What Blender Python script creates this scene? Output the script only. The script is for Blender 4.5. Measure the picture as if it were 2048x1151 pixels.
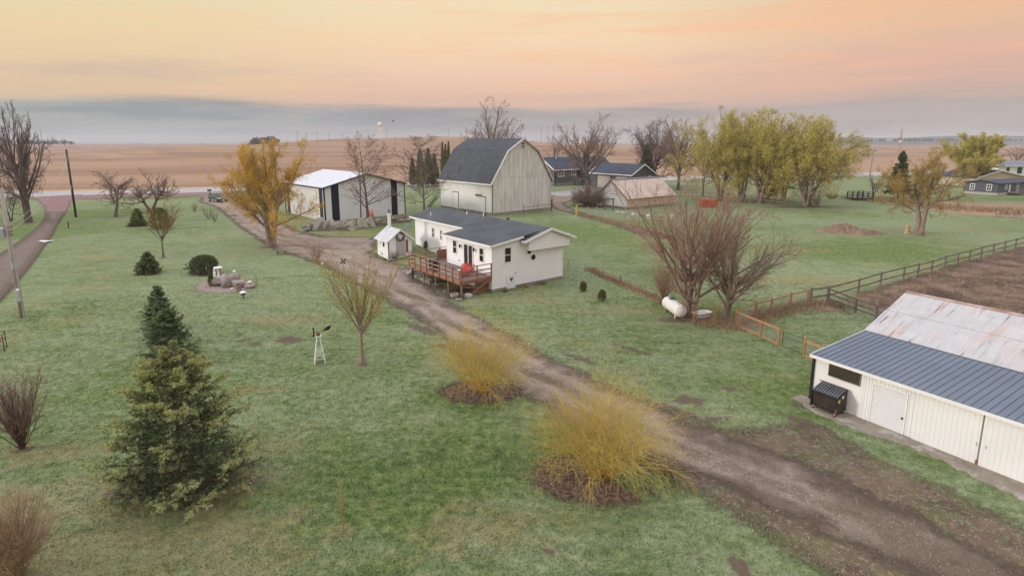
import bpy, math, random
import numpy as np
from mathutils import Vector, Matrix

for o in list(bpy.data.objects):
    bpy.data.objects.remove(o, do_unlink=True)
scene = bpy.context.scene
COL = scene.collection
R = math.radians
random.seed(7)

# ------------------------------------------------------------------ camera
CAM_H, FPX, PITCH, PY0 = 12.5, 1120.0, 10.6, 492.6
cam_d = bpy.data.cameras.new('camera')
cam = bpy.data.objects.new('camera', cam_d)
COL.objects.link(cam)
cam.location = (0, 0, CAM_H)
cam.rotation_euler = (R(90 - PITCH), 0, 0)
cam_d.sensor_width = 36.0
cam_d.lens = FPX / 2048 * 36.0
cam_d.shift_y = -(575.5 - PY0) / 2048
cam_d.clip_start = 0.5
cam_d.clip_end = 30000
scene.camera = cam

# ------------------------------------------------------------------ sun
SUN_EL, SUN_AZ = 16.0, 188.0            # azimuth measured counter-clockwise from +X: the sun stands to the left
sd = bpy.data.lights.new('sun', 'SUN')
sun = bpy.data.objects.new('sun', sd)
COL.objects.link(sun)
sdir = Vector((math.cos(R(SUN_AZ)) * math.cos(R(SUN_EL)), math.sin(R(SUN_AZ)) * math.cos(R(SUN_EL)), math.sin(R(SUN_EL))))
sun.rotation_euler = sdir.to_track_quat('Z', 'Y').to_euler()
sun.location = (-40, 0, 60)
sd.energy = 1.9
sd.angle = R(10)
sd.color = (1.0, 0.92, 0.86)

# ------------------------------------------------------------------ exposure
scene.view_settings.view_transform = 'Standard'
scene.view_settings.look = 'None'
scene.view_settings.exposure = 0.10
scene.view_settings.gamma = 1.0
scene.view_settings.use_curve_mapping = False
scene.render.engine = 'CYCLES'
scene.cycles.max_bounces = 6
scene.cycles.diffuse_bounces = 3
scene.cycles.glossy_bounces = 2
scene.cycles.transparent_max_bounces = 12
scene.cycles.volume_bounces = 0
scene.cycles.use_denoising = True


def s2l(r, g, b):
    f = lambda c: ((c / 255 + 0.055) / 1.055) ** 2.4 if c > 10 else c / 255 / 12.92
    return (f(r), f(g), f(b), 1.0)


class NT:
    """small helper for building node trees"""
    def __init__(s, tree):
        s.t = tree
        s.n = tree.nodes
        s.l = tree.links

    def new(s, typ, **kw):
        nd = s.n.new(typ)
        for k, v in kw.items():
            setattr(nd, k, v)
        return nd

    def put(s, sock, val):
        if isinstance(val, bpy.types.NodeSocket):
            s.l.new(val, sock)
        else:
            sock.default_value = val

    def math(s, op, a, b=0.0, c=None, clamp=False):
        nd = s.new('ShaderNodeMath', operation=op, use_clamp=clamp)
        s.put(nd.inputs[0], a)
        s.put(nd.inputs[1], b)
        if c is not None:
            s.put(nd.inputs[2], c)
        return nd.outputs[0]

    def ramp(s, fac, stops, interp='LINEAR'):
        nd = s.new('ShaderNodeValToRGB')
        cr = nd.color_ramp
        cr.interpolation = interp
        while len(cr.elements) < len(stops):
            cr.elements.new(0.5)
        for e, (p, c) in zip(cr.elements, stops):
            e.position = p
            e.color = c if len(c) == 4 else (c[0], c[1], c[2], 1)
        s.put(nd.inputs[0], fac)
        return nd.outputs[0]

    def mix(s, fac, a, b, blend='MIX'):
        nd = s.new('ShaderNodeMix', data_type='RGBA', blend_type=blend)
        s.put(nd.inputs[0], fac)
        s.put(nd.inputs[6], a if isinstance(a, bpy.types.NodeSocket) or len(a) == 4 else (*a, 1))
        s.put(nd.inputs[7], b if isinstance(b, bpy.types.NodeSocket) or len(b) == 4 else (*b, 1))
        return nd.outputs[2]

    def noise(s, vec, scale, detail=3.0, rough=0.55, dist=0.0):
        nd = s.new('ShaderNodeTexNoise')
        if vec is not None:
            s.l.new(vec, nd.inputs['Vector'])
        nd.inputs['Scale'].default_value = scale
        nd.inputs['Detail'].default_value = detail
        nd.inputs['Roughness'].default_value = rough
        nd.inputs['Distortion'].default_value = dist
        return nd.outputs['Fac']

    def mapping(s, vec, scale=(1, 1, 1), rot=(0, 0, 0), loc=(0, 0, 0)):
        nd = s.new('ShaderNodeMapping')
        s.l.new(vec, nd.inputs[0])
        nd.inputs['Location'].default_value = loc
        nd.inputs['Rotation'].default_value = rot
        nd.inputs['Scale'].default_value = scale
        return nd.outputs[0]

    def smooth(s, val, a, b):
        nd = s.new('ShaderNodeMapRange', interpolation_type='SMOOTHSTEP')
        s.put(nd.inputs[0], val)
        nd.inputs[1].default_value = a
        nd.inputs[2].default_value = b
        nd.inputs[3].default_value = 0
        nd.inputs[4].default_value = 1
        return nd.outputs[0]

    def bump(s, height, strength, dist):
        nd = s.new('ShaderNodeBump')
        nd.inputs['Strength'].default_value = strength
        nd.inputs['Distance'].default_value = dist
        s.l.new(height, nd.inputs['Height'])
        return nd.outputs[0]


# ------------------------------------------------------------------ sky
world = bpy.data.worlds.new('World')
scene.world = world
world.use_nodes = True
W = NT(world.node_tree)
W.n.clear()
wout = W.new('ShaderNodeOutputWorld')
nish = W.new('ShaderNodeTexSky', sky_type='NISHITA', sun_disc=False)
nish.sun_elevation = R(SUN_EL)
nish.sun_rotation = R(90 - SUN_AZ)
bg_a = W.new('ShaderNodeBackground')
W.l.new(nish.outputs[0], bg_a.inputs[0])
bg_a.inputs[1].default_value = 0.1
tc = W.new('ShaderNodeTexCoord')
nrm = W.new('ShaderNodeVectorMath', operation='NORMALIZE')
W.l.new(tc.outputs['Generated'], nrm.inputs[0])
sep = W.new('ShaderNodeSeparateXYZ')
W.l.new(nrm.outputs[0], sep.inputs[0])
el = W.math('ARCSINE', sep.outputs[2])
el = W.math('MULTIPLY', el, 180 / math.pi)                # elevation in degrees
# slow wobble of the cloud edges, long thin streaks along the horizon
vec_long = W.mapping(nrm.outputs[0], scale=(1.6, 1.6, 14))
vec_str = W.mapping(nrm.outputs[0], scale=(1.3, 1.3, 17), loc=(3.1, 0.7, 0.2))
n1 = W.noise(vec_long, 1.6, 4, 0.55)
n2 = W.noise(vec_str, 2.0, 5, 0.6, 0.35)
wob = W.math('ADD', W.math('MULTIPLY', W.math('SUBTRACT', n1, 0.5), 2.6), W.math('MULTIPLY', W.math('SUBTRACT', n2, 0.5), 1.6))
elw = W.math('ADD', el, wob)
e01 = W.math('DIVIDE', W.math('ADD', el, 2.0), 92.0, clamp=True)
p = lambda d: (d + 2.0) / 92.0
warm = W.ramp(e01, [(0.0, s2l(176, 160, 152)), (p(2.5), s2l(208, 174, 156)), (p(4.2), s2l(226, 184, 160)), (p(6.5), s2l(240, 200, 170)),
                    (p(9.5), s2l(246, 214, 174)), (p(13), s2l(242, 220, 182)), (p(22), s2l(224, 214, 200)), (p(45), s2l(205, 206, 218)), (1.0, s2l(192, 203, 228))])
gold = W.ramp(e01, [(0.0, s2l(170, 165, 150)), (p(2.5), s2l(205, 180, 150)), (p(4.2), s2l(224, 190, 152)), (p(6.5), s2l(231, 202, 158)),
                    (p(9.5), s2l(232, 211, 166)), (p(13), s2l(228, 217, 176)), (p(22), s2l(222, 213, 198)), (p(45), s2l(205, 206, 218)), (1.0, s2l(192, 203, 228))])
pink = W.ramp(e01, [(0.0, s2l(170, 158, 154)), (p(2.5), s2l(186, 163, 155)), (p(4.2), s2l(200, 166, 152)), (p(6.5), s2l(222, 174, 152)),
                    (p(9.5), s2l(226, 186, 150)), (p(13), s2l(216, 188, 150)), (p(22), s2l(216, 202, 190)), (p(45), s2l(205, 206, 218)), (1.0, s2l(192, 203, 228))])
side = W.math('DIVIDE', sep.outputs[0], W.math('SQRT', W.math('ADD', W.math('MULTIPLY', sep.outputs[0], sep.outputs[0]), W.math('MULTIPLY', sep.outputs[1], sep.outputs[1]))))
skyc = W.mix(W.smooth(side, -0.12, -0.62), warm, gold)
skyc = W.mix(W.smooth(side, 0.12, 0.66), skyc, pink)
# grey-blue cloud bank low over the horizon and thin streaks above it
bankc = W.mix(W.smooth(side, -0.55, 0.5), s2l(126, 137, 147), s2l(158, 148, 148))
bankc = W.mix(W.smooth(n2, 0.42, 0.6), bankc, W.mix(W.smooth(side, -0.55, 0.5), s2l(158, 163, 163), s2l(178, 163, 158)))
top = W.smooth(elw, 3.75, 2.7)
bank = W.math('MULTIPLY', top, W.math('SUBTRACT', 1.0, W.math('MULTIPLY', W.smooth(el, 1.6, -0.5), 0.35)))
skyc = W.mix(W.math('MULTIPLY', bank, 0.92), skyc, bankc)
streak = W.math('MULTIPLY', W.smooth(n2, 0.44, 0.70), W.math('MULTIPLY', W.smooth(el, 3.0, 6.0), W.smooth(el, 26.0, 12.0)))
skyc = W.mix(W.math('MULTIPLY', streak, 0.5), skyc, W.mix(W.smooth(side, -0.5, 0.1), s2l(248, 204, 152), s2l(253, 186, 142)))
veil = W.math('MULTIPLY', W.smooth(n1, 0.5, 0.7), W.math('MULTIPLY', W.smooth(el, 2.5, 4.5), W.smooth(el, 10.0, 5.0)))
skyc = W.mix(W.math('MULTIPLY', veil, 0.5), skyc, s2l(196, 170, 158))
bg_b = W.new('ShaderNodeBackground')
W.l.new(skyc, bg_b.inputs[0])
W.put(bg_b.inputs[1], W.math('ADD', 1.0, W.math('MULTIPLY', W.smooth(el, 13.0, 60.0), 1.45)))
wm = W.new('ShaderNodeMixShader')
wm.inputs[0].default_value = 0.94                          # cover of thin high cloud over the clear sky
W.l.new(bg_a.outputs[0], wm.inputs[1])
W.l.new(bg_b.outputs[0], wm.inputs[2])
W.l.new(wm.outputs[0], wout.inputs[0])


# ------------------------------------------------------------------ terrain and places
def tz(x, y):
    x = np.asarray(x, float)
    y = np.asarray(y, float)
    s = np.clip((y - 240) / 320, 0, 1)
    s = s * s * (3 - 2 * s)
    hill = 19.0 * np.exp(-((x + 140) ** 2) / (2 * 165 ** 2) - ((y - 780) ** 2) / (2 * 230 ** 2))
    swell = 1.5 * np.sin(x * 0.013 + 1.3) * np.sin(y * 0.011 + 0.4) + 0.9 * np.sin(x * 0.031 + y * 0.021)
    yard = 1.4 * np.exp(-((x + 8.5) ** 2 + (y - 67) ** 2) / 50.0)
    return s * (hill + swell) + yard


CP, SP = math.cos(R(PITCH)), math.sin(R(PITCH))


def at(px, py, z=None):
    """the spot on the ground that the photograph shows at px, py"""
    u, v = (px - 1024) / FPX, (PY0 - py) / FPX
    d = (u, CP + v * SP, -SP + v * CP)
    zz = 0.0 if z is None else z
    for _ in range(1 if z is not None else 6):
        t = (zz - CAM_H) / d[2]
        x, y = d[0] * t, d[1] * t
        if z is None:
            zz = float(tz(x, y))
    return Vector((x, y, zz))


def high(px, py, y):
    """height of the thing seen at px, py when it stands at forward distance y"""
    v = (PY0 - py) / FPX
    return CAM_H + (-SP + v * CP) / (CP + v * SP) * y


def mpp(v):
    return math.hypot(v[1], CAM_H) / FPX


# ------------------------------------------------------------------ objects
def tag(o, label=None, cat=None, group=None, kind=None):
    if label: o['label'] = label
    if cat: o['category'] = cat
    if group: o['group'] = group
    if kind: o['kind'] = kind
    return o


def thing(name, label, cat, loc=(0, 0, 0), rz=0.0, group=None):
    o = bpy.data.objects.new(name, None)
    o.empty_display_size = 0.3
    COL.objects.link(o)
    o.location = loc
    o.rotation_euler = (0, 0, rz)
    return tag(o, label, cat, group)


def link(name, me, parent=None):
    o = bpy.data.objects.new(name, me)
    COL.objects.link(o)
    if parent is not None:
        o.parent = parent
    return o


def copy_tree(o, parent=None):
    c = o.copy()
    COL.objects.link(c)
    if parent is not None:
        c.parent = parent
    for ch in list(o.children):
        copy_tree(ch, c)
    return c


def np_mesh(name, V, F, m=None, smooth=False):
    """mesh from numpy arrays, all faces with the same number of corners"""
    me = bpy.data.meshes.new(name)
    V = np.asarray(V, np.float32)
    F = np.asarray(F, np.int32)
    k = F.shape[1]
    me.vertices.add(len(V))
    me.vertices.foreach_set('co', V.ravel())
    me.loops.add(F.size)
    me.loops.foreach_set('vertex_index', F.ravel())
    me.polygons.add(len(F))
    me.polygons.foreach_set('loop_start', np.arange(0, F.size, k, dtype=np.int32))
    me.polygons.foreach_set('loop_total', np.full(len(F), k, np.int32))
    if smooth:
        me.polygons.foreach_set('use_smooth', np.ones(len(F), bool))
    me.update(calc_edges=True)
    if m: me.materials.append(m)
    return me


_ICO = {}


def ico(sub):
    if sub not in _ICO:
        import bmesh
        bm = bmesh.new()
        bmesh.ops.create_icosphere(bm, subdivisions=sub, radius=1)
        bm.verts.ensure_lookup_table()
        _ICO[sub] = (np.array([v.co[:] for v in bm.verts]), [[v.index for v in f.verts] for f in bm.faces])
        bm.free()
    return _ICO[sub]


class MB:
    def __init__(s):
        s.v, s.f = [], []

    def add(s, pts, faces):
        n = len(s.v)
        s.v += [tuple(q) for q in pts]
        s.f += [[i + n for i in f] for f in faces]
        return s

    def hexa(s, p8):
        return s.add(p8, [[3, 2, 1, 0], [4, 5, 6, 7], [0, 1, 5, 4], [1, 2, 6, 5], [2, 3, 7, 6], [3, 0, 4, 7]])

    def box(s, x0, x1, y0, y1, z0, z1):
        return s.hexa([(x0, y0, z0), (x1, y0, z0), (x1, y1, z0), (x0, y1, z0), (x0, y0, z1), (x1, y0, z1), (x1, y1, z1), (x0, y1, z1)])

    def bar(s, a, b, w, h, up=(0, 0, 1)):
        """rectangular bar from a to b, w across and h along up"""
        a, b = Vector(a), Vector(b)
        d = (b - a).normalized()
        u = Vector(up)
        sx = d.cross(u)
        if sx.length < 1e-4:
            sx = d.cross(Vector((1, 0, 0)))
        sx.normalize()
        uu = sx.cross(d).normalized()
        c = [(-w / 2, -h / 2), (w / 2, -h / 2), (w / 2, h / 2), (-w / 2, h / 2)]
        P = [a + sx * i + uu * j for i, j in c] + [b + sx * i + uu * j for i, j in c]
        return s.add(P, [[3, 2, 1, 0], [4, 5, 6, 7], [0, 1, 5, 4], [1, 2, 6, 5], [2, 3, 7, 6], [3, 0, 4, 7]])

    def tube(s, a, b, r0, r1=None, k=8):
        a, b = Vector(a), Vector(b)
        r1 = r0 if r1 is None else r1
        d = (b - a).normalized()
        q = d.orthogonal().normalized()
        w = d.cross(q)
        P = []
        for c, r in ((a, r0), (b, r1)):
            for i in range(k):
                t = 2 * math.pi * i / k
                P.append(c + q * (r * math.cos(t)) + w * (r * math.sin(t)))
        F = [[i, (i + 1) % k, k + (i + 1) % k, k + i] for i in range(k)]
        F += [list(range(k))[::-1], [k + i for i in range(k)]]
        return s.add(P, F)

    def path(s, pts, r, k=6):
        for a, b in zip(pts[:-1], pts[1:]):
            s.tube(a, b, r, r, k)
        return s

    def lathe(s, prof, k=12, c=(0, 0, 0)):
        """prof: (radius, z) from the bottom up"""
        P, F = [], []
        for r, z in prof:
            for i in range(k):
                t = 2 * math.pi * i / k
                P.append((c[0] + r * math.cos(t), c[1] + r * math.sin(t), c[2] + z))
        for j in range(len(prof) - 1):
            for i in range(k):
                F.append([j * k + i, j * k + (i + 1) % k, (j + 1) * k + (i + 1) % k, (j + 1) * k + i])
        F.append(list(range(k))[::-1])
        F.append([(len(prof) - 1) * k + i for i in range(k)])
        return s.add(P, F)

    def rock(s, c, rad, seed=0, sub=2, rough=0.22):
        V, F = ico(sub)
        rg = np.random.default_rng(seed)
        W_ = V.copy()
        for _ in range(7):                                   # chop flats into the ball
            n = rg.normal(size=3)
            n /= np.linalg.norm(n)
            lim = rg.uniform(0.62, 0.95)
            dd = W_ @ n
            W_ -= np.clip(dd - lim, 0, None)[:, None] * n * 0.9
        W_ *= 1 + rough * 0.4 * rg.normal(size=(len(V), 1)) * 0.4
        W_ = W_ * np.array(rad) + np.array(c)
        return s.add(W_, F)

    def prism(s, poly, y0, y1):
        """outline (x, z) pushed from y0 to y1"""
        n = len(poly)
        P = [(x, y0, z) for x, z in poly] + [(x, y1, z) for x, z in poly]
        F = [list(range(n)), [n + i for i in range(n)][::-1]]
        F += [[(i + 1) % n, i, n + i, n + (i + 1) % n] for i in range(n)]
        return s.add(P, F)

    def mesh(s, name, m=None, smooth=False):
        me = bpy.data.meshes.new(name)
        me.from_pydata([tuple(q) for q in s.v], [], s.f)
        import bmesh
        bm = bmesh.new()
        bm.from_mesh(me)
        bmesh.ops.recalc_face_normals(bm, faces=bm.faces)
        bm.to_mesh(me)
        bm.free()
        if smooth:
            for q in me.polygons: q.use_smooth = True
        if m: me.materials.append(m)
        me.update()
        return me

    def build(s, name, m, parent=None, smooth=False, label=None, bevel=0):
        o = link(name, s.mesh(name, m, smooth), parent)
        if label: o['label'] = label
        if bevel:
            md = o.modifiers.new('bevel', 'BEVEL')
            md.width = bevel
            md.segments = 2
            md.limit_method = 'ANGLE'
        return o


# ------------------------------------------------------------------ materials
def base_mat(name):
    m = bpy.data.materials.new(name)
    m.use_nodes = True
    T = NT(m.node_tree)
    b = T.n['Principled BSDF']
    geo = T.new('ShaderNodeNewGeometry')
    return m, T, b, geo.outputs['Position']


def mat(name, c, rough=0.8, c2=None, scale=2.0, amt=0.5, bump=0.0, bscale=30.0, metal=0.0, spec=0.3, stretch=(1, 1, 1), dirt=None, dscale=0.8, dlim=(0.55, 0.75), rot=0.0):
    """plain surface: colour c wandering towards c2, fine relief, optional dirt in ragged patches"""
    m, T, b, P = base_mat(name)
    P = T.mapping(P, scale=stretch, rot=(0, 0, R(rot)))
    c2 = c2 or tuple(x * 0.8 for x in c)
    col = T.mix(T.math('MULTIPLY', T.smooth(T.noise(P, scale, 5), 0.3, 0.7), amt), c, c2)
    if dirt:
        col = T.mix(T.math('MULTIPLY', T.smooth(T.noise(P, dscale, 7, 0.65), *dlim), 0.8), col, dirt)
    T.l.new(col, b.inputs['Base Color'])
    b.inputs['Roughness'].default_value = rough
    b.inputs['Metallic'].default_value = metal
    b.inputs['Specular IOR Level'].default_value = spec
    if bump:
        T.l.new(T.bump(T.noise(P, bscale, 4), bump, 0.03), b.inputs['Normal'])
    return m


M = {}
M['white_siding'] = mat('white_siding', (0.83, 0.825, 0.825), 0.55, (0.76, 0.75, 0.745), 1.2, 0.5, dirt=(0.55, 0.53, 0.5), dscale=0.5, dlim=(0.62, 0.85))
M['white_trim'] = mat('white_trim', (0.82, 0.81, 0.79), 0.5, (0.74, 0.73, 0.71), 2)
M['white_metal'] = mat('white_metal', (0.78, 0.79, 0.81), 0.4, (0.71, 0.72, 0.74), 0.8, 0.6, spec=0.4)
M['cream_metal'] = mat('cream_metal', (0.78, 0.775, 0.765), 0.5, (0.70, 0.695, 0.68), 0.7, 0.7, stretch=(1, 1, 0.35), dirt=(0.5, 0.47, 0.40), dscale=0.9, dlim=(0.62, 0.85))
M['old_white_boards'] = mat('old_white_boards', (0.70, 0.675, 0.65), 0.85, (0.57, 0.54, 0.51), 1.6, 1.0, bump=0.3, bscale=18, stretch=(1, 1, 0.22), dirt=(0.36, 0.33, 0.305), dscale=1.1, dlim=(0.55, 0.8))
M['charcoal_shingle'] = mat('charcoal_shingle', (0.060, 0.066, 0.076), 0.9, (0.092, 0.098, 0.108), 1.4, 1.0, bump=0.6, bscale=9, dirt=(0.035, 0.038, 0.045), dscale=4, dlim=(0.5, 0.7))
M['blue_metal'] = mat('blue_metal', (0.125, 0.160, 0.205), 0.42, (0.16, 0.195, 0.24), 0.5, 0.8, spec=0.5, metal=0.25)
M['dark_navy'] = mat('dark_navy', (0.012, 0.018, 0.035), 0.4, (0.02, 0.026, 0.045), 1)
M['black_metal'] = mat('black_metal', (0.015, 0.015, 0.016), 0.45, (0.03, 0.028, 0.026), 3)
M['dark_glass'] = mat('dark_glass', (0.02, 0.022, 0.024), 0.06, (0.035, 0.035, 0.035), 1, spec=0.6)
M['concrete'] = mat('concrete', (0.30, 0.28, 0.25), 0.9, (0.20, 0.185, 0.165), 1.5, 0.9, bump=0.3, bscale=25, dirt=(0.13, 0.11, 0.09), dscale=1.2, dlim=(0.52, 0.75))
M['wet_concrete'] = mat('wet_concrete', (0.31, 0.262, 0.20), 0.75, (0.23, 0.19, 0.145), 1.2, 0.9, bump=0.2, bscale=25, dirt=(0.44, 0.40, 0.35), dscale=1.3, dlim=(0.52, 0.64))
M['road_concrete'] = mat('road_concrete', (0.38, 0.355, 0.34), 0.85, (0.31, 0.29, 0.275), 0.25, 0.8, bump=0.1)
M['red_wood'] = mat('red_wood', (0.29, 0.135, 0.082), 0.75, (0.21, 0.10, 0.065), 2.5, 0.9, bump=0.2)
M['deck_wood'] = mat('deck_wood', (0.24, 0.17, 0.13), 0.8, (0.17, 0.125, 0.10), 2.5, 0.9, bump=0.3)
M['new_wood'] = mat('new_wood', (0.45, 0.245, 0.115), 0.75, (0.36, 0.195, 0.095), 2.5, 0.9, bump=0.2)
M['grey_wood'] = mat('grey_wood', (0.24, 0.205, 0.17), 0.9, (0.15, 0.12, 0.10), 2.5, 0.9, bump=0.4)
M['pole_wood'] = mat('pole_wood', (0.40, 0.34, 0.29), 0.9, (0.27, 0.22, 0.185), 2.0, 0.9, bump=0.5, bscale=20, stretch=(1, 1, 0.12))
M['dark_pole_wood'] = mat('dark_pole_wood', (0.10, 0.082, 0.07), 0.9, (0.06, 0.05, 0.045), 2.0, 0.9, stretch=(1, 1, 0.2))
M['galvanised'] = mat('galvanised', (0.46, 0.48, 0.50), 0.45, (0.38, 0.40, 0.42), 3, metal=0.3)
M['bark'] = mat('bark', (0.16, 0.125, 0.10), 0.95, (0.09, 0.07, 0.056), 3, 1.0, bump=0.6, bscale=10, stretch=(1, 1, 0.3))
M['pale_bark'] = mat('pale_bark', (0.31, 0.235, 0.185), 0.95, (0.19, 0.145, 0.115), 2.5, 1.0, bump=0.6, bscale=10, stretch=(1, 1, 0.3))
M['grey_twig'] = mat('grey_twig', (0.21, 0.16, 0.14), 0.95, (0.15, 0.112, 0.095), 0.8, 1.0)
M['red_twig'] = mat('red_twig', (0.36, 0.215, 0.15), 0.9, (0.27, 0.155, 0.11), 0.8, 1.0)
M['brown_twig'] = mat('brown_twig', (0.29, 0.20, 0.155), 0.9, (0.215, 0.145, 0.11), 0.8, 1.0)
M['gold_twig'] = mat('gold_twig', (0.60, 0.38, 0.075), 0.8, (0.52, 0.29, 0.055), 0.5, 1.0)
M['yellow_whip'] = mat('yellow_whip', (0.60, 0.455, 0.11), 0.75, (0.46, 0.36, 0.09), 0.8, 1.0)
M['olive_twig'] = mat('olive_twig', (0.32, 0.24, 0.065), 0.9, (0.24, 0.15, 0.06), 0.8, 1.0)
M['dry_stem'] = mat('dry_stem', (0.40, 0.28, 0.16), 0.95, (0.27, 0.17, 0.095), 0.9, 1.0)
M['dark_stem'] = mat('dark_stem', (0.14, 0.085, 0.055), 0.95, (0.08, 0.05, 0.035), 0.9, 1.0)
M['coral_plastic'] = mat('coral_plastic', (0.72, 0.10, 0.075), 0.5, (0.64, 0.085, 0.065), 3)
M['orange_plastic'] = mat('orange_plastic', (0.75, 0.13, 0.03), 0.5, (0.6, 0.1, 0.03), 3)
M['tank_white'] = mat('tank_white', (0.76, 0.73, 0.70), 0.45, (0.66, 0.62, 0.58), 1.5, 0.6, dirt=(0.5, 0.42, 0.36), dscale=2, dlim=(0.62, 0.85))
M['stone'] = mat('stone', (0.30, 0.265, 0.23), 0.9, (0.21, 0.18, 0.155), 2.0, 1.0, bump=0.5, bscale=12, dirt=(0.15, 0.145, 0.10), dscale=1.5, dlim=(0.52, 0.75))
M['pink_stone'] = mat('pink_stone', (0.36, 0.27, 0.23), 0.9, (0.25, 0.20, 0.18), 2.0, 1.0, bump=0.5, bscale=12)
M['grey_siding'] = mat('grey_siding', (0.115, 0.118, 0.128), 0.7, (0.095, 0.097, 0.105), 1)
M['mauve_siding'] = mat('mauve_siding', (0.135, 0.120, 0.125), 0.7, (0.11, 0.10, 0.105), 1)
M['beige_siding'] = mat('beige_siding', (0.58, 0.47, 0.37), 0.7, (0.50, 0.41, 0.32), 1)
M['tan_siding'] = mat('tan_siding', (0.56, 0.42, 0.31), 0.7, (0.48, 0.355, 0.265), 0.8, 0.8)
M['tan_metal'] = mat('tan_metal', (0.60, 0.475, 0.385), 0.5, (0.54, 0.425, 0.345), 0.6, 0.4, spec=0.4)
M['red_brown'] = mat('red_brown', (0.20, 0.07, 0.05), 0.8, (0.13, 0.05, 0.035), 2)
M['yellow_paint'] = mat('yellow_paint', (0.62, 0.42, 0.06), 0.7, (0.5, 0.34, 0.06), 3)
M['green_cover'] = mat('green_cover', (0.10, 0.22, 0.13), 0.6)
M['far_wood'] = mat('far_wood', (0.085, 0.085, 0.080), 1.0, (0.12, 0.11, 0.095), 0.02, 1.0)
M['rust_post'] = mat('rust_post', (0.22, 0.10, 0.06), 0.9, (0.15, 0.07, 0.045), 4)
M['lime_post'] = mat('lime_post', (0.34, 0.36, 0.10), 0.8, (0.25, 0.26, 0.07), 4)


def rust_roof_mat():
    m, T, b, P = base_mat('rusty_white_roof')
    # runs of rust that follow the slope of the roof (the slope runs along the 31.5 degree axis)
    A = T.mapping(P, rot=(0, 0, R(58.5)))
    S = T.mapping(A, scale=(3.4, 0.42, 0.42))
    base = T.mix(T.noise(A, 1.3, 6, 0.6), (0.40, 0.385, 0.37), (0.60, 0.58, 0.555))
    base = T.mix(T.math('MULTIPLY', T.smooth(T.noise(S, 1.0, 6, 0.65), 0.50, 0.72), 0.55), base, (0.27, 0.265, 0.265))
    pinkish = T.math('MULTIPLY', T.smooth(T.noise(T.mapping(A, scale=(1.4, 0.5, 0.5), loc=(7, 2, 0)), 0.9, 6, 0.6), 0.5, 0.75), 0.55)
    base = T.mix(pinkish, base, (0.56, 0.40, 0.32))
    r1 = T.smooth(T.noise(T.mapping(A, scale=(3.2, 0.26, 0.26), loc=(2, 5, 1)), 0.9, 6, 0.62), 0.59, 0.70)
    base = T.mix(T.math('MULTIPLY', r1, 0.9), base, (0.25, 0.085, 0.045))
    r2 = T.smooth(T.noise(T.mapping(A, scale=(5.0, 0.35, 0.35), loc=(9, 1, 4)), 1.0, 5, 0.6), 0.60, 0.70)
    base = T.mix(T.math('MULTIPLY', r2, 0.85), base, (0.10, 0.08, 0.07))
    T.l.new(base, b.inputs['Base Color'])
    b.inputs['Roughness'].default_value = 0.6
    return m


M['rusty_roof'] = rust_roof_mat()


def leaf_mat(name, ca, cb, rough=0.7, trans=0.0):
    m, T, b, P = base_mat(name)
    at_ = T.new('ShaderNodeAttribute', attribute_name='tint')
    col = T.mix(at_.outputs['Fac'], ca, cb)
    T.l.new(col, b.inputs['Base Color'])
    b.inputs['Roughness'].default_value = rough
    b.inputs['Specular IOR Level'].default_value = 0.2
    return m


M['spruce_needle'] = leaf_mat('spruce_needle', (0.048, 0.084, 0.044), (0.44, 0.45, 0.18))
M['young_needle'] = leaf_mat('young_needle', (0.034, 0.062, 0.032), (0.22, 0.26, 0.11))
M['dark_needle'] = leaf_mat('dark_needle', (0.055, 0.085, 0.042), (0.20, 0.22, 0.09))
M['cedar_needle'] = leaf_mat('cedar_needle', (0.085, 0.10, 0.032), (0.25, 0.25, 0.08))
M['olive_leaf'] = leaf_mat('olive_leaf', (0.21, 0.175, 0.055), (0.36, 0.27, 0.075))
M['lime_leaf'] = leaf_mat('lime_leaf', (0.35, 0.33, 0.08), (0.64, 0.53, 0.13))
M['gold_leaf'] = leaf_mat('gold_leaf', (0.50, 0.30, 0.05), (0.70, 0.48, 0.08))
M['ygreen_leaf'] = leaf_mat('ygreen_leaf', (0.38, 0.35, 0.09), (0.54, 0.45, 0.11))
M['bronze_leaf'] = leaf_mat('bronze_leaf', (0.36, 0.24, 0.075), (0.50, 0.35, 0.11))


# ------------------------------------------------------------------ ground
def ray_xy(px, py):
    q = at(px, py)
    return (q.x, q.y)


TH_ = np.concatenate([np.arange(-62, 62.01, 0.5), np.arange(70, 298, 8.0)])
RR_ = 4.0 * 1.017 ** np.arange(0, 431)
GX = RR_[:, None] * np.sin(np.radians(TH_))[None, :]
GY = RR_[:, None] * np.cos(np.radians(TH_))[None, :]
GZ = tz(GX, GY)
NF = int(np.sum(TH_ <= 62.01))


def sdf(X, Y, poly):
    """signed distance to a polygon, positive inside"""
    P = np.asarray(poly, float)
    Q = np.roll(P, -1, axis=0)
    x, y = X.ravel(), Y.ravel()
    best = np.full(x.shape, 1e18)
    ins = np.zeros(x.shape, bool)
    for (ax, ay), (bx, by) in zip(P, Q):
        ex, ey = bx - ax, by - ay
        wx, wy = x - ax, y - ay
        t = np.clip((wx * ex + wy * ey) / (ex * ex + ey * ey + 1e-12), 0, 1)
        best = np.minimum(best, (wx - ex * t) ** 2 + (wy - ey * t) ** 2)
        c = (ay > y) != (by > y)
        with np.errstate(divide='ignore', invalid='ignore'):
            xi = ax + (y - ay) * ex / (ey if abs(ey) > 1e-12 else 1e-12)
        ins ^= c & (x < xi)
    d = np.sqrt(best)
    return np.where(ins, d, -d).reshape(X.shape)


def attr(me, name, vals):
    a = me.attributes.new(name, 'FLOAT', 'POINT')
    a.data.foreach_set('value', np.asarray(vals, np.float32).ravel())


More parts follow.
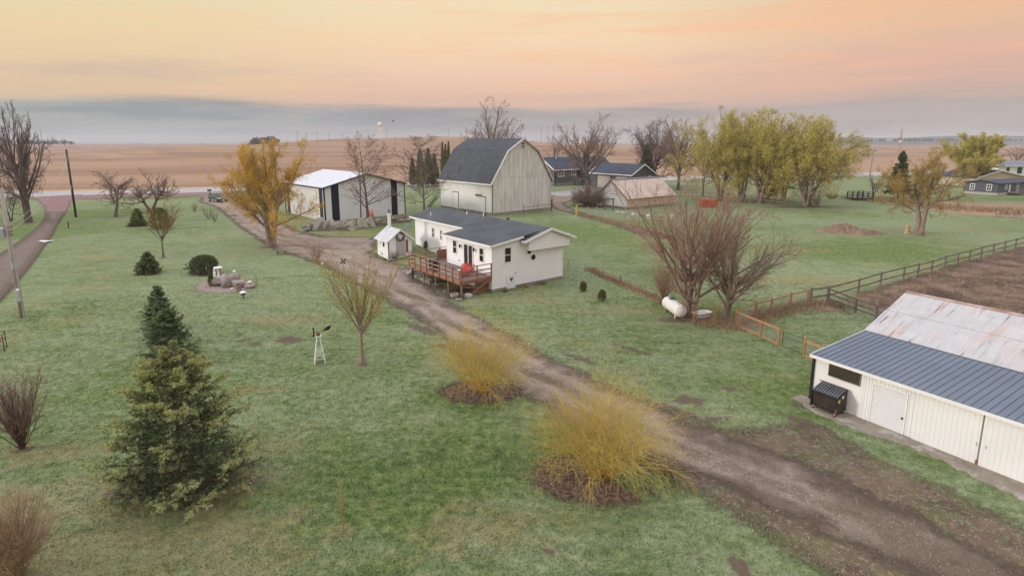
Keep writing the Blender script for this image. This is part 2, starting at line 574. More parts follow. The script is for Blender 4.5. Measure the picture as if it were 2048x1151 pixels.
def ell(px, py, rx, ry, ang=0):
    """soft spot of wear or painted shade on the lawn: centre in the photo, radii in metres"""
    q = at(px, py)
    return (q.x, q.y, rx, ry, R(ang))


def spots(X, Y, L):
    v = np.zeros(X.shape)
    for cx, cy, rx, ry, a in L:
        dx, dy = X - cx, Y - cy
        u = (dx * math.cos(a) + dy * math.sin(a)) / rx
        w = (-dx * math.sin(a) + dy * math.cos(a)) / ry
        v = np.maximum(v, np.exp(-(u * u + w * w) * 0.9))
    return v


DRY = [ell(195, 470, 3.2, 1.2), ell(180, 495, 3.0, 1.0), ell(185, 520, 4.0, 1.1, 30), ell(200, 515, 2.4, 1.6), ell(180, 575, 2.6, 0.9), ell(195, 556, 2.0, 0.7, 30),
       ell(180, 538, 2.2, .8), ell(140, 452, 2.5, 1.0), ell(370, 1000, 3.4, 1.6), ell(370, 950, 3.6, 3.2), ell(520, 780, 1.6, 0.7), ell(100, 905, 3, 1.2), ell(45, 900, 0.8, 0.5), ell(220, 1000, 5, 2),
       ell(560, 640, 4, 1.4), ell(1250, 620, 5, 1.2), ell(1050, 600, 6, 1.4), ell(300, 1100, 6, 3), ell(960, 1060, 3.0, 1.6), ell(690, 1060, 0.6, .4), ell(900, 590, 3, 1, -40), ell(1600, 560, 9, 2.5),
       ell(620, 440, 6, 3.5), ell(600, 410, 6, 5), ell(720, 470, 9, 1.6), ell(800, 470, 5, 3), ell(690, 466, 6, 2), ell(1320, 480, 6, 3), ell(1560, 500, 7, 3), ell(1840, 610, 3, 3), ell(1240, 450, 3, 1), ell(1950, 460, 7, 2)]
MUD_SHADE = [ell(578, 678, 1.15, 0.8), ell(490, 682, 0.9, 0.35, 15), ell(478, 668, 0.5, 0.2), ell(507, 688, 0.5, 0.3), ell(325, 965, 2.4, 1.0, 5), ell(430, 965, 1.8, 0.8), ell(365, 985, 2.0, 0.7),
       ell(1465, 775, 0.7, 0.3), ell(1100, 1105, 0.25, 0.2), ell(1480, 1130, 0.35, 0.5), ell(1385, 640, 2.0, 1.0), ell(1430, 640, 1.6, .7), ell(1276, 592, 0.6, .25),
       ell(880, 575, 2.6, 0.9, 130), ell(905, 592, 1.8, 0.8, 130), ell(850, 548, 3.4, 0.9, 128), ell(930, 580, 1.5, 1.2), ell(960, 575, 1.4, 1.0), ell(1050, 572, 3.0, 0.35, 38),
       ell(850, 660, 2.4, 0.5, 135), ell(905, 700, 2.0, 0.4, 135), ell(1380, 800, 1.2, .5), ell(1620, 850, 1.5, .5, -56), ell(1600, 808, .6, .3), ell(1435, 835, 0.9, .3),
       ell(1270, 700, 2.2, .25, -45), ell(1170, 720, 1.8, .3, -45), ell(1350, 820, 1.6, .4, -45), ell(726, 727, 0.55, 0.4), ell(775, 520, 1.6, 1.0), ell(540, 494, 1.6, .8), ell(735, 454, .9, .7), ell(231, 436, .8, .8), ell(302, 426, .9, .8), ell(327, 514, .4, .4), ell(1838, 470, .9, .7), ell(57, 446, 1.2, 1.2), ell(298, 548, 1.2, .7), ell(410, 549, 1.8, .8), ell(343, 718, 1.0, .6), ell(45, 898, .5, .3), ell(1181, 412, 3.5, 2.0), ell(640, 726, .3, .3), ell(45, 636, .5, .4), ell(1600, 414, 9, 1.5), ell(1440, 400, 4, 1.5), ell(1350, 690, .3, .2), ell(1345, 640, 1.2, .7)]  # rings at the tree bases paint contact shade as dark soil
GREEN = [ell(1150, 460, 16, 8), ell(1350, 470, 8, 4), ell(1400, 455, 20, 3), ell(150, 430, 10, 8), ell(60, 455, 14, 8), ell(1990, 398, 18, 5), ell(1650, 780, 4, 2.5), ell(1000, 880, 5, 2), ell(1500, 620, 5, 2), ell(760, 470, 8, 6), ell(250, 395, 20, 4),
         ell(1600, 500, 16, 5), ell(800, 960, 6, 3), ell(1310, 960, 2, 1), ell(950, 800, 3, 1.5)]


def lawn_colour(T, P, dry, mud, green):
    nb = T.noise(P, 0.055, 4, 0.55)
    nm = T.noise(P, 0.42, 4, 0.6)
    nf = T.noise(P, 2.6, 5, 0.65)
    nv = T.noise(P, 11.0, 3, 0.6)
    ns = T.noise(T.mapping(P, scale=(0.35, 1.3, 1), rot=(0, 0, R(12))), 1.0, 4, 0.6)
    g = T.mix(T.smooth(nf, 0.3, 0.7), (0.086, 0.134, 0.038), (0.164, 0.204, 0.068))
    fr = T.math('ADD', T.math('MULTIPLY', nb, 0.55), T.math('ADD', T.math('MULTIPLY', nm, 0.3), T.math('MULTIPLY', ns, 0.35)))
    fr = T.math('SUBTRACT', fr, T.math('MULTIPLY', green, 0.15))
    frost = T.smooth(fr, 0.44, 0.68)
    frost = T.math('MULTIPLY', frost, T.math('ADD', 0.32, T.math('MULTIPLY', T.smooth(nv, 0.3, 0.65), 0.5)))
    c = T.mix(frost, g, (0.262, 0.290, 0.172))
    c = T.mix(1.0, c, T.mix(T.smooth(T.math('ADD', T.math('MULTIPLY', nf, 0.5), T.math('MULTIPLY', T.noise(P, 1.15, 5, 0.7), 0.5)), 0.36, 0.64), (0.84, 0.87, 0.84), (1.22, 1.18, 1.20)), 'MULTIPLY')
    yel = T.math('MULTIPLY', T.smooth(T.noise(P, 0.17, 5, 0.6), 0.52, 0.72), 0.5)
    c = T.mix(yel, c, (0.275, 0.245, 0.105))
    sp = T.math('MULTIPLY', T.smooth(T.noise(P, 6.0, 4, 0.7), 0.60, 0.72), 0.35)
    c = T.mix(sp, c, (0.055, 0.078, 0.034))
    d = T.smooth(T.math('ADD', dry, T.math('ADD', T.math('MULTIPLY', T.math('SUBTRACT', nf, 0.5), 1.1), T.math('MULTIPLY', T.math('SUBTRACT', T.noise(P, 0.75, 5, 0.65), 0.5), 2.2))), 0.35, 0.95)
    c = T.mix(T.math('MULTIPLY', d, 0.42), c, T.mix(nv, (0.235, 0.175, 0.080), (0.36, 0.265, 0.135)))
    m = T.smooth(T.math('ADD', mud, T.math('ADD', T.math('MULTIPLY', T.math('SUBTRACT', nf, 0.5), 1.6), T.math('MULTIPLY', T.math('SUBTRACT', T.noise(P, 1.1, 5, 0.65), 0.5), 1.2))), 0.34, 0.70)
    c = T.mix(T.math('MULTIPLY', m, 0.9), c, T.mix(nv, (0.060, 0.040, 0.030), (0.17, 0.115, 0.085)))  # mud colour, also used for the painted shade around trunks
    return c, nf, nv


def attr_socket(T, name):
    return T.new('ShaderNodeAttribute', attribute_name=name).outputs['Fac']


m, T, b, P = base_mat('lawn')
c, nf, nv = lawn_colour(T, P, attr_socket(T, 'dry'), attr_socket(T, 'mud'), attr_socket(T, 'green'))
T.l.new(c, b.inputs['Base Color'])
b.inputs['Roughness'].default_value = 0.95
b.inputs['Specular IOR Level'].default_value = 0.15
hgt = T.math('ADD', T.math('MULTIPLY', nf, 0.7), T.math('MULTIPLY', nv, 0.5))
T.l.new(T.bump(hgt, 0.55, 0.12), b.inputs['Normal'])
M['lawn'] = m

nr, nt = GX.shape
idx = np.arange(nr * nt).reshape(nr, nt)
nxt = np.roll(idx, -1, axis=1)
F = np.stack([idx[:-1], nxt[:-1], nxt[1:], idx[1:]], -1).reshape(-1, 4)[:, ::-1]
# cap under the camera
V = np.stack([GX, GY, GZ], -1).reshape(-1, 3)
V = np.vstack([V, [[0, 0, 0]]])
capf = np.stack([idx[0], nxt[0], np.full(nt, nr * nt)], -1)
me = bpy.data.meshes.new('ground')
me.from_pydata(V.tolist(), [], F.tolist() + capf.tolist())
me.materials.append(M['lawn'])
z1 = np.zeros(1)
for nm_, L in (('dry', DRY), ('mud', MUD_SHADE), ('green', GREEN)):
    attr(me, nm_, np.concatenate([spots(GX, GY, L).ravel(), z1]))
for q in me.polygons: q.use_smooth = True
tag(link('ground', me), 'frosty green lawn rolling out to the horizon', 'ground', kind='structure')


def sheet(name, poly, m, soft=1.0, lift=0.012, label=None, kind='structure', extra=None):
    """a layer lying on the ground; the attribute edge holds the distance inside its outline"""
    E_ = sdf(GX[:, :NF], GY[:, :NF], poly)
    keep = (E_ > -soft)
    cell = keep[:-1, :-1] | keep[1:, :-1] | keep[:-1, 1:] | keep[1:, 1:]
    ii, jj = np.nonzero(cell)
    f = np.stack([idx[ii, jj], idx[ii + 1, jj], idx[ii + 1, jj + 1], idx[ii, jj + 1]], -1)
    f = f[:, ::-1]
    u, inv = np.unique(f, return_inverse=True)
    X, Y, Z = GX.ravel()[u], GY.ravel()[u], GZ.ravel()[u]
    me = np_mesh(name, np.stack([X, Y, Z + lift], -1), inv.reshape(f.shape), m, True)
    Ef = np.full(GX.shape, -9.0)
    Ef[:, :NF] = E_
    attr(me, 'edge', Ef.ravel()[u])
    if extra:
        for k_, fn in extra.items():
            attr(me, k_, fn(X, Y))
    return tag(link(name, me), label, name.replace('_', ' '), kind=kind)


def soft_mat(name, colour, lo=-0.3, hi=0.4, amp=1.6, nscale=1.4, rough=0.95, bump=0.5, bd=0.05):
    """surface of a sheet whose rim breaks up into the lawn; colour(T, P, edge) gives the base colour and a height"""
    m, T, b, P = base_mat(name)
    e = attr_socket(T, 'edge')
    c, h = colour(T, P, e)
    T.l.new(c, b.inputs['Base Color'])
    b.inputs['Roughness'].default_value = rough
    b.inputs['Specular IOR Level'].default_value = 0.2
    if h is not None:
        T.l.new(T.bump(h, bump, bd), b.inputs['Normal'])
    n = T.math('ADD', T.math('MULTIPLY', T.noise(P, nscale, 5, 0.65), 0.7), T.math('MULTIPLY', T.noise(P, nscale * 6, 3, 0.6), 0.3))
    a = T.smooth(T.math('ADD', e, T.math('MULTIPLY', T.math('SUBTRACT', n, 0.5), amp * 2)), lo, hi)
    tr = T.new('ShaderNodeBsdfTransparent')
    mx = T.new('ShaderNodeMixShader')
    T.l.new(a, mx.inputs[0])
    T.l.new(tr.outputs[0], mx.inputs[1])
    T.l.new(b.outputs[0], mx.inputs[2])
    T.l.new(mx.outputs[0], T.n['Material Output'].inputs[0])
    return m


def pix(*L):
    return [ray_xy(*q) for q in L]


# --- the county road and the field beyond it
ra, rb = at(0, 390), at(1735, 348.3)
rdir = (rb - ra).normalized()
rn = Vector((-rdir.y, rdir.x, 0))
RANG = math.degrees(math.atan2(rdir.y, rdir.x))


def strip(d0, d1, ext=3000):
    a, c = ra - rdir * ext, ra + rdir * ext
    return [(a + rn * d0)[:2], (c + rn * d0)[:2], (c + rn * d1)[:2], (a + rn * d1)[:2]]


def crop_col(T, P, e):
    A = T.mapping(P, rot=(0, 0, R(-RANG)))
    rows = T.noise(T.mapping(A, scale=(0.02, 0.55, 1)), 1.0, 4, 0.6)
    bands = T.noise(T.mapping(A, scale=(0.0022, 0.016, 1), loc=(3, 1, 0)), 1.0, 4, 0.55)
    fine = T.noise(T.mapping(A, scale=(0.35, 1.3, 1)), 1.0, 4, 0.7)
    c = T.mix(T.smooth(bands, 0.36, 0.62), (0.245, 0.138, 0.080), (0.385, 0.240, 0.145))
    c = T.mix(T.math('MULTIPLY', T.smooth(rows, 0.4, 0.68), 0.5), c, (0.175, 0.102, 0.064))
    c = T.mix(T.math('MULTIPLY', T.smooth(fine, 0.5, 0.75), 0.45), c, (0.52, 0.38, 0.26))
    c = T.mix(T.math('MULTIPLY', T.smooth(T.noise(P, 0.004, 3), 0.55, 0.7), 0.5), c, (0.30, 0.215, 0.17))
    return c, fine


M['crop'] = soft_mat('crop_stubble', crop_col, -1, 2.5, 1.5, 0.12, bump=0.5, bd=0.15)
sheet('crop_field', strip(12.5, 5600, 5200), M['crop'], 3, 0.02, 'harvested tan field of corn stubble beyond the road')
M['verge'] = soft_mat('dry_verge', lambda T, P, e: (T.mix(T.noise(P, 0.9, 5, 0.7), (0.36, 0.22, 0.10), (0.50, 0.36, 0.19)), T.noise(P, 3, 4)), -0.6, 0.8, 1.2, 0.5)
sheet('roadside_verge', strip(5, 13.5, 900), M['verge'], 2, 0.035, 'strip of dry golden grass along the far side of the road')


def red_col(T, P, e):
    c = T.mix(T.noise(P, 0.5, 5, 0.6), (0.215, 0.125, 0.115), (0.275, 0.165, 0.15))
    return T.mix(T.math('MULTIPLY', T.smooth(T.noise(P, 5, 4, 0.7), 0.5, 0.7), 0.35), c, (0.16, 0.10, 0.095)), None


M['red_gravel'] = soft_mat('red_gravel', red_col, -0.4, 0.5, 0.6, 0.5)
apron = [(Vector(ray_xy(-140, 398)) - 0 * Vector((0, 0)))[:2]] + pix((70, 397), (88, 412), (92, 428), (84, 446), (118, 446), (130, 425), (139, 412), (142, 399), (240, 396), (400, 392), (452, 391), (470, 383))
apron = apron + [tuple((at(470, 380) + rn * 2)[:2]), tuple((at(-140, 394) + rn * 2)[:2])]
sheet('red_gravel_shoulder', apron, M['red_gravel'], 1.2, 0.045, 'dull red gravel shoulder and drive entrance beside the road')
m, T, b, P = base_mat('road_surface')
A = T.mapping(P, rot=(0, 0, R(-RANG)))
c = T.mix(T.noise(T.mapping(A, scale=(0.03, 0.9, 1)), 1, 3), (0.33, 0.31, 0.30), (0.42, 0.395, 0.385))
T.l.new(c, b.inputs['Base Color'])
b.inputs['Roughness'].default_value = 0.85
sheet('road', strip(-5.2, 5.2, 1500), m, 0.0, 0.06, 'pale concrete county road crossing behind the farm')


def asphalt_col(T, P, e):
    c = T.mix(T.noise(P, 0.5, 5, 0.6), (0.150, 0.113, 0.090), (0.220, 0.168, 0.135))
    c = T.mix(T.math('MULTIPLY', T.smooth(T.noise(P, 0.9, 6, 0.65), 0.52, 0.7), 0.5), c, (0.10, 0.075, 0.066))
    return T.mix(T.smooth(e, 1.3, 0.2), c, (0.12, 0.085, 0.066)), T.noise(P, 9, 3)


M['asphalt'] = soft_mat('worn_asphalt', asphalt_col, -0.15, 0.3, 0.5, 1.2, bump=0.2)
sheet('asphalt_drive', pix((92, 424), (88, 440), (72, 455), (45, 478), (0, 507), (-120, 575), (-300, 720), (-100, 680), (0, 607), (30, 572), (62, 533), (100, 480), (122, 440), (132, 424)), M['asphalt'], 0.8, 0.06, 'worn brown asphalt drive running up the left edge')


def gravel_col(T, P, e):
    vor = T.new('ShaderNodeTexVoronoi')
    T.l.new(P, vor.inputs['Vector'])
    vor.inputs['Scale'].default_value = 14
    n = T.noise(P, 0.55, 5, 0.6)
    c = T.mix(T.smooth(n, 0.3, 0.7), (0.205, 0.152, 0.108), (0.335, 0.262, 0.192))
    st = T.math('MULTIPLY', T.smooth(T.noise(P, 10, 5, 0.8), 0.48, 0.62), 0.85)
    c = T.mix(st, c, T.mix(vor.outputs['Color'], (0.24, 0.19, 0.16), (0.54, 0.46, 0.41)))
    dk = T.math('MULTIPLY', T.smooth(T.noise(P, 1.6, 6, 0.7), 0.50, 0.68), 0.65)
    c = T.mix(dk, c, (0.118, 0.085, 0.068))
    ln = T.math('ADD', attr_socket(T, 'line'), T.math('MULTIPLY', T.math('SUBTRACT', T.noise(P, 0.5, 4, 0.6), 0.5), 0.7))
    rut = T.math('MULTIPLY', T.smooth(ln, 0.42, 0.62), T.smooth(ln, 1.15, 0.85))
    c = T.mix(T.math('MULTIPLY', rut, 0.45), c, (0.37, 0.295, 0.228))
    crown = T.math('MULTIPLY', T.smooth(ln, 0.40, 0.12), T.smooth(T.noise(P, 1.3, 5, 0.65), 0.36, 0.6))
    c = T.mix(T.math('MULTIPLY', crown, 0.6), c, (0.135, 0.112, 0.066))
    wn = T.smooth(T.math('ADD', attr_socket(T, 'worn'), T.math('MULTIPLY', T.math('SUBTRACT', n, 0.5), 1.8)), 0.25, 0.8)
    c = T.mix(T.math('MULTIPLY', wn, 0.85), c, T.mix(T.noise(P, 3, 5, 0.7), (0.085, 0.062, 0.042), (0.20, 0.15, 0.10)))
    rim = T.smooth(T.math('ADD', e, T.math('MULTIPLY', T.math('SUBTRACT', T.noise(P, 0.35, 5, 0.65), 0.5), 5.0)), 1.3, 0.2)
    c = T.mix(T.math('MULTIPLY', rim, 0.8), c, T.mix(T.noise(P, 4, 4), (0.070, 0.050, 0.038), (0.145, 0.10, 0.074)))
    return c, T.noise(P, 7, 5, 0.75)


M['gravel'] = soft_mat('gravel', gravel_col, -0.4, 0.5, 1.5, 0.7, bump=0.9, bd=0.06)
GRAVEL = pix((398, 404), (430, 414), (452, 430), (480, 455), (520, 482), (560, 503), (610, 518), (650, 532), (700, 563), (760, 594), (810, 622), (868, 660), (930, 706), (985, 742),
             (1055, 795), (1140, 850), (1240, 905), (1330, 940), (1420, 960), (1520, 1005), (1640, 1062), (1760, 1115), (1880, 1180), (2100, 1300), (2300, 1300), (2060, 1150), (1920, 1080), (1770, 1000), (1620, 930), (1490, 884), (1400, 856), (1330, 822),
             (1250, 785), (1160, 745), (1080, 703), (1000, 660), (930, 622), (880, 590), (838, 560), (806, 530), (760, 515), (745, 505), (757, 480), (740, 474), (700, 474), (655, 474), (600, 463), (555, 444), (520, 424), (495, 402), (470, 388), (405, 394))
LINE = pix((440, 402), (478, 438), (540, 474), (600, 492), (680, 514), (760, 552), (850, 612), (930, 662), (1020, 714), (1100, 757), (1200, 814), (1300, 866), (1400, 908), (1500, 948), (1650, 1012), (1800, 1070), (1960, 1140))


def far_from_line(X, Y, L):
    best = np.full(np.shape(X), 99.0)
    for (ax, ay), (bx, by) in zip(L[:-1], L[1:]):
        ex, ey = bx - ax, by - ay
        t = np.clip(((X - ax) * ex + (Y - ay) * ey) / (ex * ex + ey * ey), 0, 1)
        best = np.minimum(best, np.hypot(X - ax - ex * t, Y - ay - ey * t))
    return best


WORN = [ell(1900, 1040, 4.2, 2.6, -30), ell(2000, 1110, 4, 3), ell(1760, 1010, 3.0, 0.8, -40), ell(1560, 1010, 2.2, .6, -45), ell(1450, 900, 2.4, .6, -42), ell(1880, 1130, 3, 1.2, -30), ell(1640, 1090, 2.0, .7, -45), ell(1330, 920, 1.6, .5, -45), ell(1520, 900, 1.6, .5, -40),
        ell(640, 495, 5, 0.5, -25), ell(820, 590, 5, 0.45, -45), ell(930, 660, 4, 0.4, -47), ell(560, 470, 6, 0.5, -38), ell(1080, 755, 3.2, .35, -45), ell(1220, 850, 3.2, .35, -45)]
sheet('gravel_drive', GRAVEL, M['gravel'], 1.6, 0.03, 'long gravel farm drive curving past the white house', extra={'worn': lambda x, y: spots(x, y, WORN), 'line': lambda x, y: far_from_line(x, y, LINE)})


def mud_col(T, P, e):
    n = T.noise(P, 0.5, 6, 0.65)
    f = T.noise(P, 4.5, 5, 0.7)
    c = T.mix(T.smooth(n, 0.32, 0.68), (0.088, 0.064, 0.043), (0.185, 0.130, 0.088))
    c = T.mix(T.math('MULTIPLY', T.smooth(T.noise(P, 0.8, 7, 0.7), 0.47, 0.60), 0.65), c, (0.130, 0.130, 0.050))
    c = T.mix(T.math('MULTIPLY', T.smooth(T.noise(P, 1.7, 7, 0.72), 0.56, 0.63), 0.75), c, (0.150, 0.205, 0.100))
    c = T.mix(T.math('MULTIPLY', T.smooth(f, 0.52, 0.66), 0.7), c, (0.30, 0.235, 0.185))
    return c, f


M['mud'] = soft_mat('trodden_mud', mud_col, -0.4, 0.5, 1.4, 0.9, bump=0.9, bd=0.06)
MUDYARD = pix((1330, 818), (1390, 838), (1440, 856), (1500, 862), (1560, 850), (1625, 850), (1680, 876), (1760, 918), (1860, 966), (1960, 1014), (2060, 1062), (2300, 1180), (2300, 1300), (1860, 1300), (1672, 1160), (1555, 1085), (1445, 1016), (1345, 965), (1290, 930), (1240, 898), (1300, 880))
sheet('muddy_yard', MUDYARD, M['mud'], 1.6, 0.02, 'brown muddy yard with moss in front of the white shed')


def weeds_col(T, P, e):
    n = T.noise(P, 0.35, 6, 0.65)
    f = T.noise(P, 3.5, 5, 0.75)
    c = T.mix(T.smooth(n, 0.32, 0.68), (0.095, 0.058, 0.042), (0.26, 0.175, 0.11))
    c = T.mix(T.math('MULTIPLY', T.smooth(T.noise(P, 0.16, 5, 0.7), 0.48, 0.6), 0.8), c, (0.060, 0.040, 0.032))
    c = T.mix(T.math('MULTIPLY', T.smooth(f, 0.5, 0.7), 0.6), c, (0.38, 0.275, 0.17))
    c = T.mix(T.math('MULTIPLY', T.smooth(T.noise(P, 0.9, 6, 0.7), 0.56, 0.7), 0.75), c, (0.062, 0.045, 0.035))
    c = T.mix(T.math('MULTIPLY', T.smooth(T.noise(P, 0.5, 5, 0.6), 0.6, 0.72), 0.5), c, (0.15, 0.165, 0.06))
    return c, f


M['weeds'] = soft_mat('dead_weeds', weeds_col, -0.6, 0.8, 1.6, 0.6, bump=1.0, bd=0.12)
WEEDS = pix((1660, 606), (1715, 590), (1810, 556), (1865, 542), (1925, 524), (1990, 508), (2080, 486), (2500, 420), (2700, 560), (2300, 640), (2040, 640), (1900, 630), (1760, 640), (1700, 628))
sheet('weedy_paddock', WEEDS, M['weeds'], 2, 0.02, 'paddock of dead brown weeds behind the rusty shed')

M['soil'] = soft_mat('bare_soil', lambda T, P, e: (T.mix(T.noise(P, 2.2, 5, 0.7), (0.085, 0.058, 0.043), (0.21, 0.145, 0.105)), T.noise(P, 4, 4)), -0.3, 0.35, 0.9, 1.2, bump=0.9, bd=0.08)
M['straw'] = soft_mat('flattened_dry_grass', lambda T, P, e: (T.mix(T.noise(P, 2.2, 5, 0.7), (0.24, 0.145, 0.085), (0.42, 0.29, 0.17)), T.noise(P, 4, 4)), -0.4, 0.5, 1.3, 0.9, bump=0.9, bd=0.1)
M['straw_thin'] = soft_mat('thin_dry_grass', lambda T, P, e: (T.mix(T.noise(P, 2.2, 5, 0.7), (0.20, 0.13, 0.075), (0.36, 0.255, 0.145)), T.noise(P, 4, 4)), -0.2, 0.7, 2.2, 0.8, bump=0.9, bd=0.1)
sheet('soil_strip', pix((1146, 424), (1158, 433), (1195, 441), (1235, 453), (1275, 468), (1330, 478), (1345, 471), (1300, 461), (1250, 447), (1205, 437), (1165, 427)), M['soil'], 1.2, 0.02, 'strip of bare brown soil left of the tan shed lawn')
sheet('pen_dead_grass', pix((1476, 650), (1530, 628), (1600, 610), (1658, 602), (1705, 622), (1698, 628), (1650, 622), (1590, 626), (1545, 644), (1510, 662)), M['straw_thin'], 1.4, 0.02, 'band of flattened dead grass along the pen fence')
sheet('fence_line_grass', pix((1172, 536), (1205, 556), (1245, 573), (1285, 592), (1330, 612), (1345, 618), (1350, 610), (1300, 586), (1250, 563), (1210, 546), (1190, 536)), M['straw'], 0.8, 0.02, 'line of dry tan grass under the wire fence')
sheet('reed_bank', pix((1690, 392), (1760, 396), (1850, 402), (1925, 404), (2060, 408), (2300, 410), (2300, 440), (2060, 437), (1940, 430), (1880, 424), (1800, 406), (1700, 398)), M['straw'], 2, 0.02, 'bank of brown reeds along the pond and ditch')
m, T, b, P = base_mat('pond_water')
b.inputs['Base Color'].default_value = (0.02, 0.025, 0.028, 1)
b.inputs['Roughness'].default_value = 0.06
T.l.new(T.bump(T.noise(P, 1.2, 3), 0.05, 0.05), b.inputs['Normal'])
sheet('pond', pix((1990, 432), (2010, 427), (2060, 426), (2300, 430), (2300, 438), (2060, 436)), m, 0.0, 0.05, 'dark still pond at the far right', kind='structure')
sheet('pond_inlet', pix((1955, 419), (1975, 417), (1998, 419), (1978, 421.5)), m, 0.0, 0.05, 'narrow glint of ditch water among the reeds', kind='structure')
sheet('concrete_pad', pix((1100, 387), (1150, 379), (1235, 377), (1262, 383), (1205, 392), (1165, 392), (1120, 391)), M['road_concrete'], 0.0, 0.05, 'pale concrete pad in front of the dark grey house')
sheet('side_drive', pix((1100, 388), (1160, 392), (1190, 396), (1140, 402), (1128, 408), (1150, 420), (1185, 432), (1150, 428), (1110, 418), (1098, 408)), M['gravel'], 1.0, 0.04, 'short curved gravel drive between barn and bush')

M['mulch'] = soft_mat('leaf_mulch', lambda T, P, e: (T.mix(T.smooth(T.noise(P, 5, 6, 0.75), 0.35, 0.65), (0.050, 0.034, 0.026), (0.235, 0.155, 0.105)), T.noise(P, 6, 5, 0.7)), -0.25, 0.3, 0.7, 1.6, bump=1.0, bd=0.1)


def disc(c, rx, ry, n=28):
    return [(c[0] + rx * math.cos(2 * math.pi * i / n), c[1] + ry * math.sin(2 * math.pi * i / n)) for i in range(n)]


BUSH_A, BUSH_B = at(962, 782), at(1205, 952)
BED_A, BED_B = disc(BUSH_A, 2.15, 1.35), disc((BUSH_B.x, BUSH_B.y), 2.7, 1.75)
sheet('mulch_bed', BED_A, M['mulch'], 0.8, 0.02, 'round bed of dark leaf mulch under the upper yellow shrub')
sheet('leaf_bed', BED_B, M['mulch'], 0.8, 0.02, 'round bed of dead leaves under the nearer yellow shrub')
ROCKBED = pix((388, 577), (410, 584), (460, 586), (515, 574), (512, 568), (490, 560), (440, 556), (400, 566))
M['pea_gravel'] = soft_mat('pea_gravel', lambda T, P, e: (T.mix(T.smooth(T.noise(P, 6, 5, 0.8), 0.35, 0.65), (0.17, 0.115, 0.095), (0.42, 0.33, 0.29)), T.noise(P, 9, 4)), -0.2, 0.2, 0.5, 1.6, bump=0.9)
sheet('rock_garden_bed', ROCKBED, M['pea_gravel'], 0.6, 0.02, 'oval bed of pinkish gravel around the garden boulders')


# ------------------------------------------------------------------ blades and litter
def blades(name, X, Y, Z, h, w, n, lean, m, seed, label, cat, hvar=0.5):
    """n thin bent blades at every spot, one mesh"""
    rg = np.random.default_rng(seed)
    k = len(X)
    bx = np.repeat(X, n) + rg.normal(size=k * n) * w * 2.2
    by = np.repeat(Y, n) + rg.normal(size=k * n) * w * 2.2
    bz = np.repeat(Z, n)
    hh = np.repeat(np.broadcast_to(h, (k,)), n) * (1 + hvar * (rg.random(k * n) - 0.5) * 2)
    az = rg.random(k * n) * 2 * np.pi
    ln = np.abs(rg.normal(size=k * n)) * lean
    fa = rg.random(k * n) * np.pi
    dx, dy = np.cos(fa) * w / 2, np.sin(fa) * w / 2
    tx, ty = bx + np.cos(az) * ln * hh, by + np.sin(az) * ln * hh
    V = np.stack([np.stack([bx - dx, by - dy, bz], -1), np.stack([bx + dx, by + dy, bz], -1), np.stack([tx, ty, bz + hh / np.sqrt(1 + ln * ln)], -1)], 1).reshape(-1, 3)
    F = np.arange(len(V)).reshape(-1, 3)
    me = np_mesh(name, V, F, m)
    attr(me, 'tint', np.repeat(rg.random(k * n), 3))
    return tag(link(name, me), label, cat, kind='stuff'), me


def scatter(n, poly, seed, rmax=70):
    """random spots on the ground seen by the camera, evenly dense in the picture"""
    rg = np.random.default_rng(seed)
    r = np.exp(rg.uniform(np.log(9.5), np.log(rmax), n))
    th = np.radians(rg.uniform(-47, 47, n))
    X, Y = r * np.sin(th), r * np.cos(th)
    if poly is not None:
        k = sdf(X, Y, poly) > 0
        X, Y = X[k], Y[k]
    return X, Y, tz(X, Y)


SHED_FOOT = [(14.77, 25.85), (22.1, 13.9), (36, 22), (27, 34)]
m, T, b, P = base_mat('grass_blade')
c, nf, nv = lawn_colour(T, P, attr_socket(T, 'dry'), attr_socket(T, 'mud'), attr_socket(T, 'green'))
c = T.mix(0.75, c, T.mix(attr_socket(T, 'tint'), (0.85, 0.88, 0.8), (1.75, 1.7, 1.6)), 'MULTIPLY')
T.l.new(c, b.inputs['Base Color'])
b.inputs['Roughness'].default_value = 0.8
b.inputs['Specular IOR Level'].default_value = 0.15
M['grass_blade'] = m
X, Y, Z = scatter(135000, None, 3, 56)
ok = np.ones(len(X), bool)
for pol, lim in ((GRAVEL, 0.2), (MUDYARD, 0.5), (WEEDS, 0), (BED_A, 0), (BED_B, 0), (ROCKBED, 0), (SHED_FOOT, 0)):
    ok &= sdf(X, Y, pol) < lim
ok &= spots(X, Y, MUD_SHADE) < 0.45
X, Y, Z = X[ok], Y[ok], Z[ok]
rr = np.hypot(X, Y)
o, me = blades('grass', X, Y, Z, 0.045 + 0.0012 * rr, 0.012 + 0.0006 * rr.mean(), 3, 0.9, M['grass_blade'], 4, 'short frosted grass blades of the lawn', 'grass')
for nm_, L in (('dry', DRY), ('mud', MUD_SHADE), ('green', GREEN)):
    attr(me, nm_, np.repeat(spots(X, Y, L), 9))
M['dead_stalk'] = leaf_mat('dead_stalk', (0.12, 0.070, 0.045), (0.56, 0.41, 0.25))
M['litter'] = leaf_mat('dead_leaf', (0.055, 0.036, 0.026), (0.30, 0.20, 0.14))
M['chip'] = leaf_mat('gravel_chip', (0.13, 0.10, 0.080), (0.40, 0.335, 0.28))
rg = np.random.default_rng(21)
X, Y, Z = scatter(45000, WEEDS, 5, 75)
kk = rg.random(len(X)) < 0.75
blades('dead_weeds', X[kk], Y[kk], Z[kk], 0.42, 0.030, 3, 1.1, M['dead_stalk'], 6, 'matted dead brown weeds filling the paddock', 'weeds')


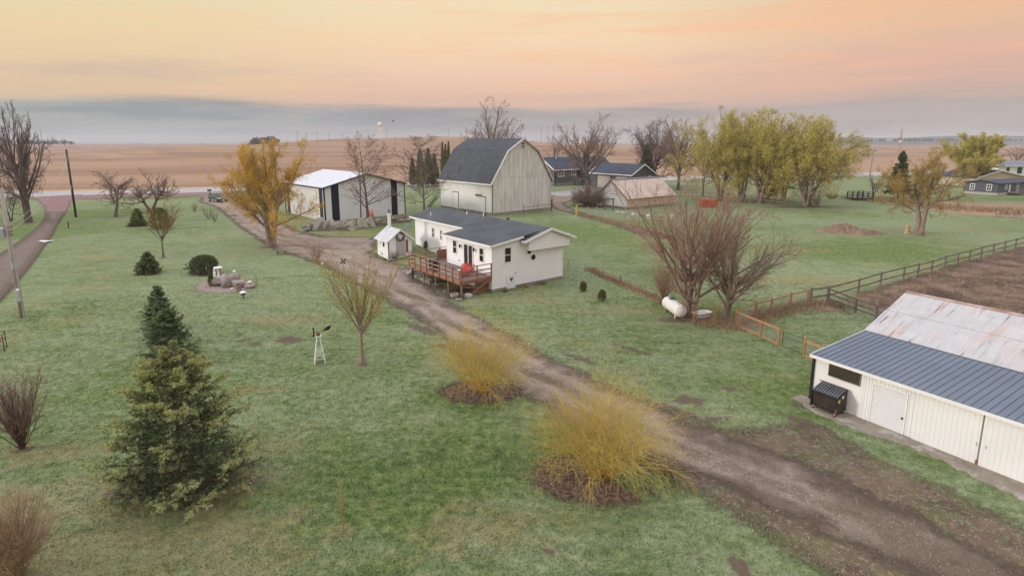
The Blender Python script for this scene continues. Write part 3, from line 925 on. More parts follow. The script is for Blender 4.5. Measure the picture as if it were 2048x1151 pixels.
def along_line(pts, n, width, seed):
    rg = np.random.default_rng(seed)
    P = np.array([q[:2] for q in pts])
    d = np.hypot(*np.diff(P, axis=0).T)
    cum = np.concatenate([[0], np.cumsum(d)])
    t = rg.random(n) * cum[-1]
    X = np.interp(t, cum, P[:, 0]) + rg.normal(size=n) * width
    Y = np.interp(t, cum, P[:, 1]) + rg.normal(size=n) * width
    return X, Y, tz(X, Y)


X, Y, Z = along_line([at(1478, 648), at(1542, 626), at(1617, 606), at(1690, 612)], 1600, 0.55, 7)
blades('dry_grass', X, Y, Z, 0.42, 0.022, 3, 0.7, M['dead_stalk'], 8, 'tall dry straw-coloured grass inside the wooden pen', 'dry grass')
X, Y, Z = along_line([at(1178, 538), at(1205, 553), at(1250, 571), at(1300, 592), at(1345, 612)], 1100, 0.22, 9)
blades('dry_grass', X, Y, Z, 0.38, 0.02, 3, 0.5, M['dead_stalk'], 10, 'thin line of tan grass along the wire fence', 'dry grass')
X, Y, Z = along_line([at(1385, 640), at(1430, 648), at(1470, 655)], 900, 0.5, 19)
blades('dry_grass', X, Y, Z, 0.30, 0.022, 3, 0.9, M['dead_stalk'], 20, 'low brown weeds around the bathtub and tree feet', 'dry grass')
X, Y, Z = along_line([at(1700, 396), at(1800, 404), at(1900, 418), at(1990, 422), at(2080, 422)], 1900, 2.4, 11)
blades('reeds', X, Y, Z, 0.6, 0.08, 3, 0.6, M['dead_stalk'], 12, 'brown reeds standing along the pond edge', 'reeds')
X, Y, Z = along_line([at(1150, 426), at(1200, 438), at(1260, 455), at(1335, 474)], 1400, 0.6, 13)
blades('dry_grass', X, Y, Z, 0.35, 0.04, 3, 0.9, M['dead_stalk'], 14, 'dead weeds on the soil strip beyond the house', 'dry grass')
for pol, nn, sd_, lb in ((BED_A, 40000, 15, 'dead leaves lying under the upper yellow shrub'), (BED_B, 40000, 16, 'dead leaves lying under the nearer yellow shrub')):
    X, Y, Z = scatter(nn, pol, sd_, 40)
    blades('leaf_litter', X, Y, Z, 0.09, 0.06, 2, 1.6, M['litter'], sd_, lb, 'leaf litter')
X, Y, Z = scatter(70000, GRAVEL, 17, 45)
k = sdf(X, Y, GRAVEL) > 0.5
blades('gravel_stones', X[k], Y[k], Z[k] + 0.03, 0.03, 0.035, 2, 1.4, M['chip'], 18, 'loose pale stones on the gravel drive', 'gravel')
X, Y, Z = scatter(26000, MUDYARD, 27, 45)
blades('yard_litter', X, Y, Z + 0.02, 0.05, 0.03, 2, 1.3, M['dead_stalk'], 28, 'bits of straw and stone trodden into the muddy yard', 'litter')


# ------------------------------------------------------------------ trees
def norm(a):
    return a / np.maximum(np.linalg.norm(a, axis=-1, keepdims=True), 1e-9)


def shoots(rg, S, D, L, R0, n, wander, trop, taper=0.25):
    """polylines starting at S along D; trop bends them up (+) or down (-)"""
    B = len(S)
    P = np.zeros((B, n, 3))
    P[:, 0] = S
    d = norm(D)
    st = (L / (n - 1))[:, None]
    for i in range(1, n):
        d = norm(d + rg.normal(size=(B, 3)) * wander + np.array([0, 0, 1.0]) * trop)
        P[:, i] = P[:, i - 1] + d * st
    RR = R0[:, None] * (1 - (1 - taper) * np.linspace(0, 1, n)[None, :])
    return P, RR


def offshoots(rg, P, RR, L, n, t0, t1, ang, asd, lr, rr, tip=0.6, flat=0.0):
    """n side shoots on every polyline"""
    B, m, _ = P.shape
    t = np.tile(np.linspace(t0, t1, n)[None, :], (B, 1)) + rg.uniform(-.5, .5, (B, n)) * (t1 - t0) / max(n, 1)
    t = np.clip(t, 0.02, 0.995)
    f = t * (m - 1)
    i = np.minimum(f.astype(int), m - 2)
    w = (f - i)[..., None]
    b = np.arange(B)[:, None]
    S = P[b, i] * (1 - w) + P[b, i + 1] * w
    T_ = norm(P[b, i + 1] - P[b, i])
    r = RR[b, i] * (1 - w[..., 0]) + RR[b, i + 1] * w[..., 0]
    ref = np.where(np.abs(T_[..., 2:3]) > 0.9, np.array([1.0, 0, 0]), np.array([0, 0, 1.0]))
    U = norm(np.cross(T_, ref))
    Vv = np.cross(T_, U)
    az = (np.arange(n)[None, :] * 2.39996 + rg.uniform(0, 6.28, (B, 1)) + rg.normal(size=(B, n)) * 0.5)
    if flat:                                                # shoots keep to a level spray
        az = np.where(np.cos(az) > 0, 0.0, np.pi) + rg.normal(size=(B, n)) * flat
    a = R(ang) + rg.normal(size=(B, n)) * R(asd)
    D = np.cos(a)[..., None] * T_ + np.sin(a)[..., None] * (np.cos(az)[..., None] * U + np.sin(az)[..., None] * Vv)
    LL = lr * L[:, None] * (1 - (1 - tip) * t) * rg.uniform(0.65, 1.2, (B, n))
    return S.reshape(-1, 3), D.reshape(-1, 3), LL.reshape(-1), (r * rr).reshape(-1)


def tubes(sets, k=3):
    """list of (P, R) polylines -> vertices, quads"""
    Vs, Fs, base = [], [], 0
    for P, RR in sets:
        B, n, _ = P.shape
        if B == 0: continue
        T_ = norm(np.gradient(P, axis=1))
        ref = np.where(np.abs(T_[:, :1, 2:3]) > 0.9, np.array([1.0, 0, 0]), np.array([0, 0, 1.0]))
        U = norm(np.cross(T_, np.broadcast_to(ref, T_.shape)))
        W_ = np.cross(T_, U)
        a = np.arange(k) * 2 * np.pi / k
        V = P[:, :, None, :] + RR[:, :, None, None] * (np.cos(a)[None, None, :, None] * U[:, :, None, :] + np.sin(a)[None, None, :, None] * W_[:, :, None, :])
        q = np.arange(B * n * k).reshape(B, n, k)
        q2 = np.roll(q, -1, axis=2)
        F = np.stack([q[:, :-1], q2[:, :-1], q2[:, 1:], q[:, 1:]], -1).reshape(-1, 4) + base
        Vs.append(V.reshape(-1, 3))
        Fs.append(F)
        base += B * n * k
    return np.concatenate(Vs), np.concatenate(Fs)


def thin(P, RR, n):
    i = np.round(np.linspace(0, P.shape[1] - 1, n)).astype(int)
    return P[:, i], RR[:, i]


def cones(P, RR):
    """last twigs: three-sided points, the base ring and the tip"""
    B = len(P)
    A, Z = P[:, 0], P[:, -1]
    T_ = norm(Z - A)
    ref = np.where(np.abs(T_[:, 2:3]) > 0.9, np.array([1.0, 0, 0]), np.array([0, 0, 1.0]))
    U = norm(np.cross(T_, ref))
    W_ = np.cross(T_, U)
    r = RR[:, :1] * 1.25
    V = [A + r * (math.cos(a) * U + math.sin(a) * W_) for a in (0, 2.094, 4.189)] + [Z]
    V = np.stack(V, 1).reshape(-1, 3)
    q = np.arange(B)[:, None] * 4
    F = np.concatenate([q + np.array([[0, 1, 3]]), q + np.array([[1, 2, 3]]), q + np.array([[2, 0, 3]])])
    return V, F


def tri(F):
    return np.concatenate([F[:, [0, 1, 2]], F[:, [0, 2, 3]]])


def join(*L):
    Vs, Fs, n = [], [], 0
    for V, F in L:
        Vs.append(V)
        Fs.append((tri(F) if F.shape[1] == 4 else F) + n)
        n += len(V)
    return np.vstack(Vs), np.vstack(Fs)


def fit(sets, H, Wd, base=None):
    """scale a whole tree to its height and width"""
    A = np.concatenate([P.reshape(-1, 3) for P, _ in sets])
    z = np.percentile(A[:, 2], 99.7)
    wx = np.percentile(np.abs(A[:, 0]), 98.5)
    wy = np.percentile(np.abs(A[:, 1]), 98.5)
    s = np.array([Wd / 2 / wx, Wd / 2 / wy, H / z])
    out = []
    for P, RR in sets:
        Q = P * s
        z = Q[..., 2]
        Q[..., 2] = np.where(z > 0.82 * H, 0.82 * H + 0.19 * H * np.tanh((z - 0.82 * H) / (0.19 * H)), z)
        out.append((Q, RR))
    return out


def leaves(rg, P, per, size, spread, droop=0.0, k=0.5):
    """little leaf faces along the shoots P"""
    B, n, _ = P.shape
    t = rg.random((B, per)) * (n - 1) * 0.9 + 0.1 * (n - 1)
    i = np.minimum(t.astype(int), n - 2)
    w = (t - i)[..., None]
    b = np.arange(B)[:, None]
    C = (P[b, i] * (1 - w) + P[b, i + 1] * w).reshape(-1, 3)
    C = C + rg.normal(size=C.shape) * spread
    m = len(C)
    a = norm(rg.normal(size=(m, 3)) + np.array([0, 0, -droop]))
    c = norm(np.cross(a, rg.normal(size=(m, 3))))
    s = size * rg.uniform(0.6, 1.3, (m, 1))
    V = np.stack([C - a * s * 0.6, C + c * s * k * 0.9, C + a * s * 0.6], 1).reshape(-1, 3)
    F = np.arange(3 * m).reshape(-1, 3)
    tint = np.repeat(np.clip(rg.normal(0.5, 0.28, m), 0, 1), 3)
    return V, F, tint


KIND = {
    # limbs, angle of limbs, tropism, and so on down to the twigs
    'vase': dict(tr=(0.34, 0.05, 0.0), lv=[(11, .34, .99, 50, 12, 1.55, .60, 7, .09, .05), (9, .20, .97, 40, 10, .46, .52, 5, .12, .04), (8, .15, .97, 40, 11, .46, .55, 4, .15, .035), (8, .15, .97, 40, 13, .52, .6, 3, .15, .03)]),
    'broad': dict(tr=(0.36, 0.07, 0.0), lv=[(11, .34, .98, 58, 14, .95, .62, 6, .13, .07), (8, .22, .97, 42, 12, .50, .55, 5, .16, .05), (7, .2, .97, 42, 12, .50, .55, 4, .18, .04), (5, .2, .97, 42, 14, .52, .6, 3, .18, .02)]),
    'apple': dict(tr=(0.34, 0.10, 0.0), lv=[(9, .45, .98, 62, 14, 1.25, .66, 7, .24, .07), (9, .2, .97, 55, 16, .46, .52, 5, .26, .05), (8, .15, .97, 52, 18, .44, .5, 4, .26, .05), (7, .15, .97, 48, 18, .5, .6, 3, .25, .05)]),
    'upright': dict(tr=(0.95, 0.04, 0.0), lv=[(26, .20, .98, 48, 8, .46, .40, 6, .09, .07), (8, .2, .97, 38, 9, .46, .52, 5, .12, .045), (6, .2, .97, 38, 10, .5, .55, 4, .14, .03), (8, .15, .97, 40, 12, .55, .6, 3, .14, .02)]),
    'willow': dict(tr=(0.36, 0.08, 0.0), lv=[(9, .30, .99, 50, 13, 1.45, .50, 7, .12, .04), (9, .18, .97, 44, 12, .46, .5, 6, .14, .04), (8, .12, .98, 42, 14, .46, .45, 5, .15, .01), (7, .1, .98, 40, 16, .58, .5, 4, .14, -.04)]),
    'ascend': dict(tr=(0.26, 0.03, 0.0), lv=[(12, .30, .99, 46, 12, 2.3, .58, 8, .055, .03), (8, .15, .96, 34, 10, .44, .50, 6, .07, .035), (7, .15, .97, 34, 10, .46, .55, 5, .09, .03), (7, .12, .97, 36, 12, .55, .6, 3, .1, .02)]),
    'fan': dict(tr=(0.30, 0.02, 0.0), lv=[(16, .72, .99, 33, 12, 2.6, .56, 8, .035, .018), (8, .18, .95, 24, 8, .50, .5, 6, .06, .03), (6, .2, .97, 25, 9, .5, .55, 5, .08, .02), (3, .2, .97, 28, 9, .5, .6, 3, .1, .0)]),
}


def skeleton(rg, kind, stems=1, lean=0.0, R0=0.2, bare=None, tilt=None, cut=None):
    K = KIND[kind]
    tl, wn, tp = K['tr']
    n = stems
    az = np.arange(n) * 2 * np.pi / max(n, 1) + rg.uniform(0, 6.28)
    D = np.stack([np.cos(az) * lean, np.sin(az) * lean, np.ones(n)], -1)
    if tilt is not None:
        D += np.array(tilt)
    S = np.stack([np.cos(az) * 0.006 * (n > 1), np.sin(az) * 0.006 * (n > 1), -0.01 * np.ones(n)], -1)
    L = np.full(n, tl) * rg.uniform(0.9, 1.08, n)
    P, RR = shoots(rg, S, D, L, np.full(n, 1.0), 8, wn, tp, 0.42 if kind != 'upright' else 0.12)
    out = [(P, RR)]
    for li, (c, t0, t1, ang, asd, lr, rr, npt, wd, tr_) in enumerate(K['lv'][:cut]):
        s, d, l, r = offshoots(rg, P, RR, L, c, t0, t1, ang, asd, lr, rr, tip=0.6 if li == 0 and kind != 'upright' else 0.55)
        if li == 0 and kind == 'upright':
            pass
        P, RR = shoots(rg, s, d, l, r, npt, wd, tr_, 0.3)
        L = l
        out.append((P, RR))
    return out


def flare(P, RR, amt=0.55):
    z = P[..., 2]
    return RR * (1 + amt * np.exp(-np.clip(z, 0, None) / 0.35))


def tree(name, label, cat, base, H, Wd, kind='vase', seed=0, R0=0.2, stems=1, lean=0.0, group=None, bark='bark', twig='grey_twig', leaf=None, per=6, lsize=0.12, lspread=0.05, tmin=0.008, tilt=None, cut=None, droop=0.3, rz=None):
    rg = np.random.default_rng(seed)
    sk = fit(skeleton(rg, kind, stems, lean, R0, tilt=tilt, cut=cut), H, Wd)
    sk = [(P, np.maximum(RR * R0, tmin)) for P, RR in sk]
    sk[0] = (sk[0][0], flare(*sk[0]))
    t = thing(name, label, cat, base, rg.uniform(0, 6.28) if rz is None else rz, group)
    V, F = tubes(sk[:1], 8)
    V2, F2 = tubes(sk[1:2], 5)
    link('trunk', np_mesh('trunk', np.vstack([V, V2]), np.vstack([F, F2 + len(V)]), M[bark], True), t)
    parts = [tubes([thin(*sk[2], 5)], 3)] + [tubes([thin(*q, 3)], 3) for q in sk[3:-1]] + [cones(*sk[-1])]
    V, F = join(*parts)
    link('crown', np_mesh('crown', V, F, M[twig], False), t)
    if leaf:
        V, F, ti = leaves(rg, sk[-1][0], per, lsize, lspread, droop)
        me = np_mesh('leaves', V, F, M[leaf])
        attr(me, 'tint', ti)
        tag(link('leaves', me, t), kind='stuff')
    return t


def whips(rg, n, R0, H, Wd, arch, npt=9, r=0.011, base=0.35):
    """fountain of long thin shoots"""
    az = rg.uniform(0, 2 * np.pi, n)
    rad = np.sqrt(rg.random(n)) * base
    S = np.stack([np.cos(az) * rad, np.sin(az) * rad, np.zeros(n)], -1)
    ln = np.abs(rg.normal(0.55, 0.30, n)) * (Wd / H) * 0.75
    az2 = az + rg.normal(size=n) * 0.4
    D = np.stack([np.cos(az2) * ln, np.sin(az2) * ln, np.ones(n)], -1)
    L = H * rg.uniform(0.75, 1.25, n)
    P, RR = shoots(rg, S, D, L, np.full(n, r), npt, 0.075, 0.0, 0.4)
    # bend the upper part outwards and down
    u = np.linspace(0, 1, npt)
    out = np.stack([np.cos(az2), np.sin(az2)], -1)
    bend = (u ** 3.0)[None, :] * (arch * rg.uniform(0.3, 1.5, n) * L)[:, None]
    P[..., 2] -= bend * np.clip(ln[:, None] * 1.3, 0.12, 1.2)
    P[..., :2] += (bend * 0.22)[..., None] * out[:, None, :]
    P[..., 2] = np.maximum(P[..., 2], 0.03)
    return P, RR, L


def shrub(name, label, base, H, Wd, n, seed, stemm, twigm, arch=0.0, side=6, lr=0.28, group=None, leaf=None, per=3, lsize=0.05, cat='shrub', r=0.011, base_r=0.3, ang=30, droop=0.0, trop=0.0, third=0, npt=9, rs=None):
    rg = np.random.default_rng(seed)
    P, RR, L = whips(rg, n, 0.02, H, Wd, arch, npt, r, base_r)
    sets = [(P, RR)]
    if side:
        s, d, l, q = offshoots(rg, P, RR, L, side, 0.25, 0.95, ang, 12, lr, 0.7)
        P2, R2 = shoots(rg, s, d, l, np.maximum(q, rs or r * 0.55), 5, 0.10, trop, 0.4)
        P2[..., 2] = np.maximum(P2[..., 2], 0.02)
        sets.append((P2, R2))
        if third:
            s, d, l, q = offshoots(rg, P2, R2, l, third, 0.2, 0.95, ang, 14, 0.5, 0.8)
            P3, R3 = shoots(rg, s, d, l, np.maximum(q, rs or r * 0.5), 4, 0.12, trop, 0.4)
            P3[..., 2] = np.maximum(P3[..., 2], 0.02)
            sets.append((P3, R3))
    sets = fit(sets, H, Wd)
    for P_, _ in sets:                                       # long strays bend back into the crown
        rr_ = np.hypot(P_[..., 0], P_[..., 1])
        lim = Wd / 2
        k_ = np.where(rr_ > 0.75 * lim, (0.75 + 0.33 * np.tanh((rr_ / lim - 0.75) / 0.33)) * lim / np.maximum(rr_, 1e-6), 1.0)
        P_[..., :2] *= k_[..., None]
    t = thing(name, label, cat, base, rg.uniform(0, 6.28), group)
    V, F = tubes(sets[:1], 3)
    link('stem', np_mesh('stem', V, F, M[stemm], True), t)['kind'] = 'stuff'
    if side:
        V, F = join(*([tubes([thin(*sets[1], 4 if name == 'willow_shrub' else 3)], 3)] + [cones(*q) if name != 'willow_shrub' else tubes([thin(*q, 3)], 3) for q in sets[2:]]))
        link('twigs', np_mesh('twigs', V, F, M[twigm], True), t)['kind'] = 'stuff'
    if leaf:
        V, F, ti = leaves(rg, sets[-1][0], per, lsize, lsize * 0.6, droop)
        me = np_mesh('leaves', V, F, M[leaf])
        attr(me, 'tint', ti)
        tag(link('leaves', me, t), kind='stuff')
    return t


def needles(rg, P, per, ln, wd, tint_tip=0.5):
    """needles all round the shoots P, pointing forward"""
    B, n, _ = P.shape
    t = (rg.random((B, per)) ** 0.8) * (n - 1)
    i = np.minimum(t.astype(int), n - 2)
    w = (t - i)[..., None]
    b = np.arange(B)[:, None]
    C = (P[b, i] * (1 - w) + P[b, i + 1] * w).reshape(-1, 3)
    T_ = norm(P[b, i + 1] - P[b, i]).reshape(-1, 3)
    m = len(C)
    q = rg.normal(size=(m, 3))
    D = norm(T_ * 0.75 + norm(q) * 0.75 + np.array([0, 0, 0.15]))
    s = norm(np.cross(D, rg.normal(size=(m, 3)))) * wd * 0.5
    l = ln * rg.uniform(0.6, 1.2, (m, 1))
    V = np.stack([C - s, C + s, C + D * l], 1).reshape(-1, 3)
    tt = (t / (n - 1)).reshape(-1)
    return V, np.arange(3 * m).reshape(-1, 3), tt


def conifer(name, label, base, H, Wd, seed, whorl=0.24, nb=9, tw=12, per=16, nl=0.10, nw=0.03, m='spruce_needle', cat='spruce tree', group=None, bot=0.12, power=0.85, gold=0.0, bulge=0.0):
    rg = np.random.default_rng(seed)
    zs = np.arange(bot, H * 0.97, whorl)
    S, D, L = [], [], []
    for i, z in enumerate(zs):
        f = (z - bot) / (H - bot)
        rad = Wd / 2 * max((1 - f), 0.0) ** power * (1 - bulge * max(0, 0.25 - f))
        k = max(4, int(nb * (0.5 + 0.5 * (1 - f))))
        a0 = i * 2.4
        for j in range(k):
            a = a0 + j * 2 * math.pi / k + rg.normal() * 0.16
            up = -0.03 + 0.75 * f ** 1.5 + rg.normal() * 0.07
            S.append((0, 0, z + rg.normal() * whorl * 0.3))
            D.append((math.cos(a), math.sin(a), up))
            L.append(max(0.16, rad * rg.uniform(0.78, 1.12)))
    S, D, L = np.array(S), np.array(D), np.array(L)
    P, RR = shoots(rg, S, D, L, 0.008 + 0.010 * L, 7, 0.045, 0.05, 0.3)
    s, d, l, q = offshoots(rg, P, RR, L, tw, 0.18, 0.97, 46, 8, 0.50, 0.5, tip=0.25, flat=0.45)
    l = np.clip(l, 0.10, 0.75 * max(1, H / 5))
    P2, R2 = shoots(rg, s, d, l, np.full(len(s), 0.005), 4, 0.08, -0.01, 0.5)
    s, d, l3, q = offshoots(rg, P2, R2, l, 5, 0.15, 0.92, 44, 10, 0.5, 0.7, tip=0.4, flat=0.6)
    P3, R3 = shoots(rg, s, d, np.maximum(l3, 0.06), np.full(len(s), 0.004), 3, 0.08, 0.0, 0.5)
    # leader
    lead = np.array([[[0, 0, z] for z in np.linspace(H * 0.9, H, 4)]])
    t = thing(name, label, cat, base, rg.uniform(0, 6.28), group)
    mb = MB()
    mb.tube((0, 0, -0.05), (0, 0, H * 0.97), 0.035 * H * 0.55, 0.012, 7)
    mb.build('trunk', M['bark'], t, True)
    V, F = tubes([(P, RR)], 3)
    link('branches', np_mesh('branches', V, F, M['dark_stem']), t)['kind'] = 'stuff'
    parts = []
    topness = lambda A: np.clip(A / H, 0, 1)
    for PP, pr in ((P2, per), (P3, max(4, int(per * 0.7))), (P[:, 3:], per), (lead, per * 3)):
        parts.append(needles(rg, PP, pr, nl, nw))
    V = np.vstack([q[0] for q in parts])
    tt = np.concatenate([q[2] for q in parts])
    nn = len(tt)
    zc = V[::3, 2] / H
    # young growth at the ends of the shoots is yellower, most of all near the top; darker inner needles paint in shade for depth
    ti = np.clip(0.14 + 0.22 * tt ** 2 + rg.normal(0, 0.12, nn) + 0.85 * np.clip(np.hypot(V[::3, 0], V[::3, 1]) / (Wd / 2 * np.clip(1.02 - zc, 0.05, 1) ** power), 0, 1) ** 5 - 0.14 + gold * np.clip(zc - 0.5, 0, 1) * 1.3 + 0.10 * np.repeat(rg.normal(size=nn // 50 + 1), 50)[:nn], 0, 1)
    me = np_mesh('crown', V, np.arange(3 * nn).reshape(-1, 3), M[m])
    attr(me, 'tint', np.repeat(ti, 3))
    link('crown', me, t)['kind'] = 'stuff'
    return t


def column_evergreen(name, label, base, H, Wd, seed, n=1400, per=10, nl=0.2, nw=0.06, m='cedar_needle', group=None, cat='evergreen', shape=None, flat=1.0):
    """dense evergreen: short upright sprays over a closed body of revolution"""
    rg = np.random.default_rng(seed)
    f = rg.random(n) ** 0.85
    a = rg.uniform(0, 2 * np.pi, n)
    shp = shape or (lambda q: np.clip(1 - q, 0, 1) ** 0.8 * (0.7 + 1.6 * np.clip(q, 0, 0.25)))
    nl, nw = min(nl, 0.16 * H, 0.25 * Wd), min(nw, 0.05 * H, 0.09 * Wd)
    rad = Wd / 2 * shp(f) * rg.uniform(0.55, 1.05, n) * (1 + 0.14 * np.sin(a * 3 + seed + f * 3) + 0.14 * np.sin(a * 5 + f * 11) + 0.08 * np.sin(a * 9 - f * 17))
    S = np.stack([np.cos(a) * rad * 0.85, np.sin(a) * rad * 0.85 * flat, f * (H - min(H * 0.10, 0.4 * Wd) * 0.6)], -1)
    sf = np.clip(shp(f), 0.05, 1)
    D = np.stack([np.cos(a) * 0.6 * sf, np.sin(a) * 0.6 * sf, np.full(n, 1.0)], -1)
    L = np.full(n, min(H * 0.10, 0.4 * Wd)) * (0.4 + 0.6 * sf)
    P, RR = shoots(rg, S, D, L, np.full(n, 0.006), 3, 0.12, 0.05)
    t = thing(name, label, cat, base, 0, group)
    mb = MB()
    mb.tube((0, 0, -0.05), (0, 0, H * 0.8), 0.05 + H * 0.008, 0.02, 6)
    mb.build('trunk', M['bark'], t, True)
    V, F, tt = needles(rg, P, per, nl, nw)
    me = np_mesh('crown', V, F, M[m])
    attr(me, 'tint', np.repeat(np.clip(0.15 + 0.45 * tt + rg.normal(0, 0.16, len(tt)), 0, 1), 3))
    link('crown', me, t)['kind'] = 'stuff'
    return t


def bt(px, py, top, wpx):
    """base, height and width of a plant from where it stands in the photograph"""
    b = at(px, py)
    return b, high(px, top, b.y) - b.z, wpx * math.hypot(b.y * CP + CAM_H * SP, 0) / FPX


# ================================================================== buildings
def clap(mb, o, u, n, prof, z0, z1, h=0.20, proud=0.034):
    """lapped siding on a wall: o origin, u along, n outward (2-D), prof(z) -> (u0, u1)"""
    z = z0
    while z < z1 - 1e-6:
        zt = min(z + h, z1)
        a0, a1 = prof(z)
        b0, b1 = prof(zt)
        if a1 - a0 > 0.02:
            q = lambda uu, zz, d: (o[0] + u[0] * uu + n[0] * d, o[1] + u[1] * uu + n[1] * d, zz)
            mb.add([q(a0, z, proud), q(a1, z, proud), q(max(b1, b0), zt, 0.004), q(b0, zt, 0.004), q(a0, z, 0.0), q(a1, z, 0.0)],
                   [[0, 1, 2, 3], [4, 5, 1, 0], [4, 0, 3], [1, 5, 2]])
        z = zt


def wall_frame(o, u, n):
    """maps (along, out, up) on a wall to thing coordinates"""
    return lambda a, d, z: (o[0] + u[0] * a + n[0] * d, o[1] + u[1] * a + n[1] * d, z)


def wbox(mb, f, a0, a1, d0, d1, z0, z1):
    return mb.hexa([f(a0, d0, z0), f(a1, d0, z0), f(a1, d1, z0), f(a0, d1, z0), f(a0, d0, z1), f(a1, d0, z1), f(a1, d1, z1), f(a0, d1, z1)])


def window(parent, f, a0, a1, z0, z1, fm='white_trim', t=0.07, rail=True, mull=0, name='window', glass='dark_glass'):
    mb = MB()
    e = 0.055
    wbox(mb, f, a0 - t, a1 + t, 0.0, e, z0 - t, z0)
    wbox(mb, f, a0 - t, a1 + t, 0.0, e, z1, z1 + t)
    wbox(mb, f, a0 - t, a0, 0.0, e, z0, z1)
    wbox(mb, f, a1, a1 + t, 0.0, e, z0, z1)
    if rail:
        wbox(mb, f, a0, a1, 0.0, e * 0.85, (z0 + z1) / 2 - t * 0.4, (z0 + z1) / 2 + t * 0.4)
    for i in range(mull):
        c = a0 + (a1 - a0) * (i + 1) / (mull + 1)
        wbox(mb, f, c - t * 0.3, c + t * 0.3, 0.0, e * 0.8, z0, z1)
    w = mb.build(name, M[fm], parent)
    wbox(MB_ := MB(), f, a0, a1, 0.002, 0.026, z0, z1)
    MB_.build('pane', M[glass], w)
    return w


def panels(parent, name, f, edges, zbot, ztop, m, ribs=3, thick=0.03, rh=0.018, rw=0.035, gap=0.006):
    """upright wall sheets, each an object; ztop(a) is the height of the top edge"""
    for a0, a1 in zip(edges[:-1], edges[1:]):
        mb = MB()
        b0, b1 = a0 + gap / 2, a1 - gap / 2
        mb.hexa([f(b0, 0, zbot), f(b1, 0, zbot), f(b1, thick, zbot), f(b0, thick, zbot), f(b0, 0, ztop(b0)), f(b1, 0, ztop(b1)), f(b1, thick, ztop(b1)), f(b0, thick, ztop(b0))])
        for i in range(ribs):
            c = b0 + (b1 - b0) * (i + 0.5) / ribs
            c0, c1 = c - rw / 2, c + rw / 2
            mb.hexa([f(c0, thick, zbot), f(c1, thick, zbot), f(c1 - rw * .2, thick + rh, zbot), f(c0 + rw * .2, thick + rh, zbot),
                     f(c0, thick, ztop(c0)), f(c1, thick, ztop(c1)), f(c1 - rw * .2, thick + rh, ztop(c1)), f(c0 + rw * .2, thick + rh, ztop(c0))])
        mb.build(name, m, parent)


def roof_slab(mb, x0, z0, x1, z1, y0, y1, t=0.10):
    """sloping slab from (x0,z0) up to (x1,z1), along y"""
    return mb.hexa([(x0, y0, z0 - t), (x1, y0, z1 - t), (x1, y1, z1 - t), (x0, y1, z0 - t), (x0, y0, z0), (x1, y0, z1), (x1, y1, z1), (x0, y1, z0)])


def roof_panels(parent, name, x0, z0, x1, z1, ys, m, ribs=4, rh=0.028, rw=0.05, t=0.02, gap=0.004):
    """ribbed metal roof sheets running up the slope, each an object sharing one mesh"""
    mb = MB()
    w = ys[1] - ys[0] - gap
    roof_slab(mb, x0, z0, x1, z1, 0, w, t)
    for i in range(ribs):
        c = w * (i + 0.5) / ribs
        mb.hexa([(x0, c - rw / 2, z0), (x1, c - rw / 2, z1), (x1, c + rw / 2, z1), (x0, c + rw / 2, z0),
                 (x0, c - rw / 4, z0 + rh), (x1, c - rw / 4, z1 + rh), (x1, c + rw / 4, z1 + rh), (x0, c + rw / 4, z0 + rh)])
    me = mb.mesh(name, m)
    for y in ys[:-1]:
        o = link(name, me, parent)
        o.location = (0, y, 0)


def shingles(parent, name, x0, z0, x1, z1, y0, y1, m, rows, t=0.09):
    """shingled slope: a slab with one lapped course after another"""
    mb = MB()
    roof_slab(mb, x0, z0 - 0.02, x1, z1 - 0.02, y0, y1, t)
    sx = math.copysign(1, x1 - x0)
    L = math.hypot(x1 - x0, z1 - z0)
    nx, nz = -(z1 - z0) / L * sx, abs(x1 - x0) / L
    for i in range(rows):
        a, c = i / rows, (i + 1) / rows
        xa, za, xc, zc = x0 + (x1 - x0) * a, z0 + (z1 - z0) * a, x0 + (x1 - x0) * c, z0 + (z1 - z0) * c
        k = 0.016
        mb.add([(xa + nx * k, y0, za + nz * k), (xa + nx * k, y1, za + nz * k), (xc, y1, zc), (xc, y0, zc), (xa, y0, za - .02), (xa, y1, za - .02)],
               [[0, 1, 2, 3], [4, 5, 1, 0]])
    o = mb.build(name, m, parent)
    return o


def even(a, b, w):
    n = max(1, round((b - a) / w))
    return [a + (b - a) * i / n for i in range(n + 1)]


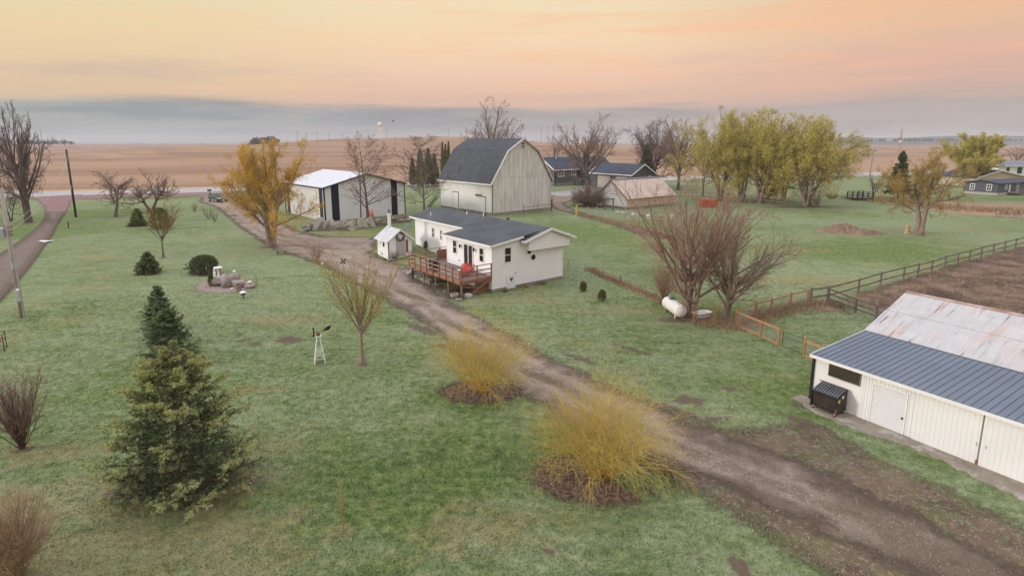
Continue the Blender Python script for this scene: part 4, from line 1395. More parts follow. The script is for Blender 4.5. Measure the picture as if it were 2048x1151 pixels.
# ------------------------------------------------------------------ the gambrel barn
def build_barn():
    C = at(985, 431)
    t = thing('barn', 'old pale gambrel barn with dark shingle roof and upright boards', 'barn', (C.x, C.y, 0), R(40))
    Wd, L, EZ, KX, KZ, RX, RZ = 13.7, 16.2, 5.9, 3.35, 10.95, 6.85, 13.0
    mb = MB()
    mb.prism([(0.05, 0.3), (Wd - 0.05, 0.3), (Wd - 0.05, EZ), (Wd - KX, KZ - .12), (RX, RZ - .15), (KX, KZ - .12), (0.05, EZ)], 0.05, L - 0.05)
    mb.build('wall', M['old_white_boards'], t)
    MB().box(-0.03, Wd + 0.03, -0.03, L + 0.02, -0.6, 0.42).build('foundation', M['concrete'], t)

    def top(a):
        a = min(a, Wd - a)
        return EZ + (KZ - EZ) * a / KX - 0.1 if a < KX else KZ + (RZ - KZ) * (a - KX) / (RX - KX) - 0.12
    f = wall_frame((0, 0.05), (1, 0), (0, -1))
    e = even(0.1, Wd - 0.1, 0.98)
    mid = 6.55
    low = lambda a: min(mid, top(a))
    panels(t, 'wall_board', f, e, 0.42, low, M['old_white_boards'], ribs=2, rh=0.03, rw=0.06, gap=0.055)
    g = lambda a, d, z: f(a, d + 0.045, z)
    eu = [q for q in even(0.6, Wd - 0.6, 1.04)]
    panels(t, 'upper_board', g, eu, mid - 0.12, lambda a: max(mid - 0.05, top(a)), M['old_white_boards'], ribs=2, rh=0.03, rw=0.06, gap=0.055)
    # long left wall
    fl = wall_frame((0.05, 0), (0, 1), (-1, 0))
    panels(t, 'wall_panel', fl, even(0.05, L - 0.05, 0.92), 0.42, lambda a: EZ - 0.05, M['cream_metal'], ribs=3, gap=0.01)
    # corner boards
    MB().box(-0.10, 0.06, -0.10, 0.06, 0.3, EZ).build('corner_board', M['grey_wood'], t)
    MB().box(Wd - 0.08, Wd + 0.06, -0.09, 0.06, 0.3, EZ).build('corner_board', M['old_white_boards'], t)
    # roof
    for s in (0, 1):
        X = (lambda x: x) if s == 0 else (lambda x: Wd - x)
        r_ = shingles(t, 'roof', X(-0.42), EZ - 0.55 * 0.9, X(KX - 0.02), KZ + 0.08, -0.3, L + 0.3, M['charcoal_shingle'], 34)
        r2 = shingles(r_ and t, 'roof', X(KX - 0.06), KZ + 0.09, X(RX), RZ + 0.1, -0.3, L + 0.3, M['charcoal_shingle'], 22)
        mb = MB()
        a, k, p_ = (X(-0.5), -0.34, EZ - 0.62), (X(KX - 0.05), -0.34, KZ - 0.02), (X(RX), -0.34, RZ)
        mb.bar(a, k, 0.10, 0.26)
        mb.bar(k, p_, 0.10, 0.26)
        mb.build('rake_board', M['white_trim'] if s == 0 else M['beige_siding'], t)
    MB().box(-0.56, -0.40, -0.3, L + 0.3, EZ - 0.76, EZ - 0.52).build('gutter', M['white_trim'], t)
    # attic window, hay door, entry doors
    window(t, lambda a, d, z: f(a, d + 0.13, z), RX - 0.36, RX + 0.34, 11.4, 12.35, 'old_white_boards', 0.12, True, 1)
    mb = MB()
    for a0, a1, z0, z1 in ((2.9, 4.35, 5.05, 5.10), (2.9, 2.95, 3.0, 5.05), (2.9, 4.35, 2.95, 3.0), (4.30, 4.35, 3.0, 5.05)):
        wbox(mb, f, a0, a1, 0.03, 0.085, z0, z1)
    d = mb.build('hay_door', M['old_white_boards'], t)
    wbox(q := MB(), f, 2.95, 4.30, 0.03, 0.066, 3.0, 5.05)
    q.build('leaf', M['old_white_boards'], d)
    fd = lambda a, d_, z: fl(a, d_, z)
    for (a0, a1, z1, nm, m_) in ((10.2, 11.9, 3.25, 'side_door', 'cream_metal'), (1.95, 3.25, 3.0, 'entry_door', 'white_metal')):
        mb = MB()
        wbox(mb, fd, a0, a1, 0.03, 0.085, 0.35, z1)
        o = mb.build(nm, M[m_], t)
        mb = MB()
        wbox(mb, fd, a0 - 0.12, a1 + 0.1, 0.03, 0.12, z1, z1 + 0.16)
        wbox(mb, fd, a0 - 0.10, a0, 0.03, 0.11, 0.35, z1)
        if nm == 'side_door':
            wbox(mb, fd, a1, a1 + 0.05, 0.03, 0.09, 0.35, z1)
        mb.build('frame', M['grey_wood'], o)
    mb = MB()
    wbox(mb, fd, 3.1, 4.85, 0.05, 0.16, 3.02, 3.42)
    mb.build('door_track', M['grey_wood'], t)
    MB().tube(fl(9.9, 0.12, 0.1), fl(9.9, 0.12, 0.75), 0.09, 0.09, 8).build('pipe', M['white_trim'], t)
    # outside stair at the far end of the left wall
    s = thing('outdoor_stair', 'dark metal stair against the far left corner of the barn', 'stairs', (C.x + math.cos(R(130)) * (L + 1.2), C.y + math.sin(R(130)) * (L + 1.2), 0), R(40))
    s.scale = (0.75, 0.75, 0.75)
    mb = MB()
    for i in range(9):
        mb.box(-2.6 + i * 0.28, -2.3 + i * 0.28, -0.5, 0.5, 0.2 + i * 0.26, 0.25 + i * 0.26)
    mb.build('tread', M['black_metal'], s)['kind'] = 'stuff'
    for y in (-0.52, 0.52):
        MB().bar((-2.7, y, 0.1), (0.1, y, 2.65), 0.05, 0.2).build('stringer', M['black_metal'], s)
        mb = MB().bar((-2.6, y, 1.15), (0.1, y, 3.65), 0.05, 0.05)
        for i in range(4):
            mb.tube((-2.6 + i * 0.88, y, 0.2 + i * 0.82), (-2.6 + i * 0.88, y, 1.15 + i * 0.81), 0.025, k=6)
        mb.build('railing', M['black_metal'], s)
    return t


build_barn()


# ------------------------------------------------------------------ the white metal barn
def build_pole_barn():
    C = at(651, 443)
    t = thing('metal_barn', 'white metal pole barn with tall dark navy stripes on its walls', 'barn', (C.x, C.y, 0), R(42))
    Wd, L, EZ, RZ = 14.66, 16.5, 5.4, 7.3
    mid = Wd / 2
    mb = MB()
    mb.prism([(0.06, -0.3), (Wd - 0.06, -0.3), (Wd - 0.06, EZ - .05), (mid, RZ - .1), (0.06, EZ - .05)], 0.06, L - 0.06)
    mb.build('wall', M['white_metal'], t)
    top = lambda a: EZ + (RZ - EZ) * min(a, Wd - a) / mid - 0.06
    f = wall_frame((0, 0.06), (1, 0), (0, -1))
    fl = wall_frame((0.06, 0), (0, 1), (-1, 0))
    for a0, a1 in ((0.14, 1.2), (2.5, 11.95), (13.15, Wd - 0.14)):
        panels(t, 'wall_panel', f, even(a0, a1, 0.94), -0.05, top, M['white_metal'], ribs=3)
    for a0, a1 in ((1.2, 2.5), (11.95, 13.15)):
        panels(t, 'dark_panel', f, [a0, a1], -0.05, top, M['dark_navy'], ribs=4)
    et = lambda a: EZ - 0.05
    for a0, a1 in ((0.14, 0.62), (1.95, 14.5), (15.9, L - 0.1)):
        panels(t, 'wall_panel', fl, even(a0, a1, 0.94), -0.05, et, M['cream_metal'], ribs=3)
    for a0, a1 in ((0.62, 1.95), (14.5, 15.9)):
        panels(t, 'dark_panel', fl, [a0, a1], -0.05, et, M['dark_navy'], ribs=4)
    for x, y in ((0, 0), (Wd, 0), (0, L)):
        MB().box(x - 0.09, x + 0.13 if x == 0 else x + 0.03, y - 0.05 if y == 0 else y - .1, y + 0.12, -0.2, EZ).build('corner_trim', M['dark_navy'], t)
    ys = even(-0.25, L + 0.25, 0.94)
    for s in (0, 1):
        X = (lambda x: x) if s == 0 else (lambda x: Wd - x)
        roof_panels(t, 'roof_panel', X(-0.3), EZ - 0.02, X(mid), RZ + 0.06, ys, M['white_metal'], 3)
        MB().bar((X(-0.33), -0.29, EZ - 0.12), (X(mid), -0.29, RZ - 0.03), 0.08, 0.20).build('rake_trim', M['dark_navy'], t)
        MB().box(min(X(-0.36), X(-0.30)), max(X(-0.36), X(-0.30)), -0.3, L + 0.3, EZ - 0.2, EZ - 0.02).build('eave_trim', M['dark_navy'], t)
    MB().prism([(mid - 0.25, RZ + 0.03), (mid + 0.25, RZ + 0.03), (mid, RZ + 0.13)], -0.27, L + 0.27).build('ridge_cap', M['white_metal'], t)


build_pole_barn()


# ------------------------------------------------------------------ the white house
HC = at(984, 584)
HR = 38


def hloc(x, y, z=0.0):
    c, s = math.cos(R(HR)), math.sin(R(HR))
    return (HC.x + x * c - y * s, HC.y + x * s + y * c, z)


def build_house():
    t = thing('white_house', 'long low white house with lapped siding, grey roof and a raised deck', 'house', (HC.x, HC.y, 0), R(HR))
    X1, X2, EY, L = 3.45, 8.05, 7.1, 19.6
    # core walls
    mb = MB()
    mb.prism([(0, 0.0), (X1 + .2, 0.0), (X1 + .2, 4.25), (0, 4.0)], 0.0, EY)
    mb.prism([(X1, 0.0), (X2, 0.0), (X2, 4.0), (6.0, 4.85), (X1, 4.15)], 0.001, L)
    mb.build('wall', M['white_siding'], t)
    MB().box(-0.015, X2 + 0.015, -0.03, 0.5, -0.3, 0.24).build('foundation', M['concrete'], t)
    # siding laid on the walls that show
    mb = MB()
    clap(mb, (0, 0), (1, 0), (0, -1), lambda z: (0, X2 if z <= 3.25 else X1 + 0.2), 0.24, 4.02)
    clap(mb, (0, 0), (1, 0), (0, -1), lambda z: (max(0, (z - 4.02) / 0.115), X1 + 0.2), 4.02, 4.3)
    clap(mb, (0, EY), (0, -1), (-1, 0), lambda z: (0, EY), 0.2, 4.0)
    clap(mb, (X1, L), (0, -1), (-1, 0), lambda z: (0, L - EY), 0.2, 4.12)
    mb.build('siding', M['white_siding'], t)['kind'] = 'stuff'
    # jutting gable box
    G0, G1, GZ0 = 3.62, 8.45, 3.2
    mb = MB()
    apex = 6.0
    gt = lambda x: 4.28 + (5.0 - 4.28) * (1 - abs(x - apex) / 2.75) - 0.10
    mb.prism([(G0, GZ0), (G1, GZ0), (G1, gt(G1)), (apex, gt(apex)), (G0, gt(G0))], -0.5, 0.02)
    mb.build('gable', M['white_siding'], t)
    mb = MB()
    pz = lambda z: (max(G0, apex - 2.75 * (1 - (z + 0.10 - 4.28) / 0.72)), min(G1, apex + 2.75 * (1 - (z + 0.10 - 4.28) / 0.72))) if z > gt(G1) else (G0, G1)
    clap(mb, (0, -0.5), (1, 0), (0, -1), pz, GZ0, 4.86)
    clap(mb, (G0, 0.0), (0, -1), (-1, 0), lambda z: (0, 0.5), GZ0, gt(G0))
    mb.build('siding', M['white_siding'], t)['kind'] = 'stuff'
    mb = MB()
    for x, y in ((-0.035, -0.035), (X2 - 0.07, -0.035), (-0.035, EY - 0.08), (X1 - 0.035, L - .08)):
        mb.box(x, x + 0.11, y, y + 0.11, 0.2, 4.0 if x < 5 else 3.2)
    mb.build('corner_trim', M['white_trim'], t)
    # roofs
    shingles(t, 'roof', 2.95, 4.14, 6.0, 5.04, -0.75, L + 0.35, M['house_roof'], 20)
    shingles(t, 'roof', 8.98, 3.98, 6.0, 5.04, -0.75, L + 0.35, M['house_roof'], 20)
    shingles(t, 'extension_roof', -0.32, 4.05, 5.0, 4.765, -0.28, EY + 0.35, M['house_roof'], 32, 0.06)
    mb = MB()
    mb.bar((2.9, -0.79, 4.03), (6.0, -0.79, 4.93), 0.07, 0.20)
    mb.bar((9.03, -0.79, 3.87), (6.0, -0.79, 4.93), 0.07, 0.20)
    mb.build('rake_board', M['white_trim'], t)
    mb = MB()
    mb.box(-0.40, -0.33, -0.28, EY + 0.35, 3.88, 4.05)
    mb.bar((-0.36, -0.31, 3.95), (3.2, -0.31, 4.43), 0.05, 0.17)
    mb.box(2.86, 2.94, EY + .36, L + 0.35, 3.98, 4.14)
    mb.box(2.86, 2.94, -0.75, -0.32, 3.98, 4.14)
    mb.box(8.99, 9.07, -0.75, L + 0.35, 3.80, 3.97)
    mb.build('fascia', M['white_trim'], t)
    for x, y, z in ((4.0, 17.0, 4.45), (5.6, 12.2, 4.9), (5.8, 9.4, 4.97)):
        MB().tube((x, y, z - 0.1), (x, y, z + 0.36), 0.06, 0.06, 8).build('vent_pipe', M['white_trim'], t)
    for x, y, z in ((6.4, 10.0, 4.95), (6.3, 6.0, 4.98), (6.3, 13.5, 4.97)):
        MB().lathe([(0.16, -0.05), (0.17, 0.10), (0.10, 0.2), (0.02, 0.22)], 10, (x, y, z)).build('roof_vent', M['black_metal'], t)
    # openings
    f = wall_frame((0, -0.022), (1, 0), (0, -1))
    fl = wall_frame((-0.022, 0), (0, 1), (-1, 0))
    fm = wall_frame((X1 - 0.022, 0), (0, 1), (-1, 0))
    window(t, f, 1.34, 1.97, 2.40, 3.62)
    window(t, fl, 1.15, 1.70, 2.42, 3.55)
    window(t, fl, 5.40, 5.95, 2.50, 3.62)
    window(t, fm, 13.75, 14.05, 2.25, 3.22, 'white_siding', 0.05, mull=1)
    window(t, fm, 15.35, 15.75, 2.3, 3.25, 'white_siding', 0.05, mull=1)
    # sliding glass door
    mb = MB()
    for a0, a1, z0, z1 in ((2.72, 2.80, 1.4, 3.55), (4.10, 4.18, 1.4, 3.55), (2.72, 4.18, 3.55, 3.65), (3.40, 3.50, 1.4, 3.55), (2.80, 4.10, 1.38, 1.46)):
        wbox(mb, fl, a0, a1, 0, 0.07, z0, z1)
    d = mb.build('sliding_door', M['white_trim'], t)
    for a0, a1, dd in ((2.80, 3.40, 0.01), (3.50, 4.10, 0.02)):
        wbox(q := MB(), fl, a0, a1, dd, dd + 0.02, 1.46, 3.55)
        q.build('pane', M['dark_glass'], d)
    wbox(q := MB(), fl, 3.50, 3.53, 0.02, 0.10, 2.35, 2.65)
    q.build('handle', M['black_metal'], d)
    # wall lanterns
    for a in (4.62, 2.42):
        mb = MB()
        mb.bar(fl(a, 0.0, 3.42), fl(a, 0.16, 3.46), 0.03, 0.03)
        mb.lathe([(0.03, -0.02), (0.085, 0.02), (0.10, 0.2), (0.12, 0.22), (0.02, 0.32)], 6, fl(a, 0.17, 3.16))
        mb.build('wall_lantern', M['black_metal'], t)
    wbox(q := MB(), fl, 4.95, 5.05, 0, 0.06, 1.85, 2.0)
    q.build('outlet', M['galvanised'], t)
    # hatch with a black rooster on it
    wbox(q := MB(), f, 1.50, 2.46, 0.0, 0.06, 0.02, 1.33)
    h = q.build('hatch_door', M['white_metal'], t)
    mb = MB()
    mb.prism([(1.84, .98), (1.90, .80), (2.0, .72), (2.10, .75), (2.17, .90), (2.15, 1.02), (2.09, .97), (2.06, .90), (2.01, .88), (1.96, .93), (1.94, 1.02), (1.90, 1.06), (1.88, 1.0)], -0.084 - 0.022, -0.062 - 0.022)
    mb.prism([(1.98, .72), (2.0, .62), (2.04, .62), (2.03, .72)], -0.084 - 0.022, -0.062 - 0.022)
    mb.build('rooster_ornament', M['black_metal'], h)
    wbox(q := MB(), f, 2.42, 2.55, 0.05, 0.10, 1.30, 1.42)
    q.build('hinge', M['galvanised'], h)
    wbox(q := MB(), f, 0.95, 1.12, 0.0, 0.03, 1.42, 1.62)
    q.build('access_plate', M['white_trim'], t)
    # round vents under the gable box
    for a, z, r_ in ((4.02, 3.02, 0.20), (4.48, 2.46, 0.24)):
        c = f(a, 0.0, z)
        mb = MB().tube(c, (c[0], c[1] - 0.05, c[2]), r_ + 0.05, r_ + 0.05, 20)
        v = mb.build('round_vent', M['white_trim'], t)
        MB().tube((c[0], c[1] - 0.052, c[2]), (c[0], c[1] - 0.07, c[2]), r_, r_, 20).build('grille', M['black_metal'], v)
    MB().tube(f(6.7, 0, 1.9), f(6.7, 0.09, 1.9), 0.05, 0.05, 8).build('outlet', M['white_trim'], t)
    return t


M['house_roof'] = mat('house_roof', (0.075, 0.080, 0.090), 0.85, (0.105, 0.110, 0.120), 0.5, 1.0, bump=0.3, bscale=14)
build_house()


def build_deck():
    X0, Y1, DZ = -3.1, 8.7, 1.38
    t = thing('deck', 'raised red-brown timber deck with board railing along the white house', 'deck', hloc(0, 0), R(HR))
    mb = MB()
    x = X0
    while x < -0.06:
        mb.box(x, x + 0.135, 0.02, Y1, DZ - 0.04, DZ)
        x += 0.142
    x = 0.0
    while x < 3.3:
        mb.box(x, x + 0.135, 7.2, Y1, DZ - 0.04, DZ)
        x += 0.142
    mb.build('decking', M['deck_wood'], t)['kind'] = 'stuff'
    MB().box(X0 - 0.04, X0, -0.02, Y1, DZ - 0.28, DZ - 0.005).build('rim_joist', M['new_red'], t)
    MB().box(X0, -0.05, -0.04, 0.0, DZ - 0.28, DZ - 0.005).build('rim_joist', M['red_wood'], t)
    MB().box(X0, 3.3, Y1, Y1 + 0.04, DZ - 0.28, DZ - 0.005).build('rim_joist', M['red_wood'], t)
    TOP = DZ + 1.10
    for i in range(9):                                     # left side posts
        y = 0.05 + i * (Y1 - 0.1) / 8
        MB().box(X0 - 0.13, X0 - 0.04, y - 0.045, y + 0.045, DZ - 0.26, TOP).build('rail_post', M['new_red'], t)
    for x in (X0 + 0.06, -1.55, -0.12):
        MB().box(x - 0.045, x + 0.045, -0.13, -0.04, DZ - 0.26, TOP).build('rail_post', M['red_wood'], t)
    for x in (X0 + 0.3, -1.4, 0.2, 1.6):
        MB().box(x - 0.045, x + 0.045, Y1 + .04, Y1 + 0.13, DZ - 0.26, TOP).build('rail_post', M['red_wood'], t)
    for z in (DZ + 0.35, DZ + 0.70):
        MB().box(X0 - 0.045, X0 - 0.01, 0.0, Y1, z - 0.045, z + 0.045).build('rail', M['pale_rail'], t)
        MB().box(X0, -0.05, -0.045, -0.01, z - 0.045, z + 0.045).build('rail', M['red_wood'], t)
        MB().box(X0, 1.65, Y1 + .01, Y1 + 0.045, z - 0.045, z + 0.045).build('rail', M['red_wood'], t)
    MB().box(X0 - 0.16, X0 + 0.01, -0.12, Y1 + 0.1, TOP, TOP + 0.04).build('top_rail', M['deck_wood'], t)
    MB().box(X0 + .02, -0.02, -0.16, 0.01, TOP + 0.001, TOP + 0.041).build('top_rail', M['red_wood'], t)
    MB().box(X0 + .02, 1.65, Y1 - .01, Y1 + 0.16, TOP + 0.001, TOP + 0.041).build('top_rail', M['red_wood'], t)
    # privacy boards by the back corner
    for i in range(8):
        MB().box(-0.2 + i * 0.155, -0.06 + i * 0.155, Y1 - 0.06, Y1 - 0.03, DZ + 0.02, DZ + 0.95).build('privacy_board', M['red_wood'], t)
    for i, y in enumerate((0.1, 2.1, 4.2, 6.3, 8.4)):      # posts down to the ground
        p_ = hloc(X0 + 0.12, y)
        g_ = float(tz(p_[0], p_[1]))
        MB().box(X0 + 0.06, X0 + 0.18, y - 0.06, y + 0.06, g_ - 0.1, DZ - 0.05).build('support_post', M['grey_wood'] if i < 4 else M['black_metal'], t)
    MB().box(-1.5, -1.38, 0.1, 0.22, -0.1, DZ - 0.05).build('support_post', M['grey_wood'], t)
    MB().bar((-0.25, -0.1, DZ - 0.2), (-2.55, -0.1, 0.05), 0.05, 0.14).build('brace', M['red_wood'], t)
    MB().bar((-2.9, 0.2, 0.85), (-1.3, 0.2, 0.6), 0.05, 0.14).build('brace', M['red_wood'], t)
    # brown skirt boards under the deck by the house
    for i in range(9):
        MB().box(-1.45 + i * 0.157, -1.305 + i * 0.157, 0.42, 0.46, 0.0, 0.80 + 0.02 * (i % 3)).build('skirt_board', M['red_wood'], t)
    # stair treads half hidden under the deck
    for i in range(4):
        MB().box(-1.1, -0.05, -0.02 + i * 0.27 + 0.05, 0.25 + i * 0.27, 0.95 - i * 0.2, 1.0 - i * 0.2).build('stair_tread', M['pale_rail'], t)
    return t


M['new_red'] = mat('new_red_wood', (0.37, 0.17, 0.095), 0.75, (0.27, 0.12, 0.075), 2.5, 0.9, bump=0.2)
M['pale_rail'] = mat('pale_rail_wood', (0.42, 0.32, 0.25), 0.8, (0.33, 0.25, 0.19), 2.5, 0.9, bump=0.2)
build_deck()


# ------------------------------------------------------------------ the white shed on the right
SHED_R = -58.5
SC_ = at(1621, 797)


def sloc(x, y, z=0.0):
    c, s = math.cos(R(SHED_R)), math.sin(R(SHED_R))
    return (SC_.x + x * c - y * s, SC_.y + x * s + y * c, z)


def build_shed():
    t = thing('shed', 'white ribbed shed with blue lean-to roof below a rusty white roof', 'shed', (SC_.x, SC_.y, 0), R(SHED_R))
    L = 13.0
    LY, LZ, RY, RZ, EZ = 4.77, 2.64, 8.9, 4.1, 2.36
    mb = MB()
    P = [(0.03, -0.2), (2 * RY - LY, -0.2), (2 * RY - LY, LZ - .06), (RY, RZ - 0.08), (LY, LZ - 0.07), (0.03, EZ - 0.06)]
    n = len(P)
    mb.add([(0.02, y, z) for y, z in P] + [(L, y, z) for y, z in P], [list(range(n)), [n + i for i in range(n)]] + [[i, (i + 1) % n, n + (i + 1) % n, n + i] for i in range(n)])
    mb.build('wall', M['cream_metal'], t)
    f = wall_frame((0, 0.03), (1, 0), (0, -1))
    top = lambda a: EZ - 0.03
    MB().hexa([f(0.02, 0, 0.02), f(2.34, 0, 0.02), f(2.34, .03, 0.02), f(0.02, .03, 0.02), f(0.02, 0, 2.33), f(2.34, 0, 2.33), f(2.34, .03, 2.33), f(0.02, .03, 2.33)]).build('plain_panel', M['plain_cream'], t)
    panels(t, 'wall_panel', f, [2.345, 2.72], 0.02, top, M['shed_metal'], ribs=3)
    panels(t, 'wall_panel', f, [4.12, 4.45], 0.02, top, M['shed_metal'], ribs=2)
    panels(t, 'wall_panel', f, [2.72, 4.12], 1.84, top, M['shed_metal'], ribs=8)
    panels(t, 'wall_panel', f, even(9.4, L, 0.9), 0.02, top, M['shed_metal'], ribs=5)
    # roller door of narrow slats
    mb = MB()
    for i in range(12):
        z = 0.03 + i * 0.15
        mb.hexa([f(2.76, 0, z), f(4.08, 0, z), f(4.08, .035, z), f(2.76, .035, z), f(2.76, 0, z + .144), f(4.08, 0, z + .144), f(4.08, .06, z + .144), f(2.76, .06, z + .144)])
    d = mb.build('roller_door', M['white_metal'], t)
    mb = MB()
    for a0, a1, z0, z1 in ((2.70, 2.755, 0.02, 1.86), (4.085, 4.14, 0.02, 1.86), (2.70, 4.14, 1.845, 1.90)):
        wbox(mb, f, a0, a1, 0.03, 0.07, z0, z1)
    mb.build('frame', M['white_trim'], d)
    wbox(q := MB(), f, 3.98, 4.06, 0.045, 0.075, 0.72, 0.80)
    q.build('latch', M['black_metal'], d)
    # sliding doors hung on a track
    for a0, a1 in ((4.46, 6.73), (6.79, 9.3)):
        g = lambda a, dd, z: f(a, dd + 0.05, z)
        mb = MB()
        wbox(mb, g, a0, a1, 0, 0.035, 0.04, 2.14)
        k = int((a1 - a0) / 0.17)
        for i in range(k):
            c = a0 + (a1 - a0) * (i + 0.5) / k
            wbox(mb, g, c - 0.014, c + 0.014, 0.03, 0.044, 0.04, 2.14)
        o = mb.build('sliding_door', M['shed_metal'], t)
        hx = a1 - 0.07 if a0 < 5 else a0 + 0.17
        mb = MB()
        mb.path([g(hx, 0.05, 0.82), g(hx, 0.09, 0.84), g(hx, 0.09, 0.92), g(hx, 0.05, 0.94)], 0.012, 6)
        mb.build('handle', M['galvanised'], o)
    wbox(q := MB(), f, 6.70, 6.79, 0.0, 0.10, 0.02, 0.22)
    q.build('door_guide', M['rust_post'], t)
    wbox(q := MB(), f, 2.4, L, 0.03, 0.15, 2.16, 2.30)
    q.build('door_track', M['plain_cream'], t)
    window(t, lambda a, dd, z: f(a, dd + 0.03, z), 0.76, 2.16, 1.55, 2.16, 'grey_wood', 0.03, False, 0, glass='smoky_glass')
    # roofs
    xs = even(-0.12, L, 0.82)
    mbp = MB()
    w = xs[1] - xs[0] - 0.004

    def slope(ya, za, yb, zb, ribs, rh, rw, nm, m_):
        mb = MB()
        tt = 0.02
        mb.hexa([(0, ya, za - tt), (w, ya, za - tt), (w, yb, zb - tt), (0, yb, zb - tt), (0, ya, za), (w, ya, za), (w, yb, zb), (0, yb, zb)])
        for i in range(ribs):
            c = w * (i + 0.5) / ribs
            mb.hexa([(c - rw / 2, ya, za), (c + rw / 2, ya, za), (c + rw / 2, yb, zb), (c - rw / 2, yb, zb), (c - rw / 4, ya, za + rh), (c + rw / 4, ya, za + rh), (c + rw / 4, yb, zb + rh), (c - rw / 4, yb, zb + rh)])
        me = mb.mesh(nm, m_)
        for x in xs[:-1]:
            o = link(nm, me, t)
            o.location = (x, 0, 0)
    slope(-0.20, EZ - 0.005, LY + 0.05, LZ + 0.03, 3, 0.032, 0.05, 'lean_to_sheet', M['blue_metal'])
    my, mz = (LY + RY) / 2, (LZ + RZ) / 2 + 0.02
    slope(LY - 0.10, LZ + 0.06, my + 0.08, mz + 0.07, 8, 0.016, 0.045, 'lower_roof_sheet', M['rusty_roof'])
    slope(my, mz + 0.075, RY, RZ + 0.075, 8, 0.016, 0.045, 'upper_roof_sheet', M['rusty_roof'])
    slope(2 * RY - LY + 0.2, LZ, RY, RZ + 0.075, 8, 0.016, 0.045, 'back_roof_sheet', M['rusty_roof'])
    MB().hexa([(-.14, RY - .16, RZ + 0.05), (L, RY - .16, RZ + .05), (L, RY + .16, RZ + .05), (-.14, RY + .16, RZ + .05), (-.14, RY - .02, RZ + .125), (L, RY - .02, RZ + .125), (L, RY + .02, RZ + .125), (-.14, RY + .02, RZ + .125)]).build('ridge_cap', M['rusty_ridge'], t)
    mb = MB()
    mb.box(-0.10, L, -0.235, -0.205, EZ - 0.16, EZ - 0.02)
    mb.bar((-0.13, -0.22, EZ - 0.07), (-0.13, LY, LZ - 0.04), 0.03, 0.13)
    mb.bar((-0.13, LY, LZ - 0.0), (-0.13, RY, RZ + 0.0), 0.03, 0.13)
    mb.build('fascia', M['plain_cream'], t)
    MB().box(-0.05, 0.05, -0.10, 0.028, 0.02, 2.3).build('downspout', M['black_metal'], t)
    return t


M['plain_cream'] = mat('plain_cream', (0.80, 0.785, 0.76), 0.6, (0.73, 0.71, 0.685), 0.9, 0.8, dirt=(0.55, 0.48, 0.40), dscale=0.9, dlim=(0.62, 0.85))
M['shed_metal'] = mat('shed_metal', (0.78, 0.78, 0.77), 0.5, (0.72, 0.72, 0.70), 0.7, 0.7, dirt=(0.52, 0.49, 0.42), dscale=0.9, dlim=(0.64, 0.85))
M['rusty_ridge'] = mat('rusty_ridge', (0.46, 0.36, 0.31), 0.7, (0.30, 0.16, 0.11), 1.5, 1.0)
M['smoky_glass'] = mat('smoky_glass', (0.030, 0.030, 0.028), 0.18, (0.065, 0.048, 0.036), 1.2, 1.0, spec=0.5)
build_shed()
# concrete strip along the shed, with a broken front edge
mb = MB()
rg = np.random.default_rng(5)
xs = np.arange(-0.5, 13.0, 0.28)
front = -0.95 - 0.25 * np.sin(xs * 0.9) - rg.random(len(xs)) * 0.22
front[xs < 0.3] = -0.75
P = [sloc(x, 0.0, 0.045) for x in xs] + [sloc(x, y, 0.045) for x, y in zip(xs, front)] + [sloc(x, y - 0.03, -0.05) for x, y in zip(xs, front)]
n = len(xs)
mb.add(P, [[i + 1, i, n + i, n + i + 1] for i in range(n - 1)] + [[n + i + 1, n + i, 2 * n + i, 2 * n + i + 1] for i in range(n - 1)])
tag(mb.build('concrete_strip', M['wet_concrete']), 'stained concrete strip with a broken edge along the shed doors', 'concrete strip', kind='structure')


# ------------------------------------------------------------------ the little well house
M['well_roof'] = mat('well_roof', (0.62, 0.62, 0.63), 0.5, (0.50, 0.50, 0.51), 1.5, 1.0, dirt=(0.30, 0.29, 0.28), dscale=2.0, dlim=(0.55, 0.75))


